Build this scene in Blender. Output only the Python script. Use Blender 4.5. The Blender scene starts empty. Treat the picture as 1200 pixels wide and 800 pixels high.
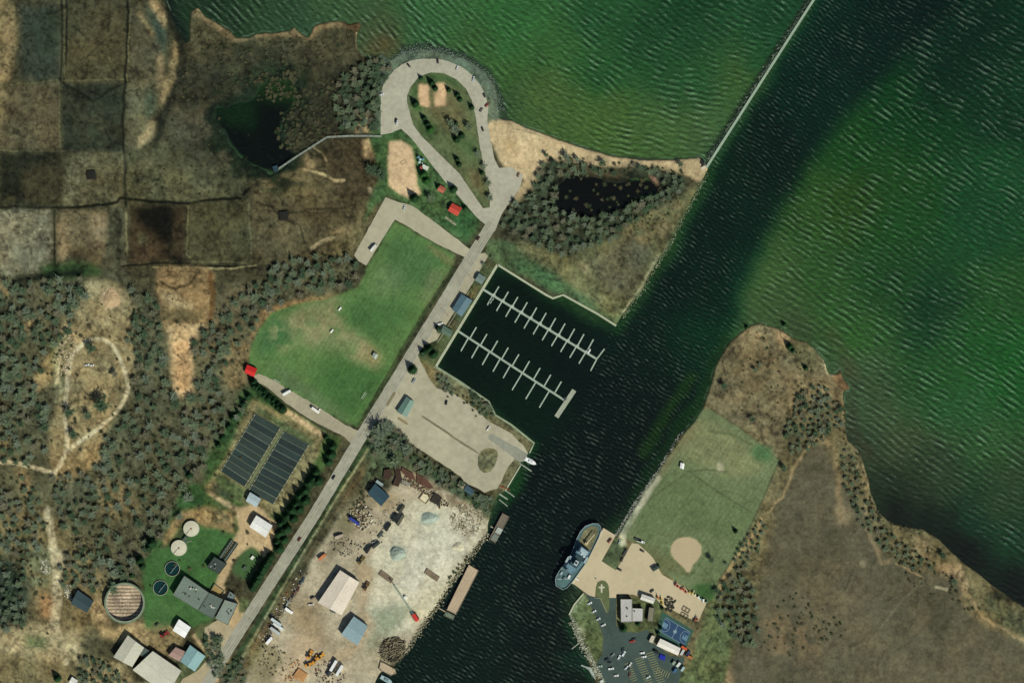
import bpy, math, random
import numpy as np
from mathutils import Vector
from mathutils.geometry import tessellate_polygon

# ---------------------------------------------------------------- camera, light, exposure
S = 0.835                                   # metres per map unit (one map unit = one pixel of a 1200 x 800 sheet)
scene = bpy.context.scene
cam_d = bpy.data.cameras.new('camera'); cam = bpy.data.objects.new('camera', cam_d)
scene.collection.objects.link(cam); scene.camera = cam
H = 2600.0
cam.location = (0, 0, H); cam.rotation_euler = (0, 0, 0)
cam_d.sensor_width = 36.0; cam_d.lens = 36.0 * (H - 1.0) / (1200 * S)
cam_d.clip_start = 50; cam_d.clip_end = 12000
SUN_EL, SUN_AZ = math.radians(43), math.radians(143)
w = bpy.data.worlds.new('World'); scene.world = w; w.use_nodes = True
nt = w.node_tree; bg = nt.nodes['Background']
sky = nt.nodes.new('ShaderNodeTexSky'); sky.sky_type = 'NISHITA'; sky.sun_disc = False
sky.sun_elevation = SUN_EL; sky.sun_rotation = SUN_AZ
nt.links.new(sky.outputs[0], bg.inputs[0]); bg.inputs[1].default_value = 0.06
sd = bpy.data.lights.new('sun', 'SUN'); sun = bpy.data.objects.new('sun', sd); scene.collection.objects.link(sun)
sd.energy = 4.2; sd.angle = math.radians(0.5); sd.color = (1.0, 0.985, 0.88)
sdir = Vector((math.sin(SUN_AZ) * math.cos(SUN_EL), math.cos(SUN_AZ) * math.cos(SUN_EL), math.sin(SUN_EL)))
sun.rotation_euler = (-sdir).to_track_quat('-Z', 'Y').to_euler()
vs = scene.view_settings
vs.view_transform = 'Standard'; vs.look = 'None'; vs.gamma = 1.0; vs.use_curve_mapping = False; vs.exposure = 0.12
scene.cycles.filter_width = 1.5
scene.cycles.max_bounces = 4

ZL = 1.0                                    # level of made ground above the water
rnd = random.Random(7)
col = scene.collection
def W(px, py): return ((px - 600) * S, (400 - py) * S)
def lin(h, k=0.86):
    if not isinstance(h, str): return tuple(h)
    h = h.lstrip('#'); out = []
    for i in (0, 2, 4):
        c = int(h[i:i+2], 16) / 255.0
        c = c / 12.92 if c <= 0.04045 else ((c + 0.055) / 1.055) ** 2.4
        out.append(c * k)
    return tuple(out)

# ---------------------------------------------------------------- materials
MATS = {}
def mat(name, hexc, rough=0.85, var=0.25, scale=0.35, bump=0.0, metal=0.0, spec=0.3, streak=None, var2=None, tint=None):
    key = name
    if key in MATS: return MATS[key]
    m = bpy.data.materials.new(name); m.use_nodes = True
    n = m.node_tree.nodes; l = m.node_tree.links; b = n['Principled BSDF']
    c = lin(hexc)
    b.inputs['Roughness'].default_value = rough; b.inputs['Metallic'].default_value = metal
    b.inputs['Specular IOR Level'].default_value = spec
    geo = n.new('ShaderNodeNewGeometry')
    nz = n.new('ShaderNodeTexNoise'); nz.inputs['Scale'].default_value = scale; nz.inputs['Detail'].default_value = 6
    nz.inputs['Roughness'].default_value = 0.65
    l.new(geo.outputs['Position'], nz.inputs['Vector'])
    mr = n.new('ShaderNodeMapRange'); mr.inputs[1].default_value = 0.3; mr.inputs[2].default_value = 0.7
    mr.inputs[3].default_value = 1 - var; mr.inputs[4].default_value = 1 + var
    l.new(nz.outputs[0], mr.inputs[0])
    src = mr.outputs[0]
    big = n.new('ShaderNodeTexNoise'); big.inputs['Scale'].default_value = scale * 0.12; big.inputs['Detail'].default_value = 4
    l.new(geo.outputs['Position'], big.inputs['Vector'])
    mb_ = n.new('ShaderNodeMapRange'); mb_.inputs[1].default_value = 0.35; mb_.inputs[2].default_value = 0.65
    v2 = var if var2 is None else var2
    mb_.inputs[3].default_value = 1 - v2 * 0.6; mb_.inputs[4].default_value = 1 + v2 * 0.6
    l.new(big.outputs[0], mb_.inputs[0])
    mu = n.new('ShaderNodeMath'); mu.operation = 'MULTIPLY'; l.new(src, mu.inputs[0]); l.new(mb_.outputs[0], mu.inputs[1]); src = mu.outputs[0]
    if streak:                                # streak = (angle, spacing, amount): worn lanes, seams, ribs
        ang, sp, am = streak
        mp = n.new('ShaderNodeMapping'); mp.inputs['Rotation'].default_value = (0, 0, ang)
        l.new(geo.outputs['Position'], mp.inputs['Vector'])
        wv = n.new('ShaderNodeTexWave'); wv.inputs['Scale'].default_value = 0.314 / sp
        wv.inputs['Distortion'].default_value = 0.6 if sp < 2 else 1.5; wv.inputs['Detail'].default_value = 2
        l.new(mp.outputs[0], wv.inputs['Vector'])
        m2 = n.new('ShaderNodeMapRange'); m2.inputs[3].default_value = 1 - am; m2.inputs[4].default_value = 1 + am * 0.6
        l.new(wv.outputs['Fac'], m2.inputs[0])
        mu2 = n.new('ShaderNodeMath'); mu2.operation = 'MULTIPLY'; l.new(src, mu2.inputs[0]); l.new(m2.outputs[0], mu2.inputs[1]); src = mu2.outputs[0]
    vm = n.new('ShaderNodeVectorMath'); vm.operation = 'SCALE'; vm.inputs[0].default_value = c
    l.new(src, vm.inputs['Scale'])
    l.new(vm.outputs[0], b.inputs['Base Color'])
    if bump:
        bp = n.new('ShaderNodeBump'); bp.inputs['Distance'].default_value = bump; bp.inputs['Strength'].default_value = 0.7
        n2 = n.new('ShaderNodeTexNoise'); n2.inputs['Scale'].default_value = scale * 2.5; n2.inputs['Detail'].default_value = 3
        l.new(geo.outputs['Position'], n2.inputs['Vector']); l.new(n2.outputs[0], bp.inputs['Height']); l.new(bp.outputs[0], b.inputs['Normal'])
    MATS[key] = m
    return m
def pm(hexc, gloss=False):                    # painted / general small-object material by colour
    return mat(('paint_' if gloss else 'matte_') + hexc, hexc, rough=0.35 if gloss else 0.8, var=0.12, scale=0.8, spec=0.5 if gloss else 0.3)
def roofm(hexc, ang=0.0, sp=0.9, am=0.12):
    return mat('roof_%s_%d' % (hexc, round(ang * 57)), hexc, rough=0.6, var=0.13, scale=0.5, streak=(ang, sp, am), var2=0.12)

# ---------------------------------------------------------------- mesh builder and object helpers
class MB:
    def __init__(s): s.v = []; s.f = []
    def add(s, vs_, fs):
        o = len(s.v); s.v += [tuple(v) for v in vs_]; s.f += [tuple(i + o for i in f) for f in fs]; return s
    def prism(s, pts, z0, z1, top=1.0):
        n = len(pts)
        a = sum(pts[i][0] * pts[(i+1) % n][1] - pts[(i+1) % n][0] * pts[i][1] for i in range(n))
        if a < 0: pts = pts[::-1]
        cx = sum(p[0] for p in pts) / n; cy = sum(p[1] for p in pts) / n
        lo = [(p[0], p[1], z0) for p in pts]; hi = [(cx + (p[0]-cx)*top, cy + (p[1]-cy)*top, z1) for p in pts]
        fs = [(i, (i+1) % n, n + (i+1) % n, n + i) for i in range(n)]
        tris = tessellate_polygon([[Vector((p[0], p[1], 0)) for p in pts]])
        up = []
        for t in tris:
            A, B, C_ = [pts[i] for i in t]
            cr = (B[0]-A[0])*(C_[1]-A[1]) - (B[1]-A[1])*(C_[0]-A[0])
            up.append(t if cr > 0 else (t[0], t[2], t[1]))
        fs += [tuple(i + n for i in t) for t in up]; fs += [(t[0], t[2], t[1]) for t in up]
        return s.add(lo + hi, fs)
    def box(s, cx, cy, z0, sx, sy, sz, a=0.0, top=1.0):
        c, q = math.cos(a), math.sin(a)
        pts = [(cx + c*x - q*y, cy + q*x + c*y) for x, y in ((-sx/2,-sy/2),(sx/2,-sy/2),(sx/2,sy/2),(-sx/2,sy/2))]
        return s.prism(pts, z0, z0 + sz, top)
    def cyl(s, cx, cy, z0, r, h, n=20, r2=None):
        r2 = r if r2 is None else r2
        lo = [(cx + r*math.cos(2*math.pi*i/n), cy + r*math.sin(2*math.pi*i/n), z0) for i in range(n)]
        hi = [(cx + r2*math.cos(2*math.pi*i/n), cy + r2*math.sin(2*math.pi*i/n), z0 + h) for i in range(n)]
        return s.add(lo + hi, [(i, (i+1) % n, n + (i+1) % n, n + i) for i in range(n)] + [tuple(range(n, 2*n)), tuple(range(n-1, -1, -1))])
    def ring(s, cx, cy, z0, r0, r1, h, n=40):
        v = []
        for r, z in ((r1, z0), (r1, z0+h), (r0, z0+h), (r0, z0)):
            v += [(cx + r*math.cos(2*math.pi*i/n), cy + r*math.sin(2*math.pi*i/n), z) for i in range(n)]
        f = []
        for k in range(4):
            a, b = k*n, ((k+1) % 4)*n
            f += [(a+i, a+(i+1) % n, b+(i+1) % n, b+i) for i in range(n)]
        return s.add(v, f)
    def bar(s, p, q, r, r2=None, n=6):
        p = Vector(p); q = Vector(q); d = (q - p); r2 = r if r2 is None else r2
        if d.length < 1e-6: return s
        d.normalize(); u = d.orthogonal().normalized(); v = d.cross(u)
        A = [p + (u*math.cos(2*math.pi*i/n) + v*math.sin(2*math.pi*i/n))*r for i in range(n)]
        B = [q + (u*math.cos(2*math.pi*i/n) + v*math.sin(2*math.pi*i/n))*r2 for i in range(n)]
        return s.add(A + B, [(i, (i+1) % n, n + (i+1) % n, n + i) for i in range(n)] + [tuple(range(n-1, -1, -1)), tuple(range(n, 2*n))])
    def strip(s, pts, wd, z0, z1, closed=False):      # a wall / slab that follows a polyline
        n = len(pts); L_ = []; R_ = []
        for i, p in enumerate(pts):
            a = pts[i-1] if (i > 0 or closed) else p; b = pts[(i+1) % n] if (i < n-1 or closed) else p
            dx, dy = b[0]-a[0], b[1]-a[1]; d = math.hypot(dx, dy) or 1
            ww = wd if not isinstance(wd, (list, tuple)) else wd[i]
            nx, ny = -dy/d*ww/2, dx/d*ww/2
            L_.append((p[0]+nx, p[1]+ny)); R_.append((p[0]-nx, p[1]-ny))
        v = []; f = []
        for i in range(n): v += [(*R_[i], z0), (*L_[i], z0), (*L_[i], z1), (*R_[i], z1)]
        for i in range(n if closed else n-1):
            a = 4*i; b = 4*((i+1) % n)
            f += [(a+3, b+3, b+2, a+2), (a, a+1, b+1, b), (a, b, b+3, a+3), (a+1, a+2, b+2, b+1)]
        if not closed: f += [(0, 3, 2, 1), (4*(n-1), 4*(n-1)+1, 4*(n-1)+2, 4*(n-1)+3)]
        return s.add(v, f)
    def mesh(s, name, m):
        me = bpy.data.meshes.new(name); me.from_pydata(s.v, [], s.f); me.update()
        for x in (m if isinstance(m, (list, tuple)) else [m]): me.materials.append(x)
        return me
    def build(s, name, m, parent=None, loc=None, label=None):
        o = bpy.data.objects.new(name, s.mesh(name, m)); col.objects.link(o)
        if parent is not None: o.parent = parent
        if loc is not None: o.location = loc
        if label: o['label'] = label
        return o
def tag(o, label=None, cat=None, group=None, kind=None):
    if label: o['label'] = label
    if cat: o['category'] = cat
    if group: o['group'] = group
    if kind: o['kind'] = kind
    return o
def thing(name, label, cat, x, y, z=ZL, rot=0.0, group=None):
    o = bpy.data.objects.new(name, None); col.objects.link(o); o.location = (x, y, z); o.rotation_euler = (0, 0, rot)
    o.empty_display_size = 0.5
    return tag(o, label, cat, group)

# ---------------------------------------------------------------- noise and painted land cover (albedo of the ground, metre by metre)
def vnoise(x, y, seed=0):
    ix = np.floor(x).astype(np.int64); iy = np.floor(y).astype(np.int64)
    fx = (x - ix).astype(np.float32); fy = (y - iy).astype(np.float32)
    fx = fx*fx*(3-2*fx); fy = fy*fy*(3-2*fy)
    def h(a, b):
        n = (a * 374761393 + b * 668265263 + seed * 974711) & 0xffffffff
        n = ((n ^ (n >> 13)) * 1274126177) & 0xffffffff
        return ((n ^ (n >> 16)) & 0xffff).astype(np.float32) / 65535.0
    a = h(ix, iy); b = h(ix+1, iy); c = h(ix, iy+1); d = h(ix+1, iy+1)
    return (a*(1-fx) + b*fx)*(1-fy) + (c*(1-fx) + d*fx)*fy
def fbm(x, y, sc, octv=4, seed=0, pers=0.55):
    t = 0; a = 1; tot = 0
    for i in range(octv):
        t = t + a*vnoise(x/sc + 13.7*i, y/sc - 7.1*i, seed + i*17); tot += a; a *= pers; sc /= 2.0
    return t/tot
STEP = 1.0
def axis(lo, hi):
    core = list(np.arange(lo, hi + 0.01, STEP)); g = []; d = STEP; p = 0
    while p < 4200: d *= 1.22; p += d; g.append(p)
    return np.array([lo - v for v in g[::-1]] + core + [core[-1] + v for v in g], dtype=np.float64)
gx = axis(-60, 1260); gy = axis(-60, 860)
NX, NY = len(gx), len(gy)
X, Y = np.meshgrid(gx, gy)                  # rows follow py
X = X.astype(np.float32); Y = Y.astype(np.float32)
WX = (fbm(X, Y, 14, 3, 5) - 0.5)*2.4 ; WY = (fbm(X, Y, 14, 3, 91) - 0.5)*2.4
def box1(a, r, ax):
    if r < 1: return a
    k = 2*r + 1
    pad = [(0, 0), (0, 0)]; pad[ax] = (r + 1, r)
    c = np.cumsum(np.pad(a, pad, mode='edge'), axis=ax, dtype=np.float64)
    if ax == 0: return ((c[k:, :] - c[:-k, :])/k).astype(np.float32)
    return ((c[:, k:] - c[:, :-k])/k).astype(np.float32)
def blur(a, s):
    r = int(round(s/STEP))
    if r < 1: return a
    for _ in range(2): a = box1(box1(a, r, 0), r, 1)
    return a
def window(x0, x1, y0, y1, m):
    i0 = max(0, np.searchsorted(gx, x0 - m)); i1 = min(NX, np.searchsorted(gx, x1 + m) + 1)
    j0 = max(0, np.searchsorted(gy, y0 - m)); j1 = min(NY, np.searchsorted(gy, y1 + m) + 1)
    return slice(j0, j1), slice(i0, i1)
def pmask(pts, soft=1.0, warp=1.5):
    xs = [p[0] for p in pts]; ys = [p[1] for p in pts]
    sl = window(min(xs), max(xs), min(ys), max(ys), soft*3 + warp*2 + 3)
    x = X[sl] + WX[sl]*warp; y = Y[sl] + WY[sl]*warp
    ins = np.zeros(x.shape, bool); n = len(pts)
    for i in range(n):
        x1, y1 = pts[i]; x2, y2 = pts[(i+1) % n]
        if y1 == y2: continue
        c = ((y1 > y) != (y2 > y)) & (x < (x2-x1)*(y-y1)/(y2-y1) + x1)
        ins ^= c
    return sl, blur(ins.astype(np.float32), soft)
def lmask(pts, wd, soft=1.0, warp=1.5):
    xs = [p[0] for p in pts]; ys = [p[1] for p in pts]
    sl = window(min(xs), max(xs), min(ys), max(ys), wd + soft*2 + warp*2 + 3)
    x = X[sl] + WX[sl]*warp; y = Y[sl] + WY[sl]*warp
    d = np.full(x.shape, 1e9, np.float32)
    for (x1, y1), (x2, y2) in zip(pts[:-1], pts[1:]):
        dx, dy = x2-x1, y2-y1; L2 = dx*dx + dy*dy or 1
        t = np.clip(((x-x1)*dx + (y-y1)*dy)/L2, 0, 1)
        d = np.minimum(d, np.hypot(x - x1 - t*dx, y - y1 - t*dy))
    return sl, np.clip((wd/2 + soft/2 - d)/max(soft, 0.3), 0, 1)
GC = np.zeros((NY, NX, 3), np.float32); GC[:] = lin('4a4632')
RG = np.full((NY, NX), 0.35, np.float32)     # relief of the ground in metres
def comp(sl, m, c, alpha=1.0, rough=None):
    m = m*alpha; GC[sl] = GC[sl]*(1-m[..., None]) + np.array(lin(c), np.float32)*m[..., None]
    if rough is not None: RG[sl] = RG[sl]*(1-m) + rough*m
def P(c, pts, soft=1.5, warp=2.0, alpha=1.0, rough=None, nz=0, nsc=10):
    sl, m = pmask(pts, soft, warp)
    if nz: m = m*np.clip(0.5 + (fbm(X[sl], Y[sl], nsc, 4, nz) - 0.5)*6, 0, 1)
    comp(sl, m, c, alpha, rough)
def L(c, pts, wd, soft=1.2, warp=1.2, alpha=1.0, rough=None):
    sl, m = lmask(pts, wd, soft, warp); comp(sl, m, c, alpha, rough)
def Bl(c, cx, cy, r, ry=None, soft=2.0, alpha=1.0, warp=2.0):
    ry = ry or r
    P(c, [(cx + r*math.cos(k*0.5236), cy + ry*math.sin(k*0.5236)) for k in range(12)], soft, warp, alpha)
def ZB(pts, z=None, soft=1.0):               # flatten ground under made surfaces
    sl, m = pmask(pts, soft, 0); RG[sl] = RG[sl]*(1 - np.clip(m*2.5, 0, 1))
# ---------------------------------------------------------------- shorelines
LAND_W = [(-4900,-4900),(-900,-4900),(60,-900),(150,-300),(188,-60),(193,0),(203,22),(210,38),(217,50),(221,45),(221,30),(224,12),(232,8),(240,18),(255,28),(268,34),(277,44),(290,44),
 (300,38),(320,38),(340,35),(345,30),(352,38),(360,43),(368,30),(380,25),(398,24),(410,28),(422,25),(425,31),(418,42),(418,52),(422,62),(432,69),(437,66),(446,62),(458,69),(470,61),(482,57),
 (500,56),(520,60),(540,66),(555,73),(570,84),(580,98),(585,117),(586,138),(600,141),(617,149),(640,157),(660,165),(690,175),(720,182),(750,186),(780,187),(800,186),(818,183),(826,188),(831,197),
 (822,215),(812,232),(805,250),(795,268),(785,285),(772,305),(760,325),(752,342),(740,355),(730,370),(722,381),(700,367),(660,345),(648,349),(641,345),(583,309),(511,429),(540,447),(574,470),
 (580,485),(600,497),(626,519),(620,531),(612,540),(610,545),(592,575),(583,583),(577,595),(573,612),(572,625),(560,640),(548,658),(535,675),(522,695),(510,713),(500,728),(490,742),(475,765),
 (462,782),(446,788),(440,800),(425,830),(300,1100),(100,1700),(-500,4900),(-4900,4900)]
LAND_E = [(700,808),(692,783),(680,755),(673,738),(666,721),(673,707),(684,694),(671,683),(708,619),(721,628),(728,620),(735,605),(742,595),(750,580),(760,565),(772,550),(780,535),(790,520),(802,505),
 (815,490),(824,475),(831,455),(838,430),(845,415),(855,400),(870,388),(880,380),(890,378),(905,382),(918,388),(930,396),(945,400),(955,408),(965,420),(972,438),(980,438),(985,432),(990,446),(997,455),
 (988,460),(990,475),(992,500),(993,515),(1005,525),(1012,540),(1018,560),(1022,580),(1030,600),(1045,612),(1060,616),(1080,619),(1100,630),(1110,640),(1125,655),(1145,670),(1170,690),(1200,710),
 (1230,730),(1600,950),(4900,2400),(4900,4900),(-100,4900),(260,2000),(520,1250),(650,900)]
def padpoly0(c, g=3.0):
    cx = sum(p[0] for p in c)/len(c); cy = sum(p[1] for p in c)/len(c)
    return [(p[0] + (p[0]-cx)/max(1, math.hypot(p[0]-cx, p[1]-cy))*g, p[1] + (p[1]-cy)/max(1, math.hypot(p[0]-cx, p[1]-cy))*g) for p in c]
lm = np.zeros((NY, NX), np.float32)
for poly, wp in ((LAND_W, 0.9), (LAND_E, 0.9)):
    sl, m = pmask(poly, 0, wp); lm[sl] = np.maximum(lm[sl], m)
POND1 = [(253,128),(270,122),(290,118),(300,112),(308,100),(322,96),(338,92),(346,104),(341,125),(331,140),(326,155),(336,170),(345,180),(340,193),(322,201),(305,197),(290,190),(275,172),(262,155),(252,140)]
POND2 = [(664,209),(685,206),(720,212),(735,214),(760,213),(778,218),(772,224),(755,228),(740,232),(725,243),(712,250),(695,252),(670,250),(655,246),(650,232),(656,218)]
POND3 = [(157,243),(200,238),(205,250),(200,268),(194,285),(178,272),(165,262),(158,256)]
for q in (POND1, POND2):
    sl, m = pmask(q, 0, 6.5); lm[sl] = np.minimum(lm[sl], 1 - m)
LM = blur(lm, 1.3)

# ---------------------------------------------------------------- land cover, west marsh and fields
P('4f4b36', [(0,-60),(190,-60),(205,60),(200,120),(150,180),(0,180),(-60,100)], 3)
P('8c7a56', [(-60,-60),(10,-10),(20,20),(21,50),(14,75),(8,98),(-60,110)], 4, 4); P('a58c66', [(3,25),(14,20),(15,60),(5,95),(0,90)], 3, 4, 0.7)
P('3a4034', [(22,5),(70,5),(71,95),(22,92)], 4, 3); P('2f3d2a', [(40,20),(68,15),(70,60),(45,70)], 5, 5, 0.6)
P('4d4934', [(76,8),(149,8),(146,93),(76,94)], 1.5, 1); P('5a533c', [(100,15),(140,10),(140,40),(105,60)], 8, 6, .5)
P('585440', [(153,8),(186,20),(192,60),(190,100),(178,140),(158,185),(148,180),(150,100)], 3, 3)
P('60563f', [(0,100),(68,98),(69,176),(0,174)], 1.2, 1); P('8a7a58', [(-60,100),(9,102),(8,135),(0,170),(-60,170)], 4, 3, .7)
P('33382a', [(72,98),(145,98),(144,178),(73,178)], 2, 1.5); P('4a4733', [(90,130),(135,125),(140,165),(100,170)], 7, 6, .6, nz=4)
P('6e6a50', [(150,100),(168,95),(180,120),(165,160),(150,160)], 5, 4, .8)
P('3a5246', [(170,0),(186,20),(196,45),(194,70),(186,50),(176,25)], 3, 3, .8); P('35503f', [(172,105),(182,110),(178,140),(168,135)], 4, 3, .7)
P('a08c66', [(204,48),(212,58),(212,86),(202,100),(194,118),(186,125),(190,98),(198,82),(203,66)], 2, 2.5); P('8a785a', [(186,65),(192,66),(190,100),(184,110)], 2, 2)
P('9c8a68', [(178,140),(184,145),(170,172),(160,180),(164,160)], 2, 2.5); P('a3906c', [(176,-2),(186,4),(197,24),(192,33),(184,22),(176,8)], 2, 2)
P('98855f', [(159,15),(164,16),(182,42),(180,45),(170,30)], 1.5, 1.5)
L('1c2118', [(193,-5),(205,35),(214,60),(213,95),(200,118),(190,140),(186,165),(175,185)], 11, 5, 4, .9)
P('57533c', [(224,10),(240,20),(275,44),(345,32),(422,28),(418,55),(437,70),(430,90),(360,100),(330,90),(250,115),(225,90)], 3, 3)
P('504c38', [(210,100),(250,95),(255,125),(262,158),(290,192),(250,205),(190,205),(180,190),(195,150)], 3, 3)
P('6f6750', [(205,125),(245,128),(250,150),(225,165),(200,160)], 4, 4, .8); P('6b654a', [(232,180),(275,178),(290,195),(270,210),(235,205)], 3, 4, .7)
P('243524', [(250,58),(300,48),(350,62),(350,96),(300,112),(252,120)], 8, 6, .7, nz=9, nsc=20)
P('1e4220', [(300,78),(345,72),(352,88),(330,96),(305,98)], 4, 4, .8); P('183818', [(262,80),(290,70),(310,95),(270,105)], 5, 5, .5)
for bx, by, br in ((228,116,5),(225,149,5),(212,181,5),(258,92,10),(262,55,5),(240,60,3),(232,92,4),(247,130,3),(255,172,6),(268,178,5),(190,212,3),(165,212,3),(186,205,2)): Bl('181c12', bx, by, br, soft=2, alpha=.9)
P('8f7c5c', [(224,10),(232,7),(243,18),(258,27),(270,34),(278,43),(296,40),(292,47),(276,50),(265,42),(245,28),(238,22),(228,20)], 1.5, 1.5)
P('8f7958', [(296,38),(340,34),(345,29),(352,38),(360,42),(368,29),(382,24),(420,25),(424,30),(400,32),(375,34),(362,48),(350,44),(330,42),(300,44)], 1.5, 1.5)
P('5a4630', [(400,27),(424,27),(420,40),(408,36)], 1.5, 1.5); L('a58f70', [(418,40),(418,54),(424,64),(434,69)], 2.5, 1.2)
P('2b2c1f', [(330,100),(400,78),(420,90),(400,160),(345,180),(335,160),(345,125)], 7, 7, .8); P('1c2a20', [(395,85),(455,62),(462,72),(448,95),(445,160),(400,160)], 6, 5, .85)
P('4c4636', [(340,125),(380,108),(410,110),(400,140),(375,158),(345,168),(336,150)], 5, 4, .8, nz=12, nsc=8)
P('56604a', [(405,115),(420,120),(430,135),(415,156),(395,155)], 4, 4, .7)
L('62564a', [(318,136),(360,150),(400,158)], 4, 3, 3, .6)
for pts in ([(72,-20),(73,60),(71,95)], [(78,-20),(78,60),(75,94)]): L('22261a', pts, 2.2, 1.5, 1)
L('5d573e', [(75,-20),(76,92)], 1.5, 1); L('1e2218', [(150,-20),(149,60),(146,100),(144,150),(146,200),(148,245)], 3.2, 2, 1.5); L('6c664a', [(153,10),(149,95)], 1.5, 1)
L('686246', [(0,100),(40,97),(68,94)], 1.6, 1); L('686246', [(72,95),(145,93)], 1.2, 1); L('14180f', [(70,93),(78,100),(90,107),(110,118),(125,108),(145,97)], 3, 3, 2, .8)
L('6e664a', [(69,98),(70,172)], 1.3, 1); L('6e664a', [(0,176),(40,177),(78,177)], 1.6, 1)
L('33301f', [(10,162),(40,130),(70,108)], 1.2, 1.5, 1, .6); L('2a2a1c', [(95,75),(110,58),(130,42)], 1.5, 1.5, 1, .7); L('2a2a1c', [(88,33),(105,50)], 1.5, 1.5, 1, .5)
P('22261a', [(0,180),(72,180),(72,242),(0,242)], 2, 1.5, .9); P('46402c', [(25,200),(72,182),(73,240),(30,240)], 4, 3, .9); P('565238', [(4,232),(18,230),(17,244),(4,244)], 2, 2)
P('625d44', [(76,180),(145,180),(142,242),(76,242)], 1.5, 1.2); P('7a7256', [(80,185),(110,182),(100,240),(78,240)], 4, 3, .8, nz=3, nsc=6)
P('0e120a', [(101,200),(113,200),(112,210),(101,210)], 1, .5)
L('3a3824', [(90,190),(110,205),(135,215),(140,225)], 1.5, 1.5, 3, .6)
P('58563d', [(150,175),(200,165),(245,205),(290,200),(290,232),(220,236),(150,233)], 2, 2); P('6a674c', [(160,185),(230,195),(270,230),(180,230)], 6, 5, .6, nz=8)
Bl('1a1d12', 161, 211, 4, soft=2); Bl('1a1d12', 262, 204, 5, soft=2)
L('12160c', [(-30,243),(40,243),(75,244),(105,242),(138,238),(142,232),(150,233),(185,236),(222,238),(250,234),(282,232),(296,218),(312,208),(340,196)], 3.6, 2, 1.5)
P('7d7760', [(-20,247),(58,247),(62,285),(55,318),(0,325),(-20,320)], 2.5, 2); P('9a9278', [(5,250),(50,250),(50,290),(5,285)], 6, 5, .7, nz=5, nsc=7)
P('6f6248', [(68,247),(127,246),(126,300),(110,315),(66,310)], 2, 2); P('a08763', [(68,258),(80,255),(82,300),(70,302)], 3, 2, .8); P('958266', [(108,250),(124,252),(122,290),(106,285)], 4, 3, .7); P('4c3c28', [(85,285),(115,290),(112,308),(82,306)], 4, 4, .8)
L('2a2c1c', [(64,246),(64,310)], 2.5, 1.5); P('565440', [(128,243),(149,243),(149,330),(120,330)], 2.5, 2); L('1e2216', [(138,250),(140,330)], 5, 4, 4, .6); L('757052', [(147,245),(149,300)], 2, 1.2, 1.5)
P('3c3323', [(152,244),(218,240),(216,306),(152,308)], 2, 2); P('12120b', POND3, 3, 4); P('564632', [(155,280),(185,284),(188,305),(155,305)], 4, 4, .8); P('6d6b4e', [(162,275),(172,277),(170,288),(160,286)], 2, 2, .7); L('151a10', [(198,265),(200,300),(214,308)], 4, 3, 2, .8)
P('504c34', [(222,238),(290,236),(292,306),(226,307),(219,300)], 1.2, 1); L('6e6a4c', [(291,238),(294,275),(294,305)], 2.2, 1.3); L('6c6848', [(221,240),(219,298),(226,306),(290,308)], 1.5, 1.2)
L('2a2a1a', [(255,272),(275,250),(290,238)], 1.4, 1.3, 1, .8); L('2a2a1a', [(255,272),(240,290)], 1.2, 1.3, 1, .5); L('2a2a1a', [(262,282),(270,298)], 1.2, 1.3, 1, .6)
L('12160c', [(142,312),(182,308),(225,310),(260,312),(300,313)], 2.4, 1.5, 1.5); L('9a8e68', [(180,313),(230,314),(270,315),(300,310)], 2, 1.2)
# marsh east of it, south of the boardwalk
P('5b5139', [(294,212),(330,205),(360,190),(430,170),(450,200),(440,250),(420,290),(380,300),(350,310),(295,308)], 2, 2)
P('4c4330', [(390,165),(430,162),(440,180),(425,195),(435,215),(440,235),(410,230),(385,205),(375,195)], 3, 3); P('675d42', [(300,215),(350,205),(380,215),(370,235),(310,240)], 4, 4, .7)
P('6a6046', [(300,262),(320,255),(345,262),(358,275),(340,300),(305,300)], 3, 4, .8)
for a, b in (((332,253),(300,285)),((332,253),(300,236)),((332,253),(360,285)),((332,253),(400,243)),((332,253),(325,225))): L('2c2a1c', [a, ((a[0]+b[0])/2+3, (a[1]+b[1])/2-3), b], 1.8, 1.5, 4, .8)
P('1c1b12', [(326,246),(339,247),(338,259),(326,258)], 1, 1.5); L('2e2c1e', [(371,215),(372,300)], 1, 1.2, 1, .5); L('2c2a1c', [(300,245),(370,250),(400,243),(425,240)], 1.4, 1.4, 2, .6)
L('a8926c', [(356,197),(375,203),(392,211),(402,212)], 3.4, 2, 2); P('907a58', [(357,180),(366,185),(370,196),(356,198)], 2, 2); L('9c8a68', [(367,172),(378,180),(382,188)], 2, 1.5)
P('a58e68', [(418,260),(400,265),(385,272),(400,280),(415,272)], 2, 2, .6); L('aa9672', [(365,290),(385,280),(395,278)], 4, 2, 2); P('7c6f4c', [(385,285),(420,268),(430,270),(415,300),(395,305)], 4, 3, .8)
P('80704e', [(415,250),(432,235),(440,240),(420,280)], 3, 3, .6); P('c0ab8a', [(434,218),(437,224),(434,227),(431,222)], 1, 1)
P('c4a880', [(424,130),(433,132),(435,155),(417,157),(421,140)], 1.5, 2); P('bfa27a', [(427,163),(438,163),(444,178),(440,184),(428,183),(424,174)], 1.5, 2)
P('353826', [(434,120),(446,122),(446,155),(436,158)], 2, 2)

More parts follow.
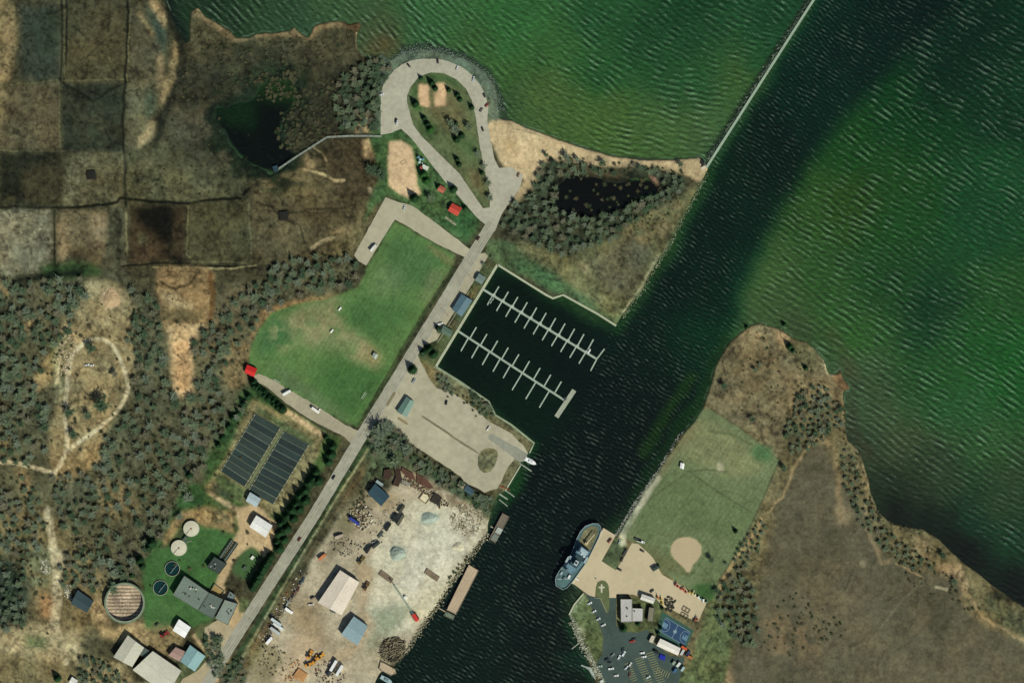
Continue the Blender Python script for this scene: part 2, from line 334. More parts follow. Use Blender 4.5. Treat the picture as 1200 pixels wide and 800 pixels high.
# ---------------------------------------------------------------- west woods floor, clearing, tracks
P('5c5942', [(-60,325),(95,322),(115,345),(150,340),(190,350),(300,330),(420,305),(425,335),(310,370),(290,440),(300,465),(240,560),(210,620),(140,700),(90,800),(-60,860)], 4, 3)
P('2c4a22', [(45,312),(80,305),(115,308),(120,322),(90,325),(50,328)], 3, 3, .9); P('101a12', [(18,325),(60,318),(100,314),(98,322),(55,328),(20,332)], 2, 2, .9)  # green patch, then the wood's black shadow painted into the ground
P('a08d68', [(100,326),(108,330),(125,330),(150,342),(160,370),(156,395),(120,388),(85,372),(98,345)], 3, 3, .85); P('c0a783', [(120,338),(132,336),(142,350),(136,362),(122,360),(116,350)], 3, 3)
P('917f5c', [(76,372),(120,385),(158,392),(156,440),(128,498),(112,540),(70,560),(56,540),(60,500),(78,440),(70,410)], 3, 3); P('957d58', [(-20,325),(8,328),(12,345),(0,348),(-20,345)], 3, 3)
P('9a835c', [(50,425),(70,400),(78,415),(60,450),(40,462),(35,455)], 3, 3); P('a58a62', [(28,370),(38,372),(36,392),(30,390)], 2, 2)
P('8e7752', [(60,540),(80,530),(110,545),(70,570)], 3, 3, .8); P('a88b60', [(100,520),(120,505),(118,540),(100,550)], 3, 3, .8)
P('6d7a4e', [(60,400),(80,390),(82,420),(62,440)], 4, 4, .5); P('8a7350', [(0,500),(8,505),(8,530),(0,535)], 3, 3, .7); P('9c815a', [(18,548),(32,552),(40,580),(24,580)], 3, 3, .8)
P('927b56', [(118,560),(150,570),(150,600),(120,590)], 4, 4, .6); P('8b7956', [(115,570),(160,585),(165,605),(125,610)], 5, 5, .5)
TR = 'bdac8a'
L(TR, [(96,403),(103,397),(112,396),(122,398),(132,405),(140,418),(147,438),(151,452),(146,468),(136,484),(122,497),(104,510),(86,522),(76,532)], 4.5, 2, 1.2)
L(TR, [(96,403),(88,412),(82,425),(79,445),(77,465),(77,490),(79,515),(77,530),(70,545),(62,556)], 5, 2, 1.2); L('bfa57c', [(92,398),(84,390),(76,384)], 8, 4, 3, .8)
L(TR, [(-30,538),(0,540),(25,543),(45,549),(60,553)], 5, 2, 1.2); L('9c9470', [(70,405),(66,440),(70,470)], 6, 4, 4, .8); L('c2ae88', [(76,400),(72,425),(66,450)], 2.5, 2, 3, .8)
P('77694a', [(-60,600),(50,590),(110,640),(130,690),(95,760),(100,860),(-60,860)], 6, 5)
P('2f3c30', [(-60,640),(20,655),(35,690),(28,735),(-60,745)], 5, 5); P('6d7255', [(30,640),(60,640),(60,700),(35,690)], 5, 5, .8, nz=6)
L(TR, [(56,598),(59,620),(62,645),(66,665),(68,700),(66,730),(72,755),(78,775)], 8, 4, 2); P(TR, [(60,640),(75,648),(72,680),(66,740),(58,735),(62,680)], 2, 2)
P('a89470', [(-60,735),(0,735),(55,728),(95,745),(95,775),(60,775),(0,762),(-60,765)], 4, 4, .8); P('ab7f58', [(45,695),(62,698),(60,725),(46,720)], 3, 3, .7); P('d3c29a', [(70,758),(92,755),(96,765),(85,772)], 3, 3, .8)
P('b59b74', [(105,705),(125,700),(130,745),(112,728)], 3, 2); P('a48c64', [(105,720),(135,735),(180,745),(150,752),(120,745)], 3, 3); P('5a5a3c', [(95,760),(130,770),(150,860),(90,860)], 4, 4, .8)
P('b39a72', [(130,735),(200,720),(215,740),(200,765),(180,760),(150,745)], 3, 3, .9); P('a5906a', [(100,770),(140,775),(160,800),(210,800),(210,860),(100,860)], 3, 3, .8)
P('3d5a30', [(30,745),(55,745),(50,760),(28,758)], 3, 3, .7); L('1c2419', [(0,692),(12,678),(30,655)], 4, 4, 3, .8)
P('8b7250', [(185,312),(240,312),(252,320),(250,350),(245,380),(205,395),(190,380),(184,345)], 2, 2); L('2f2a18', [(188,330),(205,340),(222,332),(232,318)], 2.4, 2, 2, .8); L('2f2a18', [(190,320),(215,318),(240,320)], 1.5, 2, 2, .6)
P('baa077', [(187,340),(200,343),(225,358),(232,362),(205,362),(192,352)], 2, 2); P('5d553a', [(190,365),(240,362),(236,376),(190,378)], 3, 3, .8); L('5d4022', [(246,320),(250,345),(246,375)], 6, 3, 2, .8)
P('baa07a', [(194,378),(240,380),(232,392),(226,405),(226,462),(205,466),(202,440),(200,410)], 2, 2); P('b58d64', [(204,400),(224,402),(222,455),(208,458)], 3, 3, .6)
P('85714f', [(262,405),(290,398),(295,420),(288,450),(270,458),(262,440)], 3, 3, .9); P('9c7b55', [(308,362),(345,352),(400,345),(395,352),(340,362),(310,378),(296,398),(290,396)], 2.5, 2.5)
P('6b5c46', [(262,340),(300,335),(290,380),(265,400),(250,420),(230,410)], 5, 5, .5)

# ---------------------------------------------------------------- park lawns, beach
P('5c6a58', [(445,60),(470,60),(500,55),(540,66),(570,84),(585,115),(587,140),(577,160),(440,160)], 2, 1)
P('b9a47e', [(566,150),(576,142),(590,140),(600,141),(617,149),(640,157),(660,165),(690,175),(720,182),(750,186),(780,187),(800,186),(820,183),(832,197),(822,215),(800,205),(760,198),(700,195),(640,190),(632,205),(625,225),(605,240),(600,235),(615,210),(590,195)], 1, .8, rough=.12)
P('c9b38b', [(576,145),(600,146),(640,160),(690,178),(660,186),(640,186),(630,200),(612,205),(588,188)], 4, 3, .8, rough=.1); P('a98e64', [(588,160),(600,158),(605,175),(596,185),(590,175)], 5, 4, .7)
L('8f7c5c', [(618,150),(660,166),(720,183),(790,188)], 2, 1.5); L('6f6a4e', [(600,150),(630,158),(640,162)], 1.2, 1, 1, .6)
P('4a6a3c', [(432,155),(450,152),(470,152),(484,160),(562,255),(548,285),(480,242),(455,228),(440,240),(425,262),(430,240),(446,205)], 1.5, 1.5); P('2f5a2e', [(520,250),(552,245),(562,258),(552,280),(535,275),(515,262)], 4, 3, .9)
P('375c30', [(448,152),(468,150),(474,158),(447,160)], 1.5, 1); P('3f6236', [(432,158),(446,158),(450,180),(456,215),(450,232),(440,232),(446,200)], 1.5, 1.5)
P('cbb08a', [(456,166),(470,163),(482,172),(486,190),(488,215),(494,225),(488,232),(478,232),(466,226),(455,218),(454,200)], 1.2, 1.5, rough=.05)
P('5b6743', [(494,160),(484,146),(477,120),(481,102),(491,90),(505,84),(520,86),(535,93),(546,104),(553,118),(558,140),(562,170),(568,200),(574,225),(574,243),(566,244),(538,203)], .8, .3, rough=.15)
P('3f6032', [(480,112),(488,96),(505,86),(530,92),(545,106),(520,95),(495,96),(486,118)], 2, 2, .9); P('3a6a2c', [(484,122),(494,122),(496,130),(486,130)], 2, 2); P('756b4a', [(495,100),(530,105),(550,150),(520,150),(500,128)], 5, 4, .7)
P('395a30', [(492,140),(512,148),(512,165),(495,158)], 3, 3, .8); P('3f6034', [(530,160),(555,160),(562,190),(545,185)], 4, 3, .7); P('6b5b40', [(548,195),(566,205),(570,235),(550,215)], 4, 4, .6)
P('cfae85', [(490,98),(502,99),(504,125),(491,124)], 1.2, 1, rough=.05); P('cfae85', [(511,97),(522,98),(523,124),(510,125),(509,110),(513,108)], 1.2, 1, rough=.05)
P('516845', [(583,309),(568,297),(572,280),(590,282),(640,296),(720,350),(735,362),(722,381),(700,367),(660,345)], 1.5, 1); P('76774f', [(600,284),(640,290),(735,352),(722,378),(690,350),(640,310)], 3, 3, .8)
P('3f6a40', [(600,300),(640,318),(668,338),(650,342),(610,318)], 3, 3, .8)
P('4c5638', [(530,320),(583,309),(511,429),(490,440),(480,420),(510,370)], 2, 1)
P('7b6b45', [(545,350),(556,335),(562,338),(552,352)], 1.5, 1, .8); P('76664a', [(528,372),(538,376),(530,388),(522,380)], 1.5, 1, .8)
P('6a6848', [(588,268),(610,280),(665,300),(735,260),(800,220),(822,215),(805,250),(760,325),(722,381),(735,362),(660,310)], 3, 2); P('5d5a46', [(700,300),(740,275),(765,280),(758,310),(735,350),(715,345),(695,320)], 6, 5, .9); P('7d6e4e', [(720,270),(790,225),(812,225),(790,270),(770,300),(745,290)], 5, 4, .8, nz=3, nsc=8)
P('3c4433', [(585,258),(605,235),(625,220),(635,188),(660,188),(700,195),(760,195),(803,205),(805,224),(775,242),(740,255),(720,280),(665,300),(610,280)], 4, 4, .95)
P('6b5b46', [(655,200),(690,196),(735,206),(720,209),(660,206)], 2, 2, .9); P('11150f', [(645,212),(700,203),(780,214),(775,226),(735,240),(715,254),(650,252),(640,235)], 4, 3, .85); P('a8826a', [(760,206),(768,208),(772,217),(764,214)], 1.2, 1.5)
L('2c4a24', [(826,205),(806,245),(785,283)], 4, 3, 1, .6)
P('7e7758', [(612,282),(660,310),(730,360),(724,372),(650,320),(606,292)], 2, 2, .5); P('9a8768', [(680,308),(692,310),(690,320),(680,316)], 2, 2, .6); L('a09a7c', [(770,300),(752,335),(728,368)], 2.5, 2, 2, .7)

# ---------------------------------------------------------------- playing field
P('557a3e', [(462,259),(512,288),(533,298),(530,314),(470,410),(418,500),(380,482),(330,455),(300,440),(291,428),(294,405),(304,385),(318,366),(340,358),(385,350),(420,336),(430,314)], 1.2, 1, rough=.06)
P('3f6c35', [(400,362),(425,345),(470,350),(485,362),(450,400),(420,392),(402,380)], 7, 5, .85); P('3a6930', [(370,432),(400,415),(430,425),(455,430),(440,465),(425,492),(390,480),(365,462)], 8, 5, .85); P('33683a', [(300,400),(320,372),(350,365),(365,380),(345,398),(310,420)], 7, 5, .75)
P('3a6638', [(470,270),(520,300),(515,330),(480,345),(455,330),(450,290)], 8, 5, .7); P('7a8458', [(350,380),(365,355),(395,352),(395,390),(425,395),(440,420),(415,412),(370,408),(345,400)], 7, 5, .85); P('7a7450', [(330,370),(400,350),(395,362),(340,380)], 6, 4, .6)
P('8f8a62', [(335,368),(395,352),(402,385),(432,400),(445,430),(415,422),(380,405),(345,396)], 5, 6, .75, nz=33, nsc=14); P('8a8c60', [(310,385),(345,372),(360,400),(330,420)], 5, 6, .6, nz=34, nsc=10); P('988862', [(420,398),(438,405),(448,425),(436,430),(424,418)], 5, 4, .8); P('71764c', [(498,285),(505,288),(535,305),(528,312),(510,300)], 2, 2, .9); P('6d7a50', [(505,318),(525,315),(500,360),(492,350)], 4, 4, .7); P('5f7a50', [(440,310),(475,318),(470,345),(435,345)], 8, 6, .6)
P('597048', [(318,425),(340,435),(380,465),(415,495),(400,492),(330,450)], 4, 3, .8); L('44502f', [(530,314),(500,362),(470,412),(428,486)], 4, 2.5, .8, .9); L('2e3a24', [(534,312),(504,360),(474,410),(432,482)], 2, 1.5, .8, .9); L('75754f', [(526,318),(498,362)], 1.5, 1.5, 1, .5)
P('8d8460', [(428,290),(436,296),(430,310),(424,306)], 2, 2, .6)

# ---------------------------------------------------------------- treatment works lawns and dirt
P('46602f', [(300,446),(335,475),(400,515),(392,530),(310,655),(270,620),(245,600),(232,575),(262,525),(285,480)], 2, 1.5); P('345a2a', [(285,455),(300,450),(330,478),(300,478),(285,500),(262,525),(245,560),(235,545),(262,505)], 3, 2, .9)
P('8d7f5a', [(293,470),(298,466),(340,490),(378,512),(374,530),(352,570),(330,600),(315,605),(262,575),(242,580),(240,570),(262,540)], 2, 1.2); P('4f5f3c', [(300,474),(370,516),(362,524),(328,503),(300,484)], 1.5, 1, .9)
P('55613a', [(250,560),(258,553),(288,572),(285,590),(262,580)], 1.5, 1.2); P('bda07a', [(336,478),(382,508),(378,514),(332,484)], 1, 1); L('33381f', [(336,475),(385,506)], 1.5, 1.2, 1, .8)
P('345c2c', [(215,570),(232,565),(242,580),(240,600),(215,620),(190,640),(175,668),(168,660),(190,625)], 2.5, 2)
P('3c6a32', [(168,655),(195,640),(235,612),(270,612),(280,632),(256,690),(240,690),(253,725),(230,735),(205,730),(185,740),(170,735),(168,690)], 2, 1.5, rough=.08); P('446b36', [(180,700),(210,705),(240,725),(205,728),(180,725)], 5, 4, .6)
P('9a8058', [(190,630),(200,610),(215,598),(240,592),(275,600),(275,625),(240,615),(220,608),(205,625),(192,640)], 2, 2); P('5f5c3e', [(235,595),(275,590),(275,620),(240,612)], 4, 3, .8, nz=7, nsc=6); P('c2a682', [(247,575),(262,583),(280,595),(275,600),(245,580)], 1.2, 1.5, .8); P('2a3628', [(250,565),(272,578),(268,585),(248,574)], 2, 1.2, .8)
P('baa27a', [(275,595),(300,590),(315,605),(330,615),(322,640),(312,655),(296,640),(275,655),(262,685),(290,715),(300,700),(306,705),(275,755),(255,800),(230,800),(245,770),(225,745),(235,735),(262,735),(250,690),(268,640),(280,620)], 1.2, .8, rough=.05)
P('3d5f33', [(292,641),(306,648),(300,665),(290,680),(274,672),(273,664),(282,648)], 1.5, .6, rough=.05); P('5b6340', [(235,730),(248,733),(250,745),(240,753),(230,748),(228,738)], 1.2, 1); P('5c6440', [(284,700),(292,702),(290,716),(281,718),(279,708)], 1.2, 1); P('4c4f38', [(262,735),(270,735),(270,742),(264,742)], 1.5, 1)
P('606a48', [(208,770),(250,760),(262,780),(235,800),(208,800)], 3, 2, .8); P('8a7a58', [(180,730),(205,735),(215,752),(195,765),(170,750)], 4, 3, .8)

# ---------------------------------------------------------------- roadside ditch, railway bed, yard
P('5c6244', [(441,493),(450,500),(430,530),(380,610),(340,680),(300,750),(275,800),(262,800),(300,735),(375,612)], 2, 1); L('33482a', [(442,500),(380,603),(320,700),(262,795)], 5, 1.5, .5); L('27371f', [(430,516),(322,692)], 2, 1.5, .8, .7); L('8e8a68', [(440,513),(390,590),(330,690),(270,795)], 2.4, 1.2, .4)
P('7a6548', [(440,525),(450,520),(360,650),(300,760),(275,810),(270,800),(330,700)], 1.5, 1)
P('4f5b40', [(440,495),(460,500),(480,525),(500,542),(570,585),(590,575),(580,600),(560,600),(500,565),(470,545),(440,560),(425,575),(430,530)], 3, 3)
P('b3a78c', [(455,575),(470,548),(500,562),(540,585),(575,605),(572,622),(548,656),(510,711),(470,770),(445,787),(440,800),(430,860),(260,860),(300,770),(350,690),(375,640),(400,605),(430,575)], 2, 2, rough=.08)
P('857b62', [(400,600),(430,570),(440,560),(440,590),(425,610),(405,640),(385,660),(370,670)], 4, 4, .9); P('6c6b4c', [(395,615),(430,565),(420,600),(405,625)], 4, 4, .7)
P('c6c0a6', [(455,615),(475,590),(520,585),(548,600),(568,618),(556,640),(530,676),(505,715),(480,742),(445,742),(430,715),(430,670),(440,640)], 3, 3); P('d2cdb6', [(470,655),(485,630),(520,615),(545,635),(525,665),(500,680),(490,700),(470,690)], 6, 5, .9); P('d0c6a2', [(505,690),(530,680),(510,712),(490,735),(480,720)], 4, 4, .6)
P('8f977c', [(436,712),(470,708),(485,715),(470,730),(455,745),(440,740)], 4, 4, .85); P('8a9378', [(438,735),(452,742),(440,762),(432,760)], 4, 4, .7); P('94a08c', [(456,645),(463,638),(475,640),(474,655),(460,655)], 2, 2); P('9aa893', [(490,606),(505,600),(515,603),(506,614),(494,615)], 2.5, 2)
P('8a7654', [(335,700),(370,700),(385,740),(410,760),(370,765),(335,730)], 8, 6, .7); P('a08a62', [(430,575),(460,575),(470,590),(450,600)], 4, 4, .6); P('9a8562', [(415,655),(440,665),(438,700),(425,690)], 4, 4, .7); P('7c6a50', [(470,548),(500,560),(560,590),(540,600),(500,580),(470,570)], 3, 4, .7, nz=2, nsc=8)
P('6a5c44', [(530,590),(570,605),(570,622),(555,635),(530,612)], 4, 5, .7, nz=4, nsc=7); P('7c7a5a', [(540,655),(552,645),(560,645),(540,680),(520,705),(515,700)], 3, 4, .7, nz=6, nsc=6); P('c9ad88', [(345,745),(380,745),(350,800),(320,800)], 5, 5, .5); P('7e7450', [(290,760),(310,750),(330,770),(320,800),(290,800)], 4, 4, .7)
P('4f5638', [(560,590),(583,580),(590,574),(575,612),(565,605)], 2, 2, .9); P('787250', [(430,760),(445,745),(470,750),(465,775),(440,785)], 4, 4, .5, nz=9, nsc=5)
L('b09a78', [(430,665),(425,700),(432,730),(415,760),(380,775)], 10, 8, 5, .6); L('a8a184', [(495,690),(510,650),(500,625)], 5, 5, 5, .4)

# ---------------------------------------------------------------- south marina banks
P('777052', [(511,431),(545,448),(574,470),(582,486),(626,519),(610,545),(592,575),(560,570),(520,470),(490,440)], 2, 1.5); P('86704a', [(492,422),(510,430),(515,455),(500,450),(490,440)], 3, 2, .8); P('4a553e', [(513,435),(530,445),(528,462),(516,455)], 3, 3, .8); P('45503a', [(550,458),(574,472),(578,487),(565,488),(552,470)], 3, 3, .8)
P('5e5a40', [(528,458),(560,478),(572,492),(545,475)], 3, 3, .7); L('979a7c', [(511,430),(540,448),(573,471),(581,486),(600,498),(626,519)], 3.2, 1, .3)

# ---------------------------------------------------------------- east side
P('6f6548', [(684,694),(673,707),(666,721),(700,808),(650,1200),(2000,1500),(1300,700),(1020,570),(990,440),(890,378),(845,415),(820,480),(735,605),(721,628)], 3, 3)
P('7d7054', [(845,415),(870,388),(890,379),(918,389),(945,401),(965,420),(975,440),(990,455),(985,480),(950,470),(920,500),(915,540),(870,500),(828,478)], 2, 2)
P('a58a64', [(870,386),(890,380),(900,400),(895,415),(880,405)], 3, 3, .8, nz=5, nsc=7); P('a98c68', [(905,384),(925,392),(920,410),(908,400)], 3, 3, .8); P('736b4a', [(925,395),(950,402),(965,425),(950,440),(930,420)], 4, 4, .9); L('b4a27c', [(950,403),(964,416),(970,438),(980,442)], 2.4, 1.5, 1.5); P('826446', [(975,440),(983,432),(990,446),(998,455),(988,460),(980,450)], 1.5, 2); P('8f7f60', [(960,450),(972,455),(978,470),(968,465)], 2, 2, .9)
P('67593f', [(845,420),(870,395),(900,410),(920,440),(900,480),(860,480),(835,460)], 8, 5, .5, nz=15, nsc=9); P('8c7a58', [(900,430),(950,440),(940,465),(915,490),(895,470)], 8, 5, .6, nz=16, nsc=8)
for _ in range(170):
    a, b = rnd.uniform(842, 965), rnd.uniform(395, 520)
    if a + b > 1262 and a < 985 and not (a > 925 and b > 490): Bl(rnd.choice(('3a3826', '464630', '5a3f2c', '4d5038')), a, b, rnd.uniform(.8, 2.2), soft=.8, alpha=rnd.uniform(.35, .8), warp=1)
P('5d5844', [(930,545),(945,525),(960,515),(972,530),(985,560),(1010,600),(1040,650),(1080,665),(1120,680),(1140,720),(1210,760),(1260,860),(860,860),(850,780),(880,720),(900,640),(915,580)], 4, 4, rough=.14); P('5e5846', [(950,640),(1010,650),(1020,700),(960,740),(930,700)], 12, 8, .7); P('4c4836', [(1060,700),(1110,690),(1120,740),(1050,750)], 12, 8, .7); P('524f3b', [(900,660),(960,640),(980,620),(1010,660),(940,690)], 10, 8, .7)
L('96835f', [(900,600),(918,582),(930,548),(945,524),(955,514)], 3, 2, 2); L('9a825e', [(965,512),(980,530),(982,560),(985,600)], 6, 4, 4, .45); L('98835f', [(1000,550),(1012,545),(1016,570),(1016,600)], 6, 4, 3, .7); P('8d7d5e', [(980,590),(1000,598),(995,615),(980,612)], 3, 3, .8); L('9a8664', [(1018,620),(1025,640),(1035,658),(1043,656)], 6, 4, 4, .6); L('947f5c', [(1050,660),(1070,670),(1080,675)], 2, 1.5, 1.5)
P('8c7858', [(1068,630),(1085,628),(1098,640),(1088,655),(1070,650)], 3, 3, .9); P('9c8464', [(1095,660),(1125,660),(1138,685),(1130,700),(1122,680),(1095,668)], 2.5, 2.5, .9); L('9c8460', [(1130,690),(1150,720),(1170,735),(1200,748),(1260,775)], 4, 3, 3); L('7f6f4e', [(1125,700),(1145,725),(1180,745)], 6, 4, 4, .6); L('a39a7c', [(1097,688),(1109,691)], 3, 1.5, 1); P('a9a080', [(1008,657),(1015,656),(1013,664),(1008,662)], 1.5, 1.5, .8)
L('7a735a', [(1083,676),(1060,700),(1040,725),(1020,752),(1000,760)], 1.6, 2, 2, .6); L('3a392a', [(1000,668),(990,690),(975,708)], 1.5, 1.5, 1.5, .8); L('3a392a', [(1076,678),(1074,700),(1073,735)], 1.3, 1.5, 1.5, .7); L('77704f', [(985,660),(960,690)], 1.5, 1.5, 1.5, .6); L('7a735a', [(1020,752),(990,765),(970,770)], 1.5, 1.5, 1.5, .5)
P('6f664c', [(940,660),(1000,640),(1030,690),(990,720),(940,740)], 9, 9, .6, nz=44, nsc=18); P('6a614a', [(960,720),(1060,700),(1180,760),(1200,800),(950,800)], 9, 9, .6, nz=45, nsc=22); P('24301f', [(835,690),(870,660),(880,690),(890,740),(870,760),(845,730)], 5, 5, .6); P('7c6c50', [(895,715),(925,720),(960,735),(970,765),(940,775),(900,770)], 5, 5, .7, nz=3); P('a88d68', [(845,790),(850,772),(858,800),(850,860),(835,860)], 4, 3); L('a38a62', [(892,608),(880,630),(862,650),(845,680),(843,702)], 5, 2.5, 2)
P('4e5940', [(1150,690),(1190,720),(1230,745),(1180,735),(1160,715)], 4, 4, .6); P('1d251a', [(1160,700),(1166,690),(1185,700),(1198,708),(1175,705)], 2, 2, .9)
P('697751', [(728,628),(745,597),(772,552),(792,520),(822,478),(833,480),(872,505),(914,540),(906,556),(888,600),(868,640),(843,680),(842,700),(828,704),(800,686),(775,668),(755,644),(744,636)], 1.2, .8, rough=.06)
P('5f7149', [(745,600),(775,560),(812,552),(850,580),(885,600),(862,640),(830,625),(790,618),(750,632)], 4, 3, .75); P('87875f', [(812,490),(850,500),(905,545),(870,560),(850,555),(800,535)], 6, 4, .6); P('786e50', [(765,545),(790,515),(815,490),(820,500),(790,540),(775,560)], 3, 3, .6); P('4a7044', [(878,528),(888,520),(903,524),(905,540),(885,540)], 3, 2.5)
P('66633f', [(745,632),(790,655),(812,668),(805,675),(775,668),(752,648)], 4, 3, .6); P('3a6230', [(812,686),(830,682),(840,690),(834,706),(818,698)], 2.5, 2); L('4b5a38', [(818,660),(830,672),(840,686)], 2, 2, 1, .5)
L('50583a', [(806,552),(828,550),(850,552)], 2, 1.5, .5, .8); L('4c5438', [(808,552),(840,575),(880,600)], 1.6, 1.5, .5, .7); L('4c5438', [(808,552),(770,578),(740,605)], 1.6, 1.5, .5, .6); L('4f5b3a', [(830,505),(855,508),(880,520)], 2.5, 2.5, 1, .6); P('a9a384', [(840,541),(848,541),(848,551),(840,551)], .8, .3)
INF = [(787,640),(790,634),(797,630),(806,629),(815,632),(821,638),(822,647),(818,655),(811,662),(809,669),(805,670),(802,665),(793,657),(786,648)]
P('bfae86', INF, .8, .4, rough=.03); L('56613f', [(800,670),(807,674),(814,670)], 3, 2, 1, .7)
P('5f6a44', [(686,694),(674,708),(668,722),(682,752),(697,780),(706,766),(707,745),(700,725),(690,705)], 1, .5); L('999a80', [(668,722),(676,742),(684,758),(697,781)], 4.5, 2, 2, .9); P('909a74', [(684,695),(671,712),(667,720),(673,717),(686,699)], 1.2, .8, .9); P('a3a38a', [(670,725),(680,735),(685,736),(682,745),(676,740)], 1.5, 2, .8)
P('56613f', [(706,688),(715,690),(713,716),(710,716),(704,700)], .8, .5); P('616a44', [(700,682),(705,680),(711,681),(714,688),(713,700),(700,697),(698,690)], .8, .4)
P('667049', [(840,700),(860,740),(850,800),(800,810),(790,800),(812,770),(822,735),(828,710)], 2, 1.5); L('454f33', [(842,740),(820,775),(800,800)], 1.6, 1.6, 1, .7)
P('59633f', [(738,700),(770,700),(778,716),(768,742),(745,742),(722,736),(722,728)], 1, .7, .9); P('4d5a40', [(705,657),(721,628),(735,640),(722,668)], 1, .5)
P('b8b49a', [(725,620),(742,597),(772,555),(775,560),(748,600),(733,626),(733,640),(727,640)], 1.2, .8, .9); P('5d6a4c', [(728,625),(742,600),(746,602),(735,625)], 1.5, 1, .8)
L('8f8f76', [(721,627),(741,595),(774,548)], 3, 1.5, .5, .9)

P('3b3928', [(222,60),(300,60),(350,95),(400,95),(400,150),(345,175),(255,120),(225,110)], 6, 7, .85, nz=21, nsc=16); P('37362a', [(215,60),(420,45),(435,70),(400,160),(345,178),(300,205),(200,200),(195,110)], 8, 8, .45)
P('14241a', padpoly0(POND1, 9), 2, 6, .95); P('1a2a1a', padpoly0(POND1, 26), 5, 9, .9, nz=31, nsc=12); P('171c14', padpoly0(POND2, 8), 3, 7, .9)
for q_, an_ in (([(462,259),(533,298),(530,314),(418,500),(300,440),(291,428),(318,366),(420,336)], .55), ([(728,628),(792,520),(833,480),(914,540),(843,680),(775,668)], .6)):
    sl_, m_ = pmask(q_, 3, 1)                    # mown stripes
    GC[sl_] *= (1 + .055*m_*np.sin((X[sl_]*math.cos(an_) + Y[sl_]*math.sin(an_))*1.25))[..., None]
# mottle everything natural, at several sizes
f1 = fbm(X, Y, 22, 5, 41, .7); f2 = fbm(X, Y, 4, 2, 77, .9); f3 = fbm(X, Y, 60, 3, 13); f4 = fbm(X, Y, 9, 3, 55, .7)
natural = np.clip(RG/0.35, 0.1, 1)
mod = 1 + ((f1 - .5)*1.2 + (f2 - .5)*1.1 + (f4 - .5)*.9 + (f3 - .5)*.3)*(0.22 + .78*natural)
mod *= 1 - .45*natural*np.clip((fbm(X, Y, 7, 3, 97, .8) - .62)*9, 0, 1)      # damp hollows and tussocks
rdg = 1 - np.abs(2*fbm(X + WX*3, Y + WY*3, 34, 4, 123, .55) - 1)               # game trails and little drains
mod *= 1 - .42*natural*np.clip((rdg - .955)*30, 0, 1)
rdg = 1 - np.abs(2*fbm(X, Y, 17, 3, 223, .5) - 1); mod *= 1 + .22*natural*np.clip((rdg - .95)*25, 0, 1)*(X < 460)
GC *= np.clip(mod, .3, 2.0)[..., None]
GC *= (1 - .10*natural*((X < 460) & (Y < 320)))[..., None]
tint = (fbm(X, Y, 30, 4, 88) - .5)*natural
GC[..., 0] *= (1 + tint*.3)*(1 - .10*natural); GC[..., 1] *= 1 - .03*natural; GC[..., 2] *= (1 - tint*.25)*(1 - .08*natural)
gr = np.clip((GC[..., 1] - np.maximum(GC[..., 0], GC[..., 2]))/(GC[..., 1] + 1e-4)*1.6, 0, 1)*.20        # spring grass is never pure green
lu = GC.mean(-1); GC = GC*(1-gr[..., None]) + (lu*1.12)[..., None]*np.array([1.05, 1.1, .72], np.float32)*gr[..., None]
# ---------------------------------------------------------------- made surfaces (roads, lots, aprons): data first, so the ground can be levelled under them
def jitter(pts, amp=0.5, seg=5.0, seed=1):
    r = random.Random(seed); out = []
    for i in range(len(pts)):
        (x1, y1), (x2, y2) = pts[i], pts[(i+1) % len(pts)]
        n = max(1, int(math.hypot(x2-x1, y2-y1)/seg))
        for k in range(n):
            t = k/n; out.append((x1+(x2-x1)*t + r.uniform(-amp, amp)*(1 if k else .4), y1+(y2-y1)*t + r.uniform(-amp, amp)*(1 if k else .4)))
    return out
def smooth(pts, it=2):
    for _ in range(it):
        o = []
        for i in range(len(pts)):
            a, b = pts[i], pts[(i+1) % len(pts)]
            o += [(a[0]*.75+b[0]*.25, a[1]*.75+b[1]*.25), (a[0]*.25+b[0]*.75, a[1]*.25+b[1]*.75)]
        pts = o
    return pts
LOOP_OUT = [(446,158),(446,112),(449,100),(455,90),(462,82),(471,76),(482,71),(495,69),(512,69),(526,72),(540,78),(553,88),(563,100),(569,112),(572,125),(571,142),(574,160),(579,185),(585,197),(600,196),(613,205),(609,222),(597,238),(588,251),(580,271),(560,256),(520,211),(481,161),(470,151),(458,156)]
LOOP_IN = [(494,160),(484,146),(477,120),(477,112),(481,102),(491,90),(505,85),(520,86),(535,93),(546,104),(553,118),(558,140),(562,170),(568,200),(574,225),(574,243),(566,244),(538,203)]
CL = [(577,262),(555,297),(493,398),(430,500),(369,602),(303,704),(262,768),(205,865),(60,1110)]
def ribbon(c, wd):
    L_, R_ = [], []
    for i, p in enumerate(c):
        a = c[max(0, i-1)]; b = c[min(len(c)-1, i+1)]; dx, dy = b[0]-a[0], b[1]-a[1]; d = math.hypot(dx, dy)
        L_.append((p[0]-dy/d*wd/2, p[1]+dx/d*wd/2)); R_.append((p[0]+dy/d*wd/2, p[1]-dx/d*wd/2))
    return L_ + R_[::-1]
ROAD_ANG = math.atan2(102, 63)            # bearing of the main road in the plan
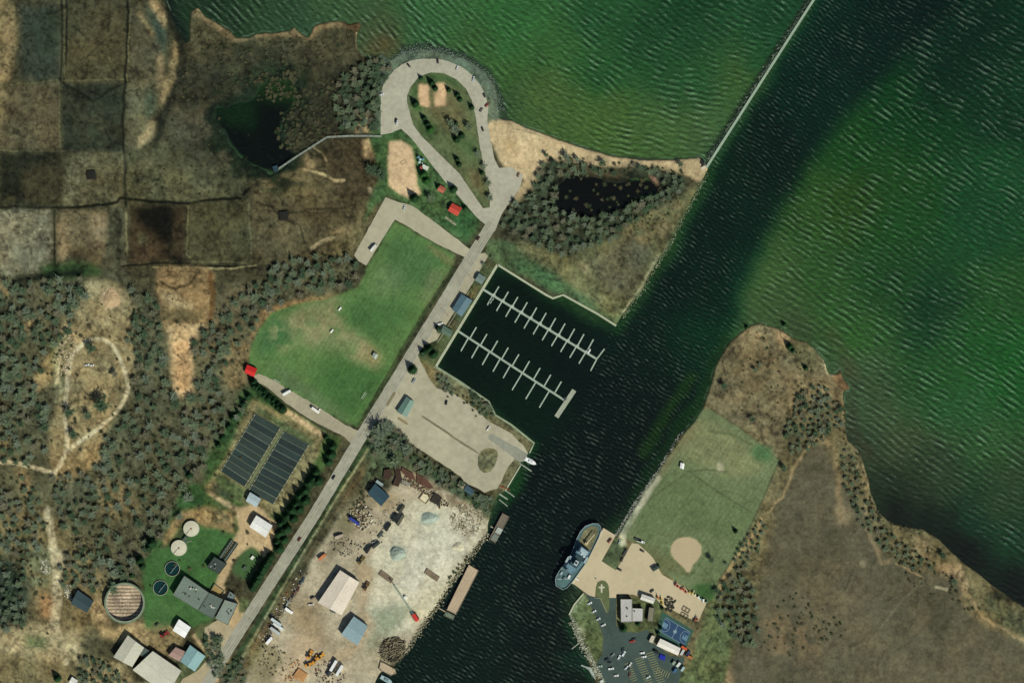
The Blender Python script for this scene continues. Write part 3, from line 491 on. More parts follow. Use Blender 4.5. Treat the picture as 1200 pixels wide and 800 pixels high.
SLABS = [  # name, points, holes, z above level, material args, label
 ('road', LOOP_OUT, [LOOP_IN], .050, dict(hexc='aaa792', var=.15, scale=.25, var2=.12), .35),
 ('road', ribbon(CL, 13.2), [], .054, dict(hexc='9e9d8b', var=.10, scale=.3), .25),
 ('parking_strip', [(568,296),(572,300),(549,340),(524,378),(512,398),(499,404),(498,385),(530,335),(552,299)], [], .044, dict(hexc='a59f85', var=.14, scale=.25), .3),
 ('parking_lot', [(452,231),(464,236),(480,240),(486,243),(537,281),(545,288),(552,293),(548,303),(540,299),(512,286),(463,257),(437,298),(429,311),(420,306),(415,299)], [], .048, dict(hexc='aba68c', var=.10, scale=.2, var2=.15), .4),
 ('service_road', [(298,440),(303,438),(312,441),(345,460),(375,478),(405,498),(424,506),(414,522),(404,512),(392,506),(360,489),(335,472),(312,453),(298,446)], [], .046, dict(hexc='a19a80', var=.14, scale=.3), .6),
 ('parking_lot', [(486,408),(495,428),(502,442),(512,455),(530,460),(548,471),(560,482),(572,493),(596,506),(613,521),(619,531),(611,538),(604,536),(594,549),(588,563),(583,572),(568,577),(558,571),(545,566),(540,558),(515,541),(488,524),(470,510),(458,500),(441,493),(444,476),(470,434)],
   [smooth([(560,531),(570,524),(582,526),(584,534),(578,550),(569,555),(560,549)], 1)], .042, dict(hexc='aca78d', var=.15, scale=.15, var2=.16), .5),
 ('grass_strip', smooth(ribbon([(494,487),(508,496),(522,505),(540,518),(561,531)], 2.6), 1), [], .07, dict(hexc='77735a', var=.2, scale=.5), .5),
 ('grass_strip', smooth(ribbon([(463,459),(458,467),(453,476)], 3.2), 1), [], .07, dict(hexc='7c7458', var=.2, scale=.5), .3),
 ('grass_strip', smooth(ribbon([(466,489),(472,493),(478,497)], 3.0), 1), [], .07, dict(hexc='8a7d5c', var=.2, scale=.5), .3),
 ('boat_ramp', [(573,509),(577,508),(600,521),(618,531),(616,540),(608,541),(596,531),(572,514)], [], .05, dict(hexc='8f917f', var=.15, scale=.4), .2),
 ('concrete_apron', [(708,619),(721,628),(705,657),(722,668),(733,650),(738,640),(741,636),(748,637),(757,645),(765,653),(770,662),(776,673),(800,687),(828,706),(818,728),(808,724),(785,713),(778,711),(768,700),(750,699),(742,696),(722,696),(722,700),(714,700),(713,690),(711,683),(706,680),(700,682),(698,690),(697,699),(690,697),(686,694),(671,683)], [], .042, dict(hexc='beb08f', var=.07, scale=.2, var2=.10), .15),
 ('car_park', [(686,694),(697,699),(704,700),(711,717),(714,700),(722,700),(722,732),(730,739),(745,741),(760,737),(764,752),(776,760),(786,768),(802,770),(800,784),(795,800),(790,840),(715,840),(708,800),(697,780),(706,766),(707,745),(700,725),(691,707)], [], .036, dict(hexc='3f4f49', var=.16, scale=.3, var2=.2), .2),
 ('yard_lane', [(262,722),(275,740),(262,765),(246,792),(238,800),(225,815),(205,815),(214,795),(232,785),(247,768),(250,752),(240,745),(240,735)], [], .04, dict(hexc='a99c7c', var=.14, scale=.3), .5),
 ('infield', smooth(INF, 1), [], .02, dict(hexc='b5a482', var=.06, scale=.3), .2),
 ('grass_island', smooth([(698,688),(700,682),(705,679),(711,681),(714,688),(714,716),(711,719),(702,700),(698,695)], 1), [], .10, dict(hexc='5b6540', var=.25, scale=.5), .1),
 ('court_surface', [(776,716),(813,738),(803,761),(768,743)], [], .06, dict(hexc='345748', var=.08, scale=.4), 0),
]
for nm, pts, holes, z, ma, jt in SLABS:
    ZB(pts)
for q_ in ([(299.5,484.5),(328.5,501),(286.5,570),(259,552)],[(333,505),(362,520.5),(320,590.5),(291.5,575)],[(325,498),(336,505),(292,580),(282,572)],[(217,673),(279,700),(268,731),(203,697)],[(125,683),(170,683),(170,728),(125,728)],[(196,605),(236,605),(236,655),(196,655)],[(178,657),(212,657),(212,698),(178,698)]): ZB(q_)
# boats' basin wall and pads for buildings are levelled too
def padpoly(c, g=3.0):
    cx = sum(p[0] for p in c)/len(c); cy = sum(p[1] for p in c)/len(c)
    return [(p[0] + (p[0]-cx)/max(1, math.hypot(p[0]-cx, p[1]-cy))*g, p[1] + (p[1]-cy)/max(1, math.hypot(p[0]-cx, p[1]-cy))*g) for p in c]

# ---------------------------------------------------------------- ground: one sheet out to the horizon
rel = (fbm(X, Y, 9, 4, 301, .7) - .5)*1.5 + (fbm(X, Y, 40, 3, 302) - .5)*1.2
Zg = -2.6 + 3.6*np.clip(LM, 0, 1) + RG*rel*np.clip((LM - .9)*10, 0, 1)
far = (X < -65) | (X > 1265) | (Y < -65) | (Y > 865)
Zg = np.where(far & (LM > .5), ZL, Zg)
def grid_mesh(name, Z, keep=None):
    me = bpy.data.meshes.new(name)
    co = np.empty((NY, NX, 3), np.float32); co[..., 0] = (X - 600)*S; co[..., 1] = (400 - Y)*S; co[..., 2] = Z
    idx = np.arange(NX*NY).reshape(NY, NX)
    q = np.stack([idx[:-1, :-1], idx[1:, :-1], idx[1:, 1:], idx[:-1, 1:]], -1).reshape(-1, 4)
    sel = None
    if keep is not None:
        kq = keep[:-1, :-1] | keep[1:, :-1] | keep[1:, 1:] | keep[:-1, 1:]
        q = q[kq.reshape(-1)]; used = np.zeros(NX*NY, bool); used[q.reshape(-1)] = True
        remap = np.cumsum(used) - 1; q = remap[q]; co = co.reshape(-1, 3)[used]; sel = used
    co = co.reshape(-1, 3)
    me.vertices.add(len(co)); me.vertices.foreach_set('co', co.ravel())
    me.loops.add(q.size); me.loops.foreach_set('vertex_index', q.astype(np.int32).ravel())
    me.polygons.add(len(q)); me.polygons.foreach_set('loop_start', np.arange(0, q.size, 4, dtype=np.int32))
    me.polygons.foreach_set('use_smooth', np.ones(len(q), bool))
    me.update(calc_edges=True); return me, sel
def set_col(me, c):
    a = me.color_attributes.new('cover', 'FLOAT_COLOR', 'POINT')
    d = np.ones((len(c), 4), np.float32); d[:, :3] = c; a.data.foreach_set('color', d.ravel())
def cover_mat(name, rough, spec, nsc, var, bump, bsc, detail=5, crest=None):
    m = bpy.data.materials.new(name); m.use_nodes = True; n = m.node_tree.nodes; l = m.node_tree.links; b = n['Principled BSDF']
    at = n.new('ShaderNodeAttribute'); at.attribute_name = 'cover'
    geo = n.new('ShaderNodeNewGeometry'); nz = n.new('ShaderNodeTexNoise'); nz.inputs['Scale'].default_value = nsc; nz.inputs['Detail'].default_value = detail; nz.inputs['Roughness'].default_value = .7
    if crest is None: l.new(geo.outputs['Position'], nz.inputs['Vector'])
    else:                                     # ripple light and shade put into the colour, stretched along the crests
        mp = n.new('ShaderNodeMapping'); mp.inputs['Rotation'].default_value = (0, 0, crest); mp.inputs['Scale'].default_value = (.33, 1.0, 1.0)
        l.new(geo.outputs['Position'], mp.inputs['Vector']); l.new(mp.outputs[0], nz.inputs['Vector'])
    mr = n.new('ShaderNodeMapRange'); mr.inputs[1].default_value = .25; mr.inputs[2].default_value = .75; mr.inputs[3].default_value = 1-var; mr.inputs[4].default_value = 1+var
    l.new(nz.outputs[0], mr.inputs[0]); vm = n.new('ShaderNodeVectorMath'); vm.operation = 'SCALE'
    l.new(at.outputs['Color'], vm.inputs[0]); l.new(mr.outputs[0], vm.inputs['Scale']); l.new(vm.outputs[0], b.inputs['Base Color'])
    b.inputs['Roughness'].default_value = rough; b.inputs['Specular IOR Level'].default_value = spec
    bp = n.new('ShaderNodeBump'); bp.inputs['Distance'].default_value = bump; n2 = n.new('ShaderNodeTexNoise'); n2.inputs['Scale'].default_value = bsc; n2.inputs['Detail'].default_value = 4
    l.new(geo.outputs['Position'], n2.inputs['Vector']); l.new(n2.outputs[0], bp.inputs['Height']); l.new(bp.outputs[0], b.inputs['Normal'])
    return m
me, _ = grid_mesh('ground', Zg); set_col(me, GC.reshape(-1, 3)); me.materials.append(cover_mat('ground_cover', .95, .15, .45, .3, .25, .5))
g = bpy.data.objects.new('ground', me); col.objects.link(g); tag(g, kind='structure')
def gz(px, py):
    i = min(NX-2, max(0, int(np.searchsorted(gx, px)) - 1)); j = min(NY-2, max(0, int(np.searchsorted(gy, py)) - 1))
    return float(Zg[j, i])

# ---------------------------------------------------------------- water: one sheet with waves
LAKE = [(240,5,'183a28'),(300,12,'224a32'),(340,20,'24503a'),(400,12,'2c5c3e'),(500,20,'2a6640'),(440,50,'36583c'),(600,20,'276a3c'),(560,60,'2c6238'),(600,90,'2f6838'),(650,60,'2a6638'),(700,20,'1c5634'),(760,40,'174c2c'),(800,10,'12462a'),(900,5,'14462c'),(700,90,'1c5a32'),(800,80,'1d5632'),(860,90,'2e6034'),(900,50,'1c5632'),
 (640,120,'386638'),(700,140,'356836'),(780,150,'356a3c'),(820,165,'346440'),(600,130,'2a5838'),(1190,10,'06301e'),(1120,60,'062c1c'),(1150,20,'062a1b'),(1050,120,'0a3e1c'),(1190,100,'0b3821'),(1000,170,'14491e'),(950,240,'245426'),(900,330,'326236'),(960,320,'24582a'),(1050,250,'144c20'),(1000,240,'204c1c'),(1150,250,'124a28'),
 (1190,330,'1c5226'),(1050,330,'174a24'),(1080,360,'0c3c22'),(1000,390,'265e2c'),(1100,430,'1c5629'),(1180,440,'145824'),(1120,480,'1e5a30'),(1000,450,'30583a'),(1150,520,'24582f'),(1050,520,'325236'),(1020,490,'2e5438'),(1100,560,'26462e'),(1190,580,'24482a'),(985,520,'1c3626'),(1040,560,'16301f'),(1150,600,'0b3522'),(1190,630,'0e3c24'),(1100,600,'08180f'),
 (1050,595,'070f09'),(1190,670,'030a07'),(1130,640,'040b07'),(1250,300,'1c5226'),(1250,600,'0c3420'),(930,372,'2e5232'),(880,365,'34603a')]
RIVER = [(1060,20,'061f1c'),(1000,50,'08221f'),(950,110,'082622'),(940,20,'0c2c26'),(900,180,'061d19'),(850,200,'08241c'),(850,260,'051b18'),(800,330,'041a17'),(870,330,'083024'),(880,260,'06221c'),(760,400,'051a17'),(830,390,'083020'),(700,450,'031412'),(650,550,'031312'),(600,650,'041916'),(560,740,'051a16'),(640,700,'031110'),(600,380,'04170f'),(560,410,'04170f'),(770,480,'041512'),(720,560,'031310'),(480,790,'051a16'),(680,760,'04140f'),(620,480,'051c13')]
def idw(pts, sig, slx, sly):
    num = np.zeros(slx.shape + (3,), np.float32); den = np.zeros(slx.shape, np.float32) + 1e-12
    for x, y, c in pts:
        k = np.exp(-np.sqrt((slx-x)**2 + (sly-y)**2)/sig*2.2).astype(np.float32)
        num += k[..., None]*np.array(lin(c), np.float32); den += k
    return num/den[..., None]
wx_ = X + (fbm(X, Y, 60, 4, 201) - .5)*60; wy_ = Y + (fbm(X, Y, 60, 4, 202) - .5)*60
WC = idw(LAKE, 34, wx_, wy_); WR = idw(RIVER, 40, wx_, wy_)
sl, m = pmask([(956,-500),(958,-8),(830,196),(790,285),(720,385),(580,300),(500,430),(620,530),(430,800),(100,1700),(500,1300),(700,800),(660,700),(760,570),(830,465),(850,412),(872,378),(868,352),(882,316),(908,268),(940,212),(988,140),(1055,75),(1120,10),(1150,-40),(1450,-500)], 9, 7)
WC[sl] = WC[sl]*(1-m[..., None]) + WR[sl]*m[..., None]; GCs = GC; GC = WC; RGs = RG; RG = np.zeros_like(RG)
L('153a1e', [(833,203),(808,248),(780,300),(745,350),(724,386)], 10, 9, 3, .8); L('23482e', [(961,-10),(837,192)], 6, 5, 1, .8)
L('0f3014', [(850,402),(838,425),(824,470),(795,500)], 14, 12, 4, .8); L('1e3c10', [(812,440),(790,470),(770,505),(755,530)], 12, 9, 3, .6); L('0b2a12', [(805,490),(770,540),(745,585)], 14, 12, 3, .7)
L('12341c', [(514,437),(545,457),(576,480),(600,502),(628,522),(615,545),(595,577)], 8, 7, 1, .8); P('164020', [(600,555),(616,545),(612,572),(598,592),(586,590)], 4, 3, .8); L('0a2c18', [(724,386),(700,372),(660,348),(585,314)], 6, 5, .3, .5); L('0f3820', [(665,728),(678,760),(692,795)], 8, 8, 2, .7); P('0f3028', [(655,765),(690,755),(690,785),(660,785)], 6, 5, .6)
L('1f3a2e', [(590,140),(620,154),(660,168),(720,185),(790,190),(820,186)], 6, 3, .5, .9); L('1d3426', [(952,-8),(830,182)], 6, 3, .5, .8); L('24403a', [(470,57),(500,52),(540,62),(574,84),(588,116),(592,140)], 6, 4, 1, .7)
P('3a3c2c', [(965,385),(985,415),(990,440),(1010,455),(1000,420),(980,385)], 6, 5, .5); P('2c3a2a', [(993,455),(1005,500),(1030,540),(1010,540),(994,505)], 6, 5, .8); P('4a5238', [(440,45),(460,40),(470,55),(450,65),(425,60)], 6, 5, .5)
P('04100a', POND1, 1, 2); P('153c18', [(295,60),(350,60),(352,120),(300,112)], 8, 5, .8); P('0b2c16', [(250,122),(300,110),(300,150),(262,150)], 6, 5, .8); P('040c07', padpoly(POND2, 6), 1, 1)
L('0c1d1c', [(196,0),(208,30),(216,48)], 14, 10, 3, .8)
WC = GC; GC = GCs; RG = RGs
WC *= np.clip(1 + (fbm(X, Y, 30, 4, 411, .6) - .5)*.35, .5, 1.6)[..., None]
rvw = np.zeros_like(X); rvw[sl] = m
lft = np.clip((930 - X)/160, 0, 1)*(1-rvw)
WC[..., 0] *= 1.30 - .62*rvw + .14*lft; WC[..., 1] *= .78 + .02*rvw; WC[..., 2] *= .68 - .14*rvw - .03*lft
# wave field: short crests running from upper left to lower right, blown in from the lake
def waves(n, lmin, lmax, ang, spread, seed, bend=None):
    r = np.random.RandomState(seed); h = np.zeros_like(X)
    for i in range(n):
        lam = r.uniform(lmin, lmax); a = ang + r.normal(0, spread); k = 2*math.pi/lam; ph = r.uniform(0, 6.28)
        h += np.cos(k*(math.cos(a)*xb + math.sin(a)*yb) + ph)*(lam/lmax)
    return h/math.sqrt(n)
xb = X + (fbm(X, Y, 90, 3, 501) - .5)*9; yb = Y + (fbm(X, Y, 90, 3, 502) - .5)*9
crest = math.radians(32)
hl = waves(80, 4.8, 8.4, crest + math.pi/2, .19, 11)
hw = waves(80, 4.8, 8.4, math.radians(47) + math.pi/2, .17, 15)         # steeper crests in the west of the bay
wsd = np.clip((700 - X + (Y-100)*.3)/130, 0, 1); hl = hl*(1-wsd) + hw*wsd
hr = waves(80, 3.6, 5.8, crest + math.pi/2 + .05, .24, 12)
bx_ = waves(60, 5.0, 8.0, math.radians(13) + math.pi/2, .16, 14)      # crests that bend in along the beach and pier
hs = waves(40, 2.8, 4.2, crest + math.pi/2, .6, 13)
slr, river = pmask([(956,-500),(958,-8),(830,196),(790,285),(720,385),(580,300),(500,430),(620,530),(430,800),(100,1700),(500,1300),(700,800),(660,700),(760,570),(830,465),(850,412),(872,378),(868,352),(880,318),(905,270),(930,215),(972,140),(1030,75),(1085,10),(1110,-40),(1400,-500)], 12, 6)
rv = np.zeros_like(X); rv[slr] = river
slb, bm = pmask([(700,220),(700,150),(770,90),(860,40),(960,-10),(830,200)], 22, 6); bb = np.zeros_like(X); bb[slb] = bm
hl = hl*(1-bb) + bx_*bb*1.05
slc, calm = pmask([(500,430),(583,300),(722,381),(705,412),(668,500),(626,519)], 8, 3); ca = np.zeros_like(X); ca[slc] = calm
slp, pq = pmask([(235,60),(360,60),(360,210),(235,210)], 3, 0); ca[slp] = np.maximum(ca[slp], pq)
slp, pq = pmask([(640,200),(790,200),(790,262),(640,262)], 3, 0); ca[slp] = np.maximum(ca[slp], pq)
slp, pq = pmask([(1010,560),(1060,580),(1220,660),(1220,720),(1100,640),(1030,620)], 10, 4); ca[slp] = np.maximum(ca[slp], pq*.9)
grp = np.clip(.85 + 1.1*(fbm(X, Y, 40, 5, 601) - .5), .5, 1.3)*np.where(X > 860, .85 + .35*np.clip((X-Y-500)/300, -1, .6), 1)
amp = (1 - ca*.93)*grp*np.clip((0.62 - blur(lm, 5))/0.5, .12, 1)
near = ((X > -60) & (X < 1260) & (Y > -60) & (Y < 860)).astype(np.float32)
hh = (hl*(1-rv)*.27 + hr*rv*.16 + hs*.05)*amp*near
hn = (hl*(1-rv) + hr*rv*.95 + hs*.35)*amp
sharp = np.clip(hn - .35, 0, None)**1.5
Zw = hh + sharp*.10*near
# pale streaks painted on the crests for sky glints, with a little foam
fs = np.clip((hn + (fbm(X, Y, 3.0, 2, 700) - .5)*1.5 - .45)*.85, 0, 1)**1.3
wc = fs*(.27*(1-rv) + .17*rv)*near
glint_foam = np.array(lin('8fa890'), np.float32)
dk = np.clip(1 + hn*(.42 + .26*rv)*near, .35, 2.2)          # wave shading put into the colour: crests paler, troughs darker
WC = WC*dk[..., None]; WC = WC*(1-wc[..., None]) + glint_foam*wc[..., None]
# waves washing on the beach and on the rocks
edge = np.clip(1 - np.abs(blur(lm, 2.2) - .30)*7, 0, 1)*np.clip((fbm(X, Y, 7, 3, 801) - .48)*5, 0, 1)*(1-ca)*(X < 1000)*(1 - rv*.7)
WC = WC*(1 - .35*edge[..., None]) + glint_foam*.35*edge[..., None]
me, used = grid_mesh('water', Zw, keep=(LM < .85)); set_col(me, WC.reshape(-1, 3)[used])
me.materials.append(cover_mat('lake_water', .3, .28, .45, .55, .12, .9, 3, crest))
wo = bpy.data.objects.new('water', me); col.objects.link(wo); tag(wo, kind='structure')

# ---------------------------------------------------------------- lay the made surfaces
for k, (nm, pts, holes, z, ma, jt) in enumerate(SLABS):
    rings = [jitter(pts, jt, 5, k)] + [jitter(h, jt*.6, 5, k+50) for h in holes]
    rw = [[Vector((*W(*p), 0)) for p in r_] for r_ in rings]; allp = [p for r_ in rw for p in r_]
    mb = MB(); top = [(p.x, p.y, ZL + z) for p in allp]; n = len(top)
    tr = []
    for t in tessellate_polygon(rw):
        A, B_, C_ = [allp[i] for i in t]
        cr = (B_.x-A.x)*(C_.y-A.y) - (B_.y-A.y)*(C_.x-A.x); tr.append(t if cr > 0 else (t[0], t[2], t[1]))
    mb.add(top, tr)
    o = 0
    for r_ in rw:
        m_ = len(r_); v = [(p.x, p.y, ZL+z) for p in r_] + [(p.x, p.y, ZL-.6) for p in r_]
        mb.add(v, [(i, (i+1) % m_, m_+(i+1) % m_, m_+i) for i in range(m_)])
    o = mb.build(nm, mat('surface_%s_%d' % (nm, k), rough=.9, bump=.02, **ma)); tag(o, kind='structure')

def wpts(c): return [W(*p) for p in c]
def line_obj(name, pts, wd, z0, z1, m, label=None, cat=None, kind=None, closed=False, group=None):
    o = MB().strip(wpts(pts), wd, z0, z1, closed).build(name, m); return tag(o, label, cat, group, kind)
line_obj('road_marking', [(548,309),(493,398),(430,500),(369,602),(303,704)], .22, ZL+.056, ZL+.062, pm('a89a5c'), kind='structure')
def offs(c, d): h_ = ribbon(c, abs(d)*2); n_ = len(c); return h_[:n_] if d > 0 else h_[n_:][::-1]
for d_ in (-4.6, -1.9, 1.9, 4.6): line_obj('tyre_track', offs(CL[:7], d_), 1.3, ZL+.0555, ZL+.0575, mat('tyre_wear', '9b9986', var=.3, scale=.15), kind='structure')
line_obj('kerb', [(550,341),(545,350),(527,379),(513,401)], .35, ZL, ZL+.16, pm('b8b098'), kind='structure')
line_obj('kerb', [(697,700),(704,701),(711,717)], .35, ZL, ZL+.15, pm('a8a48e'), kind='structure')
pk = MB()
for x0, y0, n, dx, dy, lx, ly in ((744,772,16,1.1,2.6,9,-2.6),(757,766,15,1.0,2.6,9,-2.6),(732,778,9,1.0,2.5,7,-2.4),(772,781,6,2.6,1.2,-3,7)):
    for i in range(n):
        a = (x0+dx*i, y0+dy*i); q = (a[0]+lx, a[1]+ly)
        pk.strip(wpts([a, q]), .35, ZL+.036, ZL+.043)
tag(pk.build('parking_bay_marking', pm('a29d62')), kind='structure')
cb = MB(); U = Vector((37, 22)).normalized(); V = Vector((-10, 23)).normalized(); c0 = Vector((791.0, 739.5))
def ct(u, v, c0=c0, U=U, V=V): q = c0 + U*u + V*v; return (q.x, q.y)
tag(MB().prism(wpts([ct(-17,-9),(ct(17,-9)),ct(17,9),ct(-17,9)]), ZL+.06, ZL+.07).build('court_surface', mat('court_blue', '2a4664', var=.08, scale=.4)), kind='structure')
for sgn in (-1, 1):
    cb.prism(wpts([ct(sgn*16.8,-3),ct(sgn*10.5,-3),ct(sgn*10.5,3),ct(sgn*16.8,3)]), ZL+.07, ZL+.078)
tag(cb.build('court_key', mat('court_key', '5f7f92', var=.1)), kind='structure')
cl = MB(); cl.strip(wpts([ct(-16.6,-8.6),ct(16.6,-8.6),ct(16.6,8.6),ct(-16.6,8.6)]), .35, ZL+.08, ZL+.086, True)
cl.strip(wpts([ct(0,-8.4),ct(0,8.4)]), .35, ZL+.08, ZL+.086); cx_, cy_ = W(*ct(0,0)); cl.ring(cx_, cy_, ZL+.088, 1.5, 1.85, .005, 24); cl.cyl(cx_, cy_, ZL+.07, 1.1, .013, 20)
for sgn in (-1, 1):
    cl.strip(wpts([ct(sgn*16.4,-7),ct(sgn*13,-7),ct(sgn*9,-5),ct(sgn*7.5,0),ct(sgn*9,5),ct(sgn*13,7),ct(sgn*16.4,7)]), .3, ZL+.089, ZL+.094)
tag(cl.build('court_line', pm('8fa5a8')), kind='structure')
# ================================================================ BUILDINGS
def quad_m(c):
    w_ = wpts(c); cx = sum(p[0] for p in w_)/len(w_); cy = sum(p[1] for p in w_)/len(w_)
    return cx, cy, [(p[0]-cx, p[1]-cy) for p in w_]
def ccw(p):
    a = sum(p[i][0]*p[(i+1) % len(p)][1] - p[(i+1) % len(p)][0]*p[i][1] for i in range(len(p)))
    return p if a > 0 else p[::-1]
def grow(p, g):
    cx = sum(a[0] for a in p)/len(p); cy = sum(a[1] for a in p)/len(p)
    out = []
    for a in p:
        d = math.hypot(a[0]-cx, a[1]-cy); out.append((cx+(a[0]-cx)*(1+g/d), cy+(a[1]-cy)*(1+g/d)))
    return out
def building(name, label, c, h, roof='gable', rc='c8c4b8', wallc='9c9888', rise=None, doors=1, vents=0, wins=2, cat='building', along='long', seam=True):
    cx, cy, q = quad_m(c); q = ccw(q)
    t = thing(name, label, cat, cx, cy)
    wl = MB().prism(grow(q, -.45), -.6, h).build('wall', pm(wallc), t)
    if roof == 'gable':
        l0 = math.hypot(q[1][0]-q[0][0], q[1][1]-q[0][1]); l1 = math.hypot(q[2][0]-q[1][0], q[2][1]-q[1][1])
        if (l0 < l1) != (along != 'long'): q = q
        else: q = q[1:] + q[:1]
        # now edges 0-1 and 2-3 are the gable ends
        r = rise if rise is not None else min(l0, l1)*.18
        m0 = ((q[0][0]+q[1][0])/2, (q[0][1]+q[1][1])/2); m1 = ((q[2][0]+q[3][0])/2, (q[2][1]+q[3][1])/2)
        v = [(*q[0], h), (*q[1], h), (*q[2], h), (*q[3], h), (*m0, h+r), (*m1, h+r)]
        v += [(a, b, z-.22) for a, b, z in v]
        f = [(1, 2, 5, 4), (3, 0, 4, 5), (7, 10, 11, 8)[::-1], (9, 11, 10, 6)[::-1], (0, 1, 4)[::1], (2, 3, 5)]
        f = [(1,2,5,4), (3,0,4,5), (7,10,11,8), (9,11,10,6), (0,6,10,4), (4,10,7,1), (2,8,11,5), (5,11,9,3), (0,3,9,6), (1,7,8,2)]
        ang = math.atan2(m1[1]-m0[1], m1[0]-m0[0])
        rf = MB().add(v, f).build('roof', roofm(rc, -ang, 1.1, .10) if seam else pm(rc), t)
        gp = grow(q, -.5)
        for i0, i1 in ((0, 1), (2, 3)):
            A_, B2 = gp[i0], gp[i1]; mm = ((A_[0]+B2[0])/2, (A_[1]+B2[1])/2)
            MB().add([(*A_, h-.02), (*B2, h-.02), (*mm, h+r-.25)], [(0, 1, 2)]).build('gable_end', pm(wallc), t)
        rdg = MB().bar((*m0, h+r+.03), (*m1, h+r+.03), .16, n=5).build('ridge_cap', pm(rc), rf)
    else:
        rf = MB().prism(q, h, h+.3).build('roof', roofm(rc, 0.5, 3.0, .05), t)
        pb = MB().strip(grow(q, -.2), .35, h+.3, h+.62, True).build('parapet', pm(wallc), rf)
    n = len(q); e = max(range(n), key=lambda i: math.hypot(q[(i+1) % n][0]-q[i][0], q[(i+1) % n][1]-q[i][1]) + (.3 if q[i][1]+q[(i+1) % n][1] < 0 else 0))
    wq = grow(q, -.43); a, b = wq[e], wq[(e+1) % n]; dx, dy = b[0]-a[0], b[1]-a[1]; d = math.hypot(dx, dy); ux, uy = dx/d, dy/d; an = math.atan2(dy, dx)
    nx, ny = uy, -ux
    for k in range(doors):
        s = d*(k+1)/(doors+1); o = MB().box(a[0]+ux*s+nx*.1, a[1]+uy*s+ny*.1, 0, min(3, d*.25), .25, min(h*.75, 3.2), an).build('door', pm('5d6468'), t)
    a, b = wq[(e+2) % n], wq[(e+3) % n]; dx, dy = b[0]-a[0], b[1]-a[1]; d = math.hypot(dx, dy) or 1; ux, uy = dx/d, dy/d; an = math.atan2(dy, dx); nx, ny = uy, -ux
    for k in range(wins):
        s = d*(k+1)/(wins+1); MB().box(a[0]+ux*s+nx*.08, a[1]+uy*s+ny*.08, h*.4, 1.4, .2, min(1.2, h*.35), an).build('window', pm('2a3a44', True), t)
    r = random.Random(int(cx*7+cy))
    for k in range(vents):
        u, v = r.uniform(.15, .85), r.uniform(.2, .8)
        A = (q[0][0]*(1-u)+q[1][0]*u, q[0][1]*(1-u)+q[1][1]*u); B_ = (q[3][0]*(1-u)+q[2][0]*u, q[3][1]*(1-u)+q[2][1]*u)
        vx, vy = A[0]*(1-v)+B_[0]*v, A[1]*(1-v)+B_[1]*v
        MB().box(vx, vy, h+.3, r.uniform(.9, 2.4), r.uniform(.9, 2.0), r.uniform(.6, 1.5), r.choice([.9, .5])).build('roof_vent', pm(r.choice(['b8b8aa', '50584e', '8e9486', '3a423c'])), rf)
    return t
building('picnic_pavilion', 'red roofed picnic shelter in the park corner where the roads meet', [(530,238),(541.5,244),(536,253.5),(525,247)], 3, rc='c4493a', wallc='6e5a44', rise=2.2, doors=0, wins=0, cat='pavilion')
building('picnic_pavilion', 'small faded red shelter between the pavilion and the playground', [(516,217),(523,221),(519,227),(512,223)], 2.6, rc='b0604c', wallc='6e5a44', rise=1.2, doors=0, wins=0, cat='pavilion')
building('field_shelter', 'bright red roofed shelter at the west end of the field road', [(290,427),(302,432),(298,441.5),(287,436.5)], 3.4, rc='d22a26', wallc='7a6a58', rise=1.6, doors=0, wins=0, cat='shelter')
building('marina_hut', 'small grey roofed hut at the root of the north dock', [(561.5,320),(569.5,325.5),(564.5,333.5),(556.5,328.5)], 3.2, rc='6d7f78', wallc='7c7a68', rise=.9)
building('marina_office', 'long blue grey roofed marina building between the two dock roots', [(541,344.5),(553.5,352),(541,371),(529.5,362.5)], 3.6, rc='54707a', wallc='7c7a6c', rise=1.2, wins=3)
building('marina_hut', 'dull green roofed hut at the root of the south dock', [(520,381),(531,388),(527.5,395),(516,389)], 3, rc='5a705e', wallc='6e7060', rise=.9)
building('wash_house', 'green grey gabled building on its own in the gravel car park', [(476.5,464.5),(486,471),(477,488.5),(465,482)], 3.6, rc='6c8a7c', wallc='9a9a84', rise=1.7)
building('storage_shed', 'grey blue shed in the brush by the gravel lot south corner', [(547,567),(556,574.5),(552,580.5),(543.5,574)], 3.2, rc='3f5660', wallc='5a5f58', rise=1)
building('boat_house', 'low tan shed beside the grey blue shed on the lot edge', [(539,562.5),(546,567),(543,573),(536,568.5)], 2.6, rc='a3977c', wallc='8a7e68', rise=.5, roof='flat')
building('treatment_shed', 'light grey shed at the foot of the drying beds', [(293.5,576),(306.5,584),(301,594),(288.5,586.5)], 4.4, rc='aebfc0', wallc='7c807a', rise=1.3)
building('storage_shed', 'bright white roofed shed beside the drive below the drying beds', [(301,603),(320,615),(312,629),(293,616.5)], 5.6, rc='e4e4dc', wallc='a8a698', rise=1.2)
building('plant_building', 'large flat roofed treatment building with vents and pale gravel roof', [(217,673.5),(246,693.5),(233,714),(203.5,696)], 6.5, 'flat', rc='6f7e70', wallc='6a6c60', vents=9, wins=4)
building('plant_building', 'dark mottled flat roofed building joined to the large treatment building', [(246.5,693.5),(263,701.5),(250,724),(233.5,714.5)], 5.8, 'flat', rc='5c6a60', wallc='65675c', vents=5, wins=3)
building('plant_building', 'grey flat roofed building at the drive end of the treatment row', [(264.5,701.5),(279.5,706),(268,731),(253,723.5)], 7.5, 'flat', rc='7f8b7e', wallc='6a6c60', vents=4, wins=3)
building('pump_house', 'small grey flat roofed annex north of the treatment row end', [(270,692),(277,697),(273,704),(266,700)], 3.4, 'flat', rc='6c7a74', wallc='65675c', vents=1, wins=1)
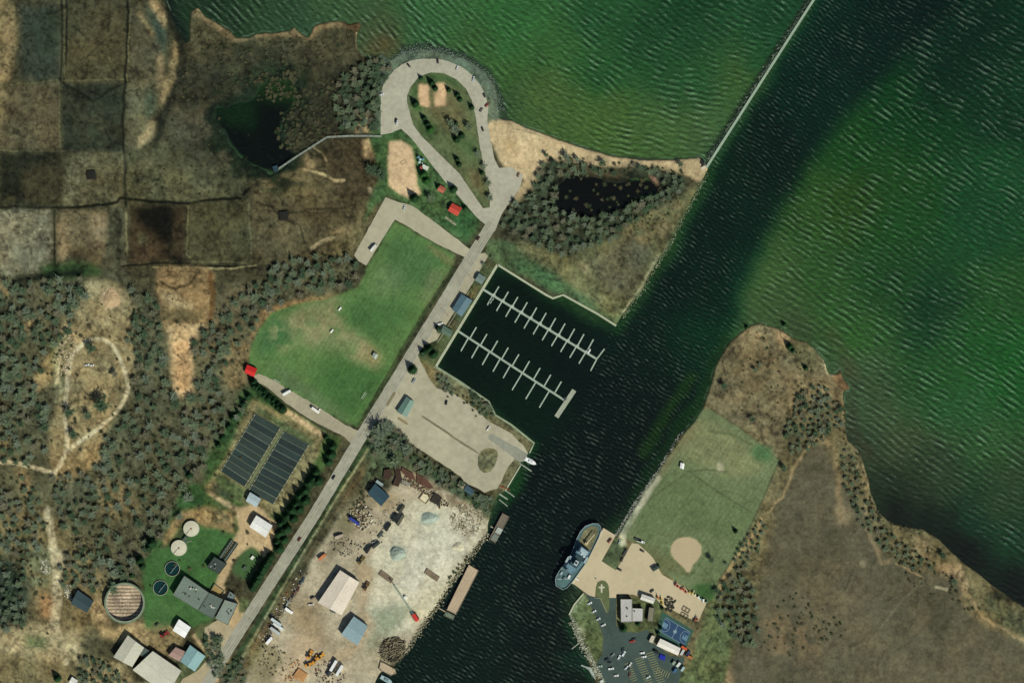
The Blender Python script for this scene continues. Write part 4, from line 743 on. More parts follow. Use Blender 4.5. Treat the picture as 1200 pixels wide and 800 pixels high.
building('screen_house', 'dark roofed screen house at the foot of the conveyor channels', [(252,651.5),(266.5,660),(257.5,672),(243,663.5)], 5, 'flat', rc='3a4640', wallc='3c4038', vents=4, wins=1)
building('storage_shed', 'bright white roofed garage south of the treatment building', [(210.5,724.5),(224.5,734),(217,746.5),(203,737.5)], 5, rc='f0f0ea', wallc='8f9186', rise=1.2)
building('workshop', 'pale blue green roofed workshop beside the pink roofed shed', [(223.5,754.5),(241.5,767.5),(229,785.5),(212,773.5)], 5.6, rc='86aaa8', wallc='7c8480', rise=1.4)
building('storage_shed', 'faded pink roofed shed between the warehouse and the workshop', [(206.5,757),(218.5,762.5),(211,774),(198,767)], 4.6, rc='a88a7e', wallc='7a6e64', rise=1)
building('warehouse', 'square end of the cream roofed warehouse west of the link', [(151,743),(170,757.5),(156,780),(134,768.5)], 6.5, rc='bcbaa6', wallc='8f8d80', rise=1.4)
building('warehouse', 'long cream roofed warehouse on the bottom edge of the works', [(180,761.5),(213.5,784.5),(197,813),(156.5,783.5)], 6.5, rc='c4c2ae', wallc='8f8d80', rise=1.6)
building('garage', 'dark slate roofed garage in the brush west of the round tank', [(92,690.5),(110.5,703.5),(103,717),(84,706.5)], 4.6, rc='34474a', wallc='4f5248', rise=1.6)
building('shed', 'small white roofed shed at the bottom edge below the brush', [(85,792),(92,796.5),(88,803),(81,799)], 3, rc='d8d8cc', wallc='8a8878', rise=.6)
building('warehouse', 'largest shed of the yard with a broad white roof', [(399,667),(421.5,681),(401,719.5),(373,705)], 6.4, rc='d8ccb8', wallc='6f6d62', rise=1.6, doors=2)
building('workshop', 'blue grey gabled workshop south of the white yard shed', [(415,721),(431.5,732.5),(419.5,755),(400,742.5)], 5.6, rc='88a0a4', wallc='6f736c', rise=2.4, along='short')
building('yard_office', 'dark blue roofed building near the north end of the yard', [(440,566),(457,581),(447,592.5),(431,577.5)], 5, rc='2f4a54', wallc='4f564e', rise=1.8)
building('site_cabin', 'narrow pale site cabin behind the dark blue yard building', [(442,561.5),(450,567),(448,570),(440,564.5)], 2.8, 'flat', rc='8fa3a0', wallc='7a807a', wins=1)
building('station_building', 'west wing of the pale flat roofed station office', [(727,701),(740.5,701),(740.5,727.5),(727.5,728)], 5, 'flat', rc='b4b2ac', wallc='8a887c', vents=2, wins=4)
building('station_building', 'east wing of the pale flat roofed station office', [(740.8,711.5),(753.5,712),(753,727),(740.8,727.5)], 4.4, 'flat', rc='bab8b2', wallc='8a887c', vents=1, wins=3)
building('station_garage', 'small white roofed garage on the apron behind the station office', [(752,695),(768,700.5),(765,706.5),(750,701.5)], 4.4, rc='d6d2c6', wallc='8a887c', rise=.8)
building('station_store', 'narrow grey brown store beside the station office east wing', [(760.5,710.5),(767,711.5),(765,728),(758.5,727)], 3.8, 'flat', rc='77745f', wallc='5d5c50', wins=1)
building('equipment_shed', 'long white roofed shed south of the blue ball court', [(773.5,747),(797.5,758.5),(794,767),(769,755.5)], 4.4, rc='e2ddd0', wallc='8f8d80', rise=.8, wins=3)
building('kiosk', 'small cream roofed kiosk at the west end of the long white shed', [(763.5,743.5),(768,744.5),(765,753.5),(760,751)], 2.6, 'flat', rc='c4bca4', wallc='8f8d80', wins=1)
building('beach_hut', 'small dark hut with a pale step at the root of the pier', [(823,188.5),(827,190),(825.5,195),(821.5,193.5)], 2.6, rc='2c2e2a', wallc='4c4c42', rise=.6, wins=1)
building('field_hut', 'grey scorer hut with a shadow on the east side of the playing field', [(438.5,412.5),(443.5,416),(440.5,421),(436,417.5)], 2.6, rc='a6b2a4', wallc='5d5f55', rise=.7, wins=1)
building('field_hut', 'white dugout hut near the river bank of the east sports ground', [(797.5,541.5),(802,543),(801,549.5),(796.5,548)], 2.4, rc='f0f0ea', wallc='8a8a80', rise=.5, wins=0)
# link between the warehouses
t = building('link_building', 'low dark link between the two cream roofed warehouses', [(169,757),(177,762),(172,771),(164,766)], 4, 'flat', rc='4c5a50', wallc='5a5a50', doors=0, wins=0)

# ---------------------------------------------------------------- treatment works equipment
def round_tank(name, label, px, py, r, h, fill, kind):
    x, y = W(px, py); r *= S; t = thing(name, label, 'tank', x, y)
    wallm = pm('a9aa98')
    MB().ring(0, 0, -.5, r-.35, r, h+.5, 48).build('tank_wall', wallm, t)
    if kind == 'open':
        MB().cyl(0, 0, -.4, r-.38, h-1.0+.4, 48).build('water_surface', mat('tank_water', '12302e', rough=.15, var=.15, scale=.4), t)
        br = MB().box(r*.22, r*.0, h-.1, r*1.5, .7, .25, .9).build('walkway', pm('6a7c78'), t); MB().cyl(0, 0, h-.7, .5, .9, 10).build('drive_unit', pm('4a5a58'), br)
    elif kind == 'cover':
        MB().cyl(0, 0, h-.1, r-.1, .5, 48, r*.35).build('cover', mat('tank_cover', fill, var=.10, scale=.5), t)
        MB().cyl(0, 0, h+.3, .9, .5, 12).build('hatch', pm('8a6a5a'), t); MB().box(-r*.35, -r*.35, h+.45, r*1.0, .35, .15, .9).build('walkway', pm('7c7a6c'), t)
    elif kind == 'pit':
        MB().cyl(0, 0, -.4, r-.36, .9, 48).build('rubble_bed', mat('tank_rubble', 'a8967c', var=.55, scale=.55, bump=.4, streak=(math.pi/2, 3.4, .5)), t)
        MB().ring(0, 0, h-.2, r, r+1.6, .12, 48).build('rim_walk', pm('6f7f64'), t)
        for k in range(16): MB().cyl((r+.3)*math.cos(k*.3927), (r+.3)*math.sin(k*.3927), h-.1, .15, 1, 6).build('rail_post', pm('8a8d7c'), t)
    return t
round_tank('covered_tank', 'northern of the two pale covered round tanks', 224.5, 619, 9.4, 2.6, 'c6c2a8', 'cover')
round_tank('covered_tank', 'southern pale covered round tank with a pinkish hatch', 210, 641.5, 9.4, 2.6, 'cec6ae', 'cover')
round_tank('clarifier_tank', 'dark water clarifier tank nearer the covered tanks', 202, 666, 8.8, 1.3, '', 'open')
round_tank('clarifier_tank', 'dark water clarifier tank nearer the big round pit', 188.3, 688.3, 8.8, 1.3, '', 'open')
round_tank('round_pit_tank', 'big round open tank full of pale rubble', 147, 705.5, 22, 5.2, '', 'pit')
x, y = W(217.5, 631); t = thing('valve_house', 'small dark valve house between the covered tanks', 'valve house', x, y)
MB().box(0, 0, -.3, 4.5, 3, 2.6, .9).build('wall', pm('3a3f36'), t); MB().box(0, 0, 2.3, 5, 3.4, .3, .9).build('roof', pm('4c5a4c'), t); MB().box(3.5, -2.6, 0, 5, .8, .4, .3).build('pipe_run', pm('7f8a78'), t)
x, y = W(255, 690.5); t = thing('settling_basin', 'small rectangular basin with a tan floor behind the treatment building', 'basin', x, y)
q = ccw([(p[0]-x, p[1]-y) for p in wpts([(251.5,683.5),(263.5,692.5),(257,700.5),(246.5,692)])])
MB().strip(grow(q, -.3), .5, -.4, 2.0, True).build('basin_wall', pm('8a8c76'), t); MB().prism(grow(q, -.9), -.4, .6).build('basin_floor', mat('basin_floor', '9c8450', var=.2, scale=.8), t)
x, y = W(267, 646); t = thing('conveyor_channel', 'twin dark screening channels running north from the screen house', 'channel', x, y)
a0 = math.atan2(22, 15)
for k, off in enumerate((-2.6, 2.6)):
    ox, oy = -math.sin(a0)*off, math.cos(a0)*off
    MB().box(ox, oy, -.2, 24, 3.4, 1.6, a0).build('channel', pm('2c342e'), t)
    MB().box(ox, oy, 1.4, 24, .6, .35, a0).build('walkway', pm('7c8878'), t)
    for j in range(8):
        s = -10.5+3*j; MB().box(ox+math.cos(a0)*s, oy+math.sin(a0)*s, 1.41, .5, 3.6, .4, a0).build('cross_beam', pm('50584e'), t)
for lab, c0, cols in (('western of the two dark ribbed sludge drying beds', [(299.5,484.5),(328.5,501),(286.5,570),(259,552)], 10), ('eastern of the two dark ribbed sludge drying beds', [(333,505),(362,520.5),(320,590.5),(291.5,575)], 10)):
    cx, cy, q = quad_m(c0); t = thing('drying_bed', lab, 'drying bed', cx, cy, group='sludge drying beds')
    for k in range(cols):
        u0, u1 = k/cols, (k+1)/cols
        def lp(i, j, u): return (q[i][0]*(1-u)+q[j][0]*u, q[i][1]*(1-u)+q[j][1]*u)
        sh = rnd.choice(['22322f', '1f2e2c', '2b3a34', '253733', '303f38'])
        MB().prism([lp(0,3,u0), lp(1,2,u0), lp(1,2,u1), lp(0,3,u1)], -.3, .3).build('bed', mat('sludge_'+sh, sh, var=.22, scale=.5, rough=.8), t)
        if k: MB().strip([lp(0,3,u0), lp(1,2,u0)], .42, -.3, .55).build('divider', pm('66705f' if k % 3 else '7e8774'), t)
    MB().strip(q, .5, -.3, .75, True).build('kerb_wall', pm('7a8068'), t)
    for side in ((0, 3), (1, 2)):
        for k in range(14):
            px_, py_ = lp(side[0], side[1], (k+.5)/14); MB().box(px_*1.02, py_*1.02, -.2, .9, .9, 1.0, .9).build('valve_box', pm('aeb098'), t)
line_obj('path', [(331,502.5),(289,572.5)], 2.6, ZL-.2, ZL+.25, mat('grass_path', '67724f', var=.2), kind='structure')
# walls, kerbs at the treatment works
line_obj('retaining_wall', [(334,474.5),(389,508.5)], .5, ZL-.4, ZL+.8, pm('5a5242'), 'low wall along the south side of the field road', 'wall')

# ---------------------------------------------------------------- fences
def fence(label, pts, h=1.6, post=16.0, colr='4c5040', name='chain_fence'):
    w_ = wpts(pts); x, y = w_[0]; q = [(a-x, b-y) for a, b in w_]; t = thing(name, label, 'fence', x, y)
    m_ = MB()
    for z in (.1, h*.5, h-.05): m_.strip(q, .09, z, z+.09)
    m_.build('rail', pm(colr), t)
    pmesh = MB().box(0, 0, -.5, .22, .22, h+.55).mesh('fence_post', pm('3f4438'))
    for a, b in zip(q[:-1], q[1:]):
        d = math.hypot(b[0]-a[0], b[1]-a[1]); n = max(1, int(d/post))
        for k in range(n):
            o = bpy.data.objects.new('fence_post', pmesh); col.objects.link(o); o.parent = t; o.location = (a[0]+(b[0]-a[0])*k/n, a[1]+(b[1]-a[1])*k/n, 0)
fence('long wire fence on the marsh side of the east sports ground', [(833,479.5),(871,504),(914,540),(905,560),(888,600),(868,640),(841,684)])
fence('wire fence between the playing field and the main road', [(537,302),(532,314),(500,362),(470,412),(430,484),(419,499)])
fence('fence line between the gravel lot and the yard', [(458,518),(480,528),(500,543),(540,563),(560,585)], 2, colr='2c3024')
fence('wire fence in front of the railway strip beside the yard', [(441,528),(380,618),(340,680),(298,752)], 1.8, colr='4a4a3a')
fence('fence around the east edge of the station grounds', [(838,742),(820,772),(803,795)], 1.6)

# ================================================================ SEAWALLS, PIER, DOCKS
def wall_thing(name, label, pts, wd, z1, m, cat='seawall', z0=-2.6, cap=None):
    w_ = wpts(pts); x, y = w_[0]; q = [(a-x, b-y) for a, b in w_]; t = thing(name, label, cat, x, y, 0)
    MB().strip(q, wd, z0, z1-.12).build('wall', m, t); MB().strip(q, wd+.35, z1-.12, z1+.08).build('cap', cap or m, t); return t
conc = mat('seawall_concrete', '9aa284', var=.12, scale=.4); conc2 = mat('cap_concrete', 'aab092', var=.12, scale=.4)
wall_thing('seawall', 'pale sheet seawall along the north side of the marina basin', [(583,310),(640,345.5),(648,349.5),(660,345.5),(700,367.5),(722,381.5)], 1.7, 1.25, conc, cap=conc2)
wall_thing('seawall', 'straight pale seawall where the two docks join the shore', [(583,310),(511,429)], 2.2, 1.25, conc, cap=conc2)
wall_thing('seawall', 'weathered green seawall along the south side of the marina basin', [(511,429.5),(540,447.5),(573,470.5),(580.5,486),(600,498),(626,519),(620.5,530.5)], 1.3, 1.2, mat('old_wall', '7a8a70', var=.2), cap=mat('old_cap', '8d9a7c', var=.2))
wall_thing('seawall', 'thin seawall of the grass point south of the boat ramp', [(610,545),(592,575)], 1.0, 1.2, conc, cap=conc2)
wall_thing('seawall', 'pale wall around the grass point south of the ship', [(684,695),(673,708),(667,720)], 1.2, 1.2, conc, cap=conc2)
wall_thing('ship_quay', 'tan concrete quay edge where the ship lies', [(671,683.5),(708,619),(721,628)], 1.6, 1.35, mat('quay_wall', '958a70', var=.12), cap=mat('quay_cap', 'c4b698', var=.1), cat='quay')
def rocks(label, pts, wd, n, sz, seed, cols=('8d8f82', '74786c', '8d8f82', '5c6058'), z=.3):
    w_ = wpts(pts); x, y = w_[0]; r = random.Random(seed); t = None
    seg = [(a, b, math.hypot(b[0]-a[0], b[1]-a[1])) for a, b in zip(w_[:-1], w_[1:])]; tot = sum(s[2] for s in seg)
    mb = MB(); base = [Vector(v) for v in ((1,0,0),(0,1,0),(-1,0,0),(0,-1,0),(0,0,1),(0,0,-1),(.7,.7,.3),(-.7,.6,.4),(.6,-.7,.4),(-.6,-.7,.3))]
    mbs = [MB() for _ in cols]
    for i in range(n):
        s = r.uniform(0, tot)
        for a, b, d in seg:
            if s <= d: break
            s -= d
        px, py = a[0]+(b[0]-a[0])*s/d + r.gauss(0, wd/2.6), a[1]+(b[1]-a[1])*s/d + r.gauss(0, wd/2.6)
        k = r.uniform(.5, 1.3)*sz; m_ = r.choice(mbs)
        A = r.uniform(0, 3.1); nn = 6; v = []
        for zz, rr in ((-1.2, .9), (.2, 1.0), (.7, .55)):
            for j in range(nn):
                q = A + j*2*math.pi/nn; e = rr*k*r.uniform(.75, 1.15); v.append((px-x+e*math.cos(q), py-y+e*math.sin(q)*r.uniform(.6, 1), z+zz*k))
        f = []
        for l_ in range(2):
            for j in range(nn): f.append((l_*nn+j, l_*nn+(j+1) % nn, (l_+1)*nn+(j+1) % nn, (l_+1)*nn+j))
        f.append(tuple(2*nn+j for j in range(nn))); m_.add(v, f)
    al = MB(); me_f = []; mats_ = []
    for m_, c in zip(mbs, cols):
        o = len(al.f); al.add(m_.v, m_.f); me_f += [len(mats_)]*(len(al.f)-o); mats_.append(mat('rock_'+c, c, var=.25, scale=1.2))
    o = al.build('riprap', mats_, loc=(x, y, 0)); o.data.polygons.foreach_set('material_index', me_f)
    return tag(o, label, None, None, 'stuff')
rocks('grey green rocks armouring the lake side of the loop road', [(462,70),(480,60),(500,58),(520,62),(540,68),(555,77),(568,88),(577,100),(582,116),(584,138)], 6.5, 1100, .5, 1, cols=('5c6c60', '64746a', '6c7a70', '54625a', '7c8678'), z=.8)
rocks('pale broken rock on the bank beside the station lawn', [(670,725),(678,745),(686,762),(699,783),(706,800)], 4.5, 420, .9, 2, cols=('9a9c84', 'b0b09a', '777c68'), z=.9)
rocks('rocks along the channel bank below the east sports ground', [(721,627),(741,595),(772,550),(800,506)], 2.4, 420, .8, 3)
rocks('rocks along the lake side of the long pier', [(829,190),(893,90),(957,-10),(1000,-76)], 3.4, 1100, 1.0, 4, cols=('3c4c40', '2c3a32', '4c5c4c', '66705c'), z=.1)
rocks('rough stones along the yard river bank', [(572,626),(560,640),(548,658),(535,675),(522,695),(510,713),(500,728),(490,742),(475,765)], 4, 600, .8, 5, cols=('7a775c', '8f8b70', '55583f', 'a8a288'), z=.9)
rocks('stones along the channel bank of the wooded point', [(829,203),(812,233),(785,285),(760,326),(730,371)], 3, 420, .7, 6, cols=('5c6a48', '6f7a58', '8a8f72'), z=.6)
wp = wpts([(828,196),(892,96),(956,-4),(1006,-82)]); x, y = wp[0]; q = [(a-x, b-y) for a, b in wp]
t = thing('breakwater_pier', 'long straight pale pier running out between the lake and the channel', 'pier', x, y, 0)
MB().strip(q, 2.9, -2.6, 1.3).build('pier_wall', mat('pier_side', '5c6e5c', var=.2, scale=.3), t); MB().strip(q, 2.2, 1.3, 1.55).build('pier_deck', mat('pier_deck', '93a58e', var=.12, scale=.3), t)
x, y = W(824.5, 196.5); t = thing('concrete_block', 'pale concrete landing block at the foot of the pier', 'landing', x, y)
MB().box(0, 0, -.5, 5, 3.4, 1.0, .5).build('block', pm('c9bfa8'), t); MB().box(-.5, 1.2, .5, 4, .25, .9, .5).build('rail', pm('8d8a78'), t)

def dock(label, a, b, fingers, wd, group, endp=None, seed=0):
    xa, ya = W(*a); t = thing('floating_dock', label, 'dock', xa, ya, 0, group=group)
    xb, yb = W(*b); d = math.hypot(xb-xa, yb-ya); an = math.atan2(yb-ya, xb-xa); dm = mat('dock_deck', '97a594', var=.15, scale=.6); dm2 = mat('dock_finger', '9fae9c', var=.12, scale=.7)
    MB().box((xb-xa)/2, (yb-ya)/2, -.3, d, wd, .9, an).build('walkway', dm, t)
    for (fx, fy), (ex, ey) in fingers:
        p = W(fx, fy); q = W(ex, ey); L_ = math.hypot(q[0]-p[0], q[1]-p[1]); fa = math.atan2(q[1]-p[1], q[0]-p[0])
        f = MB().box((p[0]+q[0])/2-xa, (p[1]+q[1])/2-ya, -.25, L_, 1.25, .80, fa).build('finger', dm2, t)
        MB().cyl(q[0]-xa, q[1]-ya, -2, .22, 4.2, 8).build('pile', pm('5c5a4a'), f)
    return t, xa, ya
fa_ = []
for i in range(11):
    x0, y0 = 578.5+10.88*i, 346.0+6.65*i; k = i/10
    fa_ += [((x0, y0), (x0+6.2+2*k, y0-10.5-4.5*k)), ((x0-1.5, y0+1), (x0-7.5-1.5*k, y0+11.5+2*k))]
fa_ += [((699.5,420.5), (708.5,408.5)), ((699.5,420.5), (692,434.5))]
t, xa, ya = dock('north floating dock with short fingers on both sides', (553,331), (700,421), fa_, 2.1, 'marina docks')
for x0, y0 in [(578.5+10.88*i, 346+6.65*i) for i in range(11)]: p = W(x0, y0); MB().box(p[0]-xa, p[1]-ya, .3, 2.8, 2.8, .32, -.55).build('junction_pad', mat('dock_pad', 'a9b4a2', var=.1), t)
fb_ = []
for i in range(9):
    x0, y0 = 550.3+12.45*i, 397.0+7.95*i; fb_.append(((x0, y0), (x0+8.0, y0-13.8)))
for x0, y0 in ((548.5,396.5),(561,404.5),(573.5,412.5),(586,420.5),(598,428)): fb_.append(((x0, y0), (x0-8.5, y0+15)))
for x0, y0 in ((612,437),(628,447.5),(644,457.5)): fb_.append(((x0, y0), (x0-12, y0+20)))
t2, xa2, ya2 = dock('south floating dock with long fingers and a wide end pier', (524,379.5), (661,468.5), fb_, 2.0, 'marina docks')
p, q = W(673,457), W(652,488.5); MB().box((p[0]+q[0])/2-xa2, (p[1]+q[1])/2-ya2, -.35, math.hypot(p[0]-q[0], p[1]-q[1]), 4.6, 1.0, math.atan2(q[1]-p[1], q[0]-p[0])).build('end_pier', mat('end_pier', '9aa08c', var=.15, scale=.5), t2)
p = W(662,467); MB().box(p[0]-xa2, p[1]-ya2, .65, 3, 2.2, 1.4, -.55).build('fuel_shed', pm('35404a'), t2)
def small_dock(label, a, b, wd=1.2, c='8d9886', grp=None):
    xa, ya = W(*a); xb, yb = W(*b); t = thing('finger_dock', label, 'dock', xa, ya, 0, group=grp); d = math.hypot(xb-xa, yb-ya); an = math.atan2(yb-ya, xb-xa)
    MB().box((xb-xa)/2, (yb-ya)/2, .3, d, wd, .45, an).build('deck', mat('small_deck_'+c, c, var=.15, scale=.8), t)
    for s in (.3, .65, .98):
        for e in (-1, 1): MB().cyl((xb-xa)*s - math.sin(an)*wd*.5*e, (yb-ya)*s + math.cos(an)*wd*.5*e, -2.2, .16, 3.4, 6).build('pile', pm('5c5a4a'), t)
small_dock('thin launch pier on the north side of the boat ramp', (608,530.5), (621,540))
small_dock('thin launch pier on the south side of the boat ramp', (608,542), (623,552))
small_dock('longest of the short docks by the red stand', (583,577), (595,585), 1.6); small_dock('northern of the short docks by the red stand', (592,574), (603,582)); small_dock('southern of the short docks by the red stand', (585,585), (595,593), 1.0)
small_dock('thin pier off the station lawn bank', (684,749), (670,760), 1.0, '8f9784')
x, y = W(681, 779); t = thing('service_pier', 'bent grey service pier below the station lawn', 'pier', x, y, 0)
q = [(a-x, b-y) for a, b in wpts([(681,779),(686,781),(691,783),(697,791),(704,800),(708,806)])]
MB().strip(q, [1.4,1.5,3.2,4.0,4.4,4.6], .2, .9).build('deck', mat('service_deck', '98a096', var=.2, scale=.6), t); MB().box(q[4][0]+1, q[4][1]+2, .9, 3.5, 2.6, 1.8, .6).build('pump_box', pm('c0c4ba'), t)
for p in q[1:]: MB().cyl(p[0], p[1]-1, -2.4, .25, 4, 7).build('pile', pm('4c4c40'), t)
x, y = W(322, 201); t = thing('boardwalk', 'pale boardwalk bending out to a dark platform over the pond', 'boardwalk', x, y)
q = [(a-x, b-y) for a, b in wpts([(322,201),(350,182),(383,161),(410,159.5),(432,159.5),(447,160)])]
MB().strip(q, 1.9, .9, 1.25).build('deck', mat('boardwalk_deck', '8f978a', var=.12, scale=.5), t); MB().box(1.0, 2.5, .9, 5, 6, .5, .3).build('platform', mat('platform', '27404c', var=.2), t)
for s_ in (-1, 1): MB().strip([(a, b+s_*.9) for a, b in q], .12, 2.1, 2.25).build('handrail', pm('3c3a30'), t)
for a, b in zip(q[:-1], q[1:]):
    d = math.hypot(b[0]-a[0], b[1]-a[1])
    for k in range(int(d/5)): u = k*5/d; MB().box(a[0]+(b[0]-a[0])*u, a[1]+(b[1]-a[1])*u, -2.6, .25, 1.7, 4.8, .5).build('pile', pm('4c4a3e'), t)

# ================================================================ SHIP, BARGES, BOATS
def LPm(pts, x, y): return [(a-x, b-y) for a, b in wpts(pts)]
HULL = [(650.5,680),(651.5,686),(659,690.5),(664,688.5),(671,681),(687.5,658.5),(694,645.5),(702,629),(704.5,621),(704,616),(701,612.8),(695,612.3),(686,615.5),(680,622),(676,630),(670,646),(662,659),(654.5,669.5),(651.5,675)]
x, y = W(677, 652); t = thing('coast_guard_ship', 'big grey blue ship moored along the tan concrete quay', 'ship', x, y, 0)
h = LPm(HULL, x, y); MB().prism([(a*.95, b*.97) for a, b in h], -2.2, 2.2).build('hull', mat('ship_hull', '23292c', var=.1), t)
MB().prism(h, 2.2, 3.6).build('deck_plating', mat('ship_deck', '4d6868', var=.25, scale=.5), t); MB().strip(grow(h, -.3), .45, 3.6, 4.7, True).build('bulwark', pm('93a3a0'), t)
bd = LPm([(678.5,634),(684,621),(692,616),(700,617),(701,623),(694,640),(690,646.5)], x, y); MB().prism(bd, 3.6, 3.75).build('buoy_deck', mat('buoy_deck', '6d6a4c', var=.55, scale=.6), t)
sup = LPm([(680,637.5),(691.5,645.5),(678,665),(669.5,671),(661.5,665.5),(668,655)], x, y); MB().prism(sup, 3.6, 8.5).build('superstructure', mat('ship_house', '5f7d88', var=.3, scale=.4), t)
br_ = LPm([(681,639),(690,645.5),(686,651.5),(677,645.5)], x, y); b2 = MB().prism(br_, 8.5, 12).build('bridge', mat('ship_bridge', '7d97a0', var=.2), t); MB().prism(grow(br_, -1), 12, 12.5).build('bridge_roof', pm('9cb0b4'), b2)
up = LPm([(675.5,648),(684,654),(675,665),(667,660)], x, y); MB().prism(up, 8.5, 10.6).build('boat_deck', mat('ship_boatdeck', '31474a', var=.4, scale=.8), t)
fx, fy = LPm([(675,658)], x, y)[0]; fn = MB().box(fx, fy, 10.6, 5, 3.6, 4.5, 1.05).build('funnel', pm('a9b6b6'), t); MB().cyl(fx, fy, 15.1, 1.0, .8, 10).build('exhaust', pm('2a2a2a'), fn)
mx, my = LPm([(681,647)], x, y)[0]; ms = MB().bar((mx, my, 10), (mx, my, 23), .5, .25, 8).build('mast', pm('b9c2c0'), t); MB().bar((mx-3, my+2, 18), (mx+3, my-2, 18), .16).build('yard_arm', pm('b9c2c0'), ms); MB().cyl(mx, my, 19.5, 1.1, .5, 12).build('radar', pm('d0d4d2'), ms)
cxr, cyr = LPm([(687,636)], x, y)[0]; cr = MB().cyl(cxr, cyr, 3.6, 1.6, 3.4, 12).build('crane', pm('b5a77c'), t)
ex, ey = LPm([(697,624.5)], x, y)[0]; MB().bar((cxr, cyr, 7), (ex, ey, 7.8), .75, .4, 5).build('crane_boom', pm('c2b48c'), cr)
for i, (a, b) in enumerate([(663,661),(668,652),(685,650),(664,667),(672,667),(658,671),(667,675),(661,677)]):
    q = LPm([(a, b)], x, y)[0]; MB().box(q[0], q[1], 8.5 if i < 4 and i != 0 else 3.6, 3.4, 2, 1.7, 1.05).build('deck_locker', pm(['c9d0ce', '8fa3a6', 'd4d8d6', '5d6f72'][i % 4]), t)
for a, b in ((665,654),(686.5,655)):
    q = LPm([(a, b)], x, y)[0]; MB().prism([(q[0]+u*math.cos(1.05)-v*math.sin(1.05), q[1]+u*math.sin(1.05)+v*math.cos(1.05)) for u, v in ((-3.6,-1),(2,-1.1),(3.8,0),(2,1.1),(-3.6,1))], 9, 10.2).build('ship_boat', pm('98a8a8'), t)
hd = LPm([(652.5,680),(657,673),(669.5,676),(664,686),(659,688.5),(653.5,685.5)], x, y); MB().prism(hd, 3.6, 3.85).build('aft_deck', mat('aft_deck', '50706c', var=.22, scale=.5), t)
MB().strip(LPm([(653,677.5),(668.5,677.5)], x, y), .5, 3.86, 4.4).build('deck_rail', pm('c6cecb'), t)
gx0, gy0 = W(675.5, 677.5); t = thing('gangway', 'white gangway between the ship and the quay', 'gangway', gx0, gy0, ZL)
MB().box(0, 0, .3, 5.5, 1.4, .3, -.6).build('ramp', pm('d8d8d0'), t); MB().box(0, .7, .6, 5.5, .1, .9, -.6).build('handrail', pm('c0c4bc'), t)
def barge(label, c, h, deckc, extra=None):
    cx, cy, q = quad_m(c); q = ccw(q); t = thing('work_barge', label, 'barge', cx, cy, 0, group='work barges')
    MB().prism(grow(q, -.2), -1.5, h-.25).build('hull', mat('barge_hull', '3c342a', var=.2), t); MB().prism(q, h-.25, h).build('deck', mat('barge_deck_'+deckc, deckc, var=.12, scale=.4, streak=(.57, 3, .07)), t)
    MB().strip(grow(q, -.35), .4, h, h+.35, True).build('coaming', pm('7d7260'), t)
    for p in grow(q, -2): MB().cyl(p[0], p[1], h, .3, .7, 8).build('bollard', pm('2c2a26'), t)
    return t, cx, cy
t, bx, by = barge('long tan decked barge moored beside the yard', [(549.5,661),(561,668),(534.5,719.5),(523.5,714)], 2.4, 'b5a184')
t, bx, by = barge('short barge with a brown and grey deck north of the long barge', [(589,600.5),(597,605),(580.5,636),(573,631.5)], 2.2, '6f6656')
q = LPm([(583.5,617),(589.5,620),(586,626),(580,623)], bx, by); MB().prism(q, 2.2, 3.1).build('deck_plate', pm('a9b0a4'), t); q = LPm([(579,624.5),(585,627.5),(581,634.5),(575,631)], bx, by); MB().prism(q, 2.2, 2.7).build('deck_mat', pm('747c70'), t)
t, bx, by = barge('small float lashed to the south end of the long barge', [(523,716),(533,721),(531,726),(519.5,720.5)], 1.0, '6c7c68')
small_dock('narrow gangway from the bank to the long barge', (513,711.5), (523,717), 1.1, '9c8f76'); small_dock('upper gangway to the short barge', (575,616.5), (580,619.5), .9, 'c2b49a'); small_dock('lower gangway to the short barge', (570,624.5), (575,627), .9, '9c9f88')
t, bx, by = barge('pale barge nosed into the bank below the log pile', [(446,774),(463,783),(464.5,788.5),(458,791),(444,783.5)], 2.4, 'b8a688')
def boat(label, px, py, L_, B_, ang, c='eeeeea', cabin='d0d4d4', name='motor_boat', z=0, grp=None):
    x, y = W(px, py); t = thing(name, label, 'boat', x, y, z, math.radians(ang), grp)
    o = [(-L_/2,-B_*.42),(L_*.05,-B_/2),(L_*.32,-B_*.36),(L_/2,0),(L_*.32,B_*.36),(L_*.05,B_/2),(-L_/2,B_*.42)]
    MB().prism([(a*.9, b*.7) for a, b in o], -.4, .3).build('keel', pm('5a6a70'), t); hl_ = MB().prism([(a, b) for a, b in o], .3, 1.1).build('hull', pm(c, True), t)
    MB().prism([(a*.82-L_*.03, b*.78) for a, b in o], 1.1, 1.18).build('deck', pm(c), t); cb_ = MB().box(-L_*.02, 0, 1.18, L_*.36, B_*.55, 1.0, 0, .8).build('cabin', pm(cabin, True), t)
    MB().box(L_*.12, 0, 1.4, L_*.05, B_*.5, .5).build('windscreen', pm('1d2a33', True), cb_); MB().box(-L_*.5, 0, .6, .7, .6, 1.1).build('outboard', pm('20242a'), t); return t
boat('white cruiser tied up at the mouth of the boat ramp', 622, 540.5, 12.5, 4.4, -28)
boat('small white boat on the last finger of the north dock', 690.3, 411.3, 5.2, 2.1, 55, cabin='b8c4b8')
boat('pale skiff lying against the small barge at the bottom of the yard', 453, 796, 13, 4.4, -28, '98b0b0', '6c8486')
for i, (a, b) in enumerate(((575.2,354.0),(577.6,350.6))):
    boat(('pale jet ski on the lower float of the first north dock slip', 'pale jet ski on the upper float of the first north dock slip')[i], a, b, 3.2, 1.3, 60, 'a9b4a8', '8d9a90', 'jet_ski')
x, y = W(590.5, 571); t = thing('kayak_stand', 'red kayak stand on the bank by the short docks', 'stand', x, y)
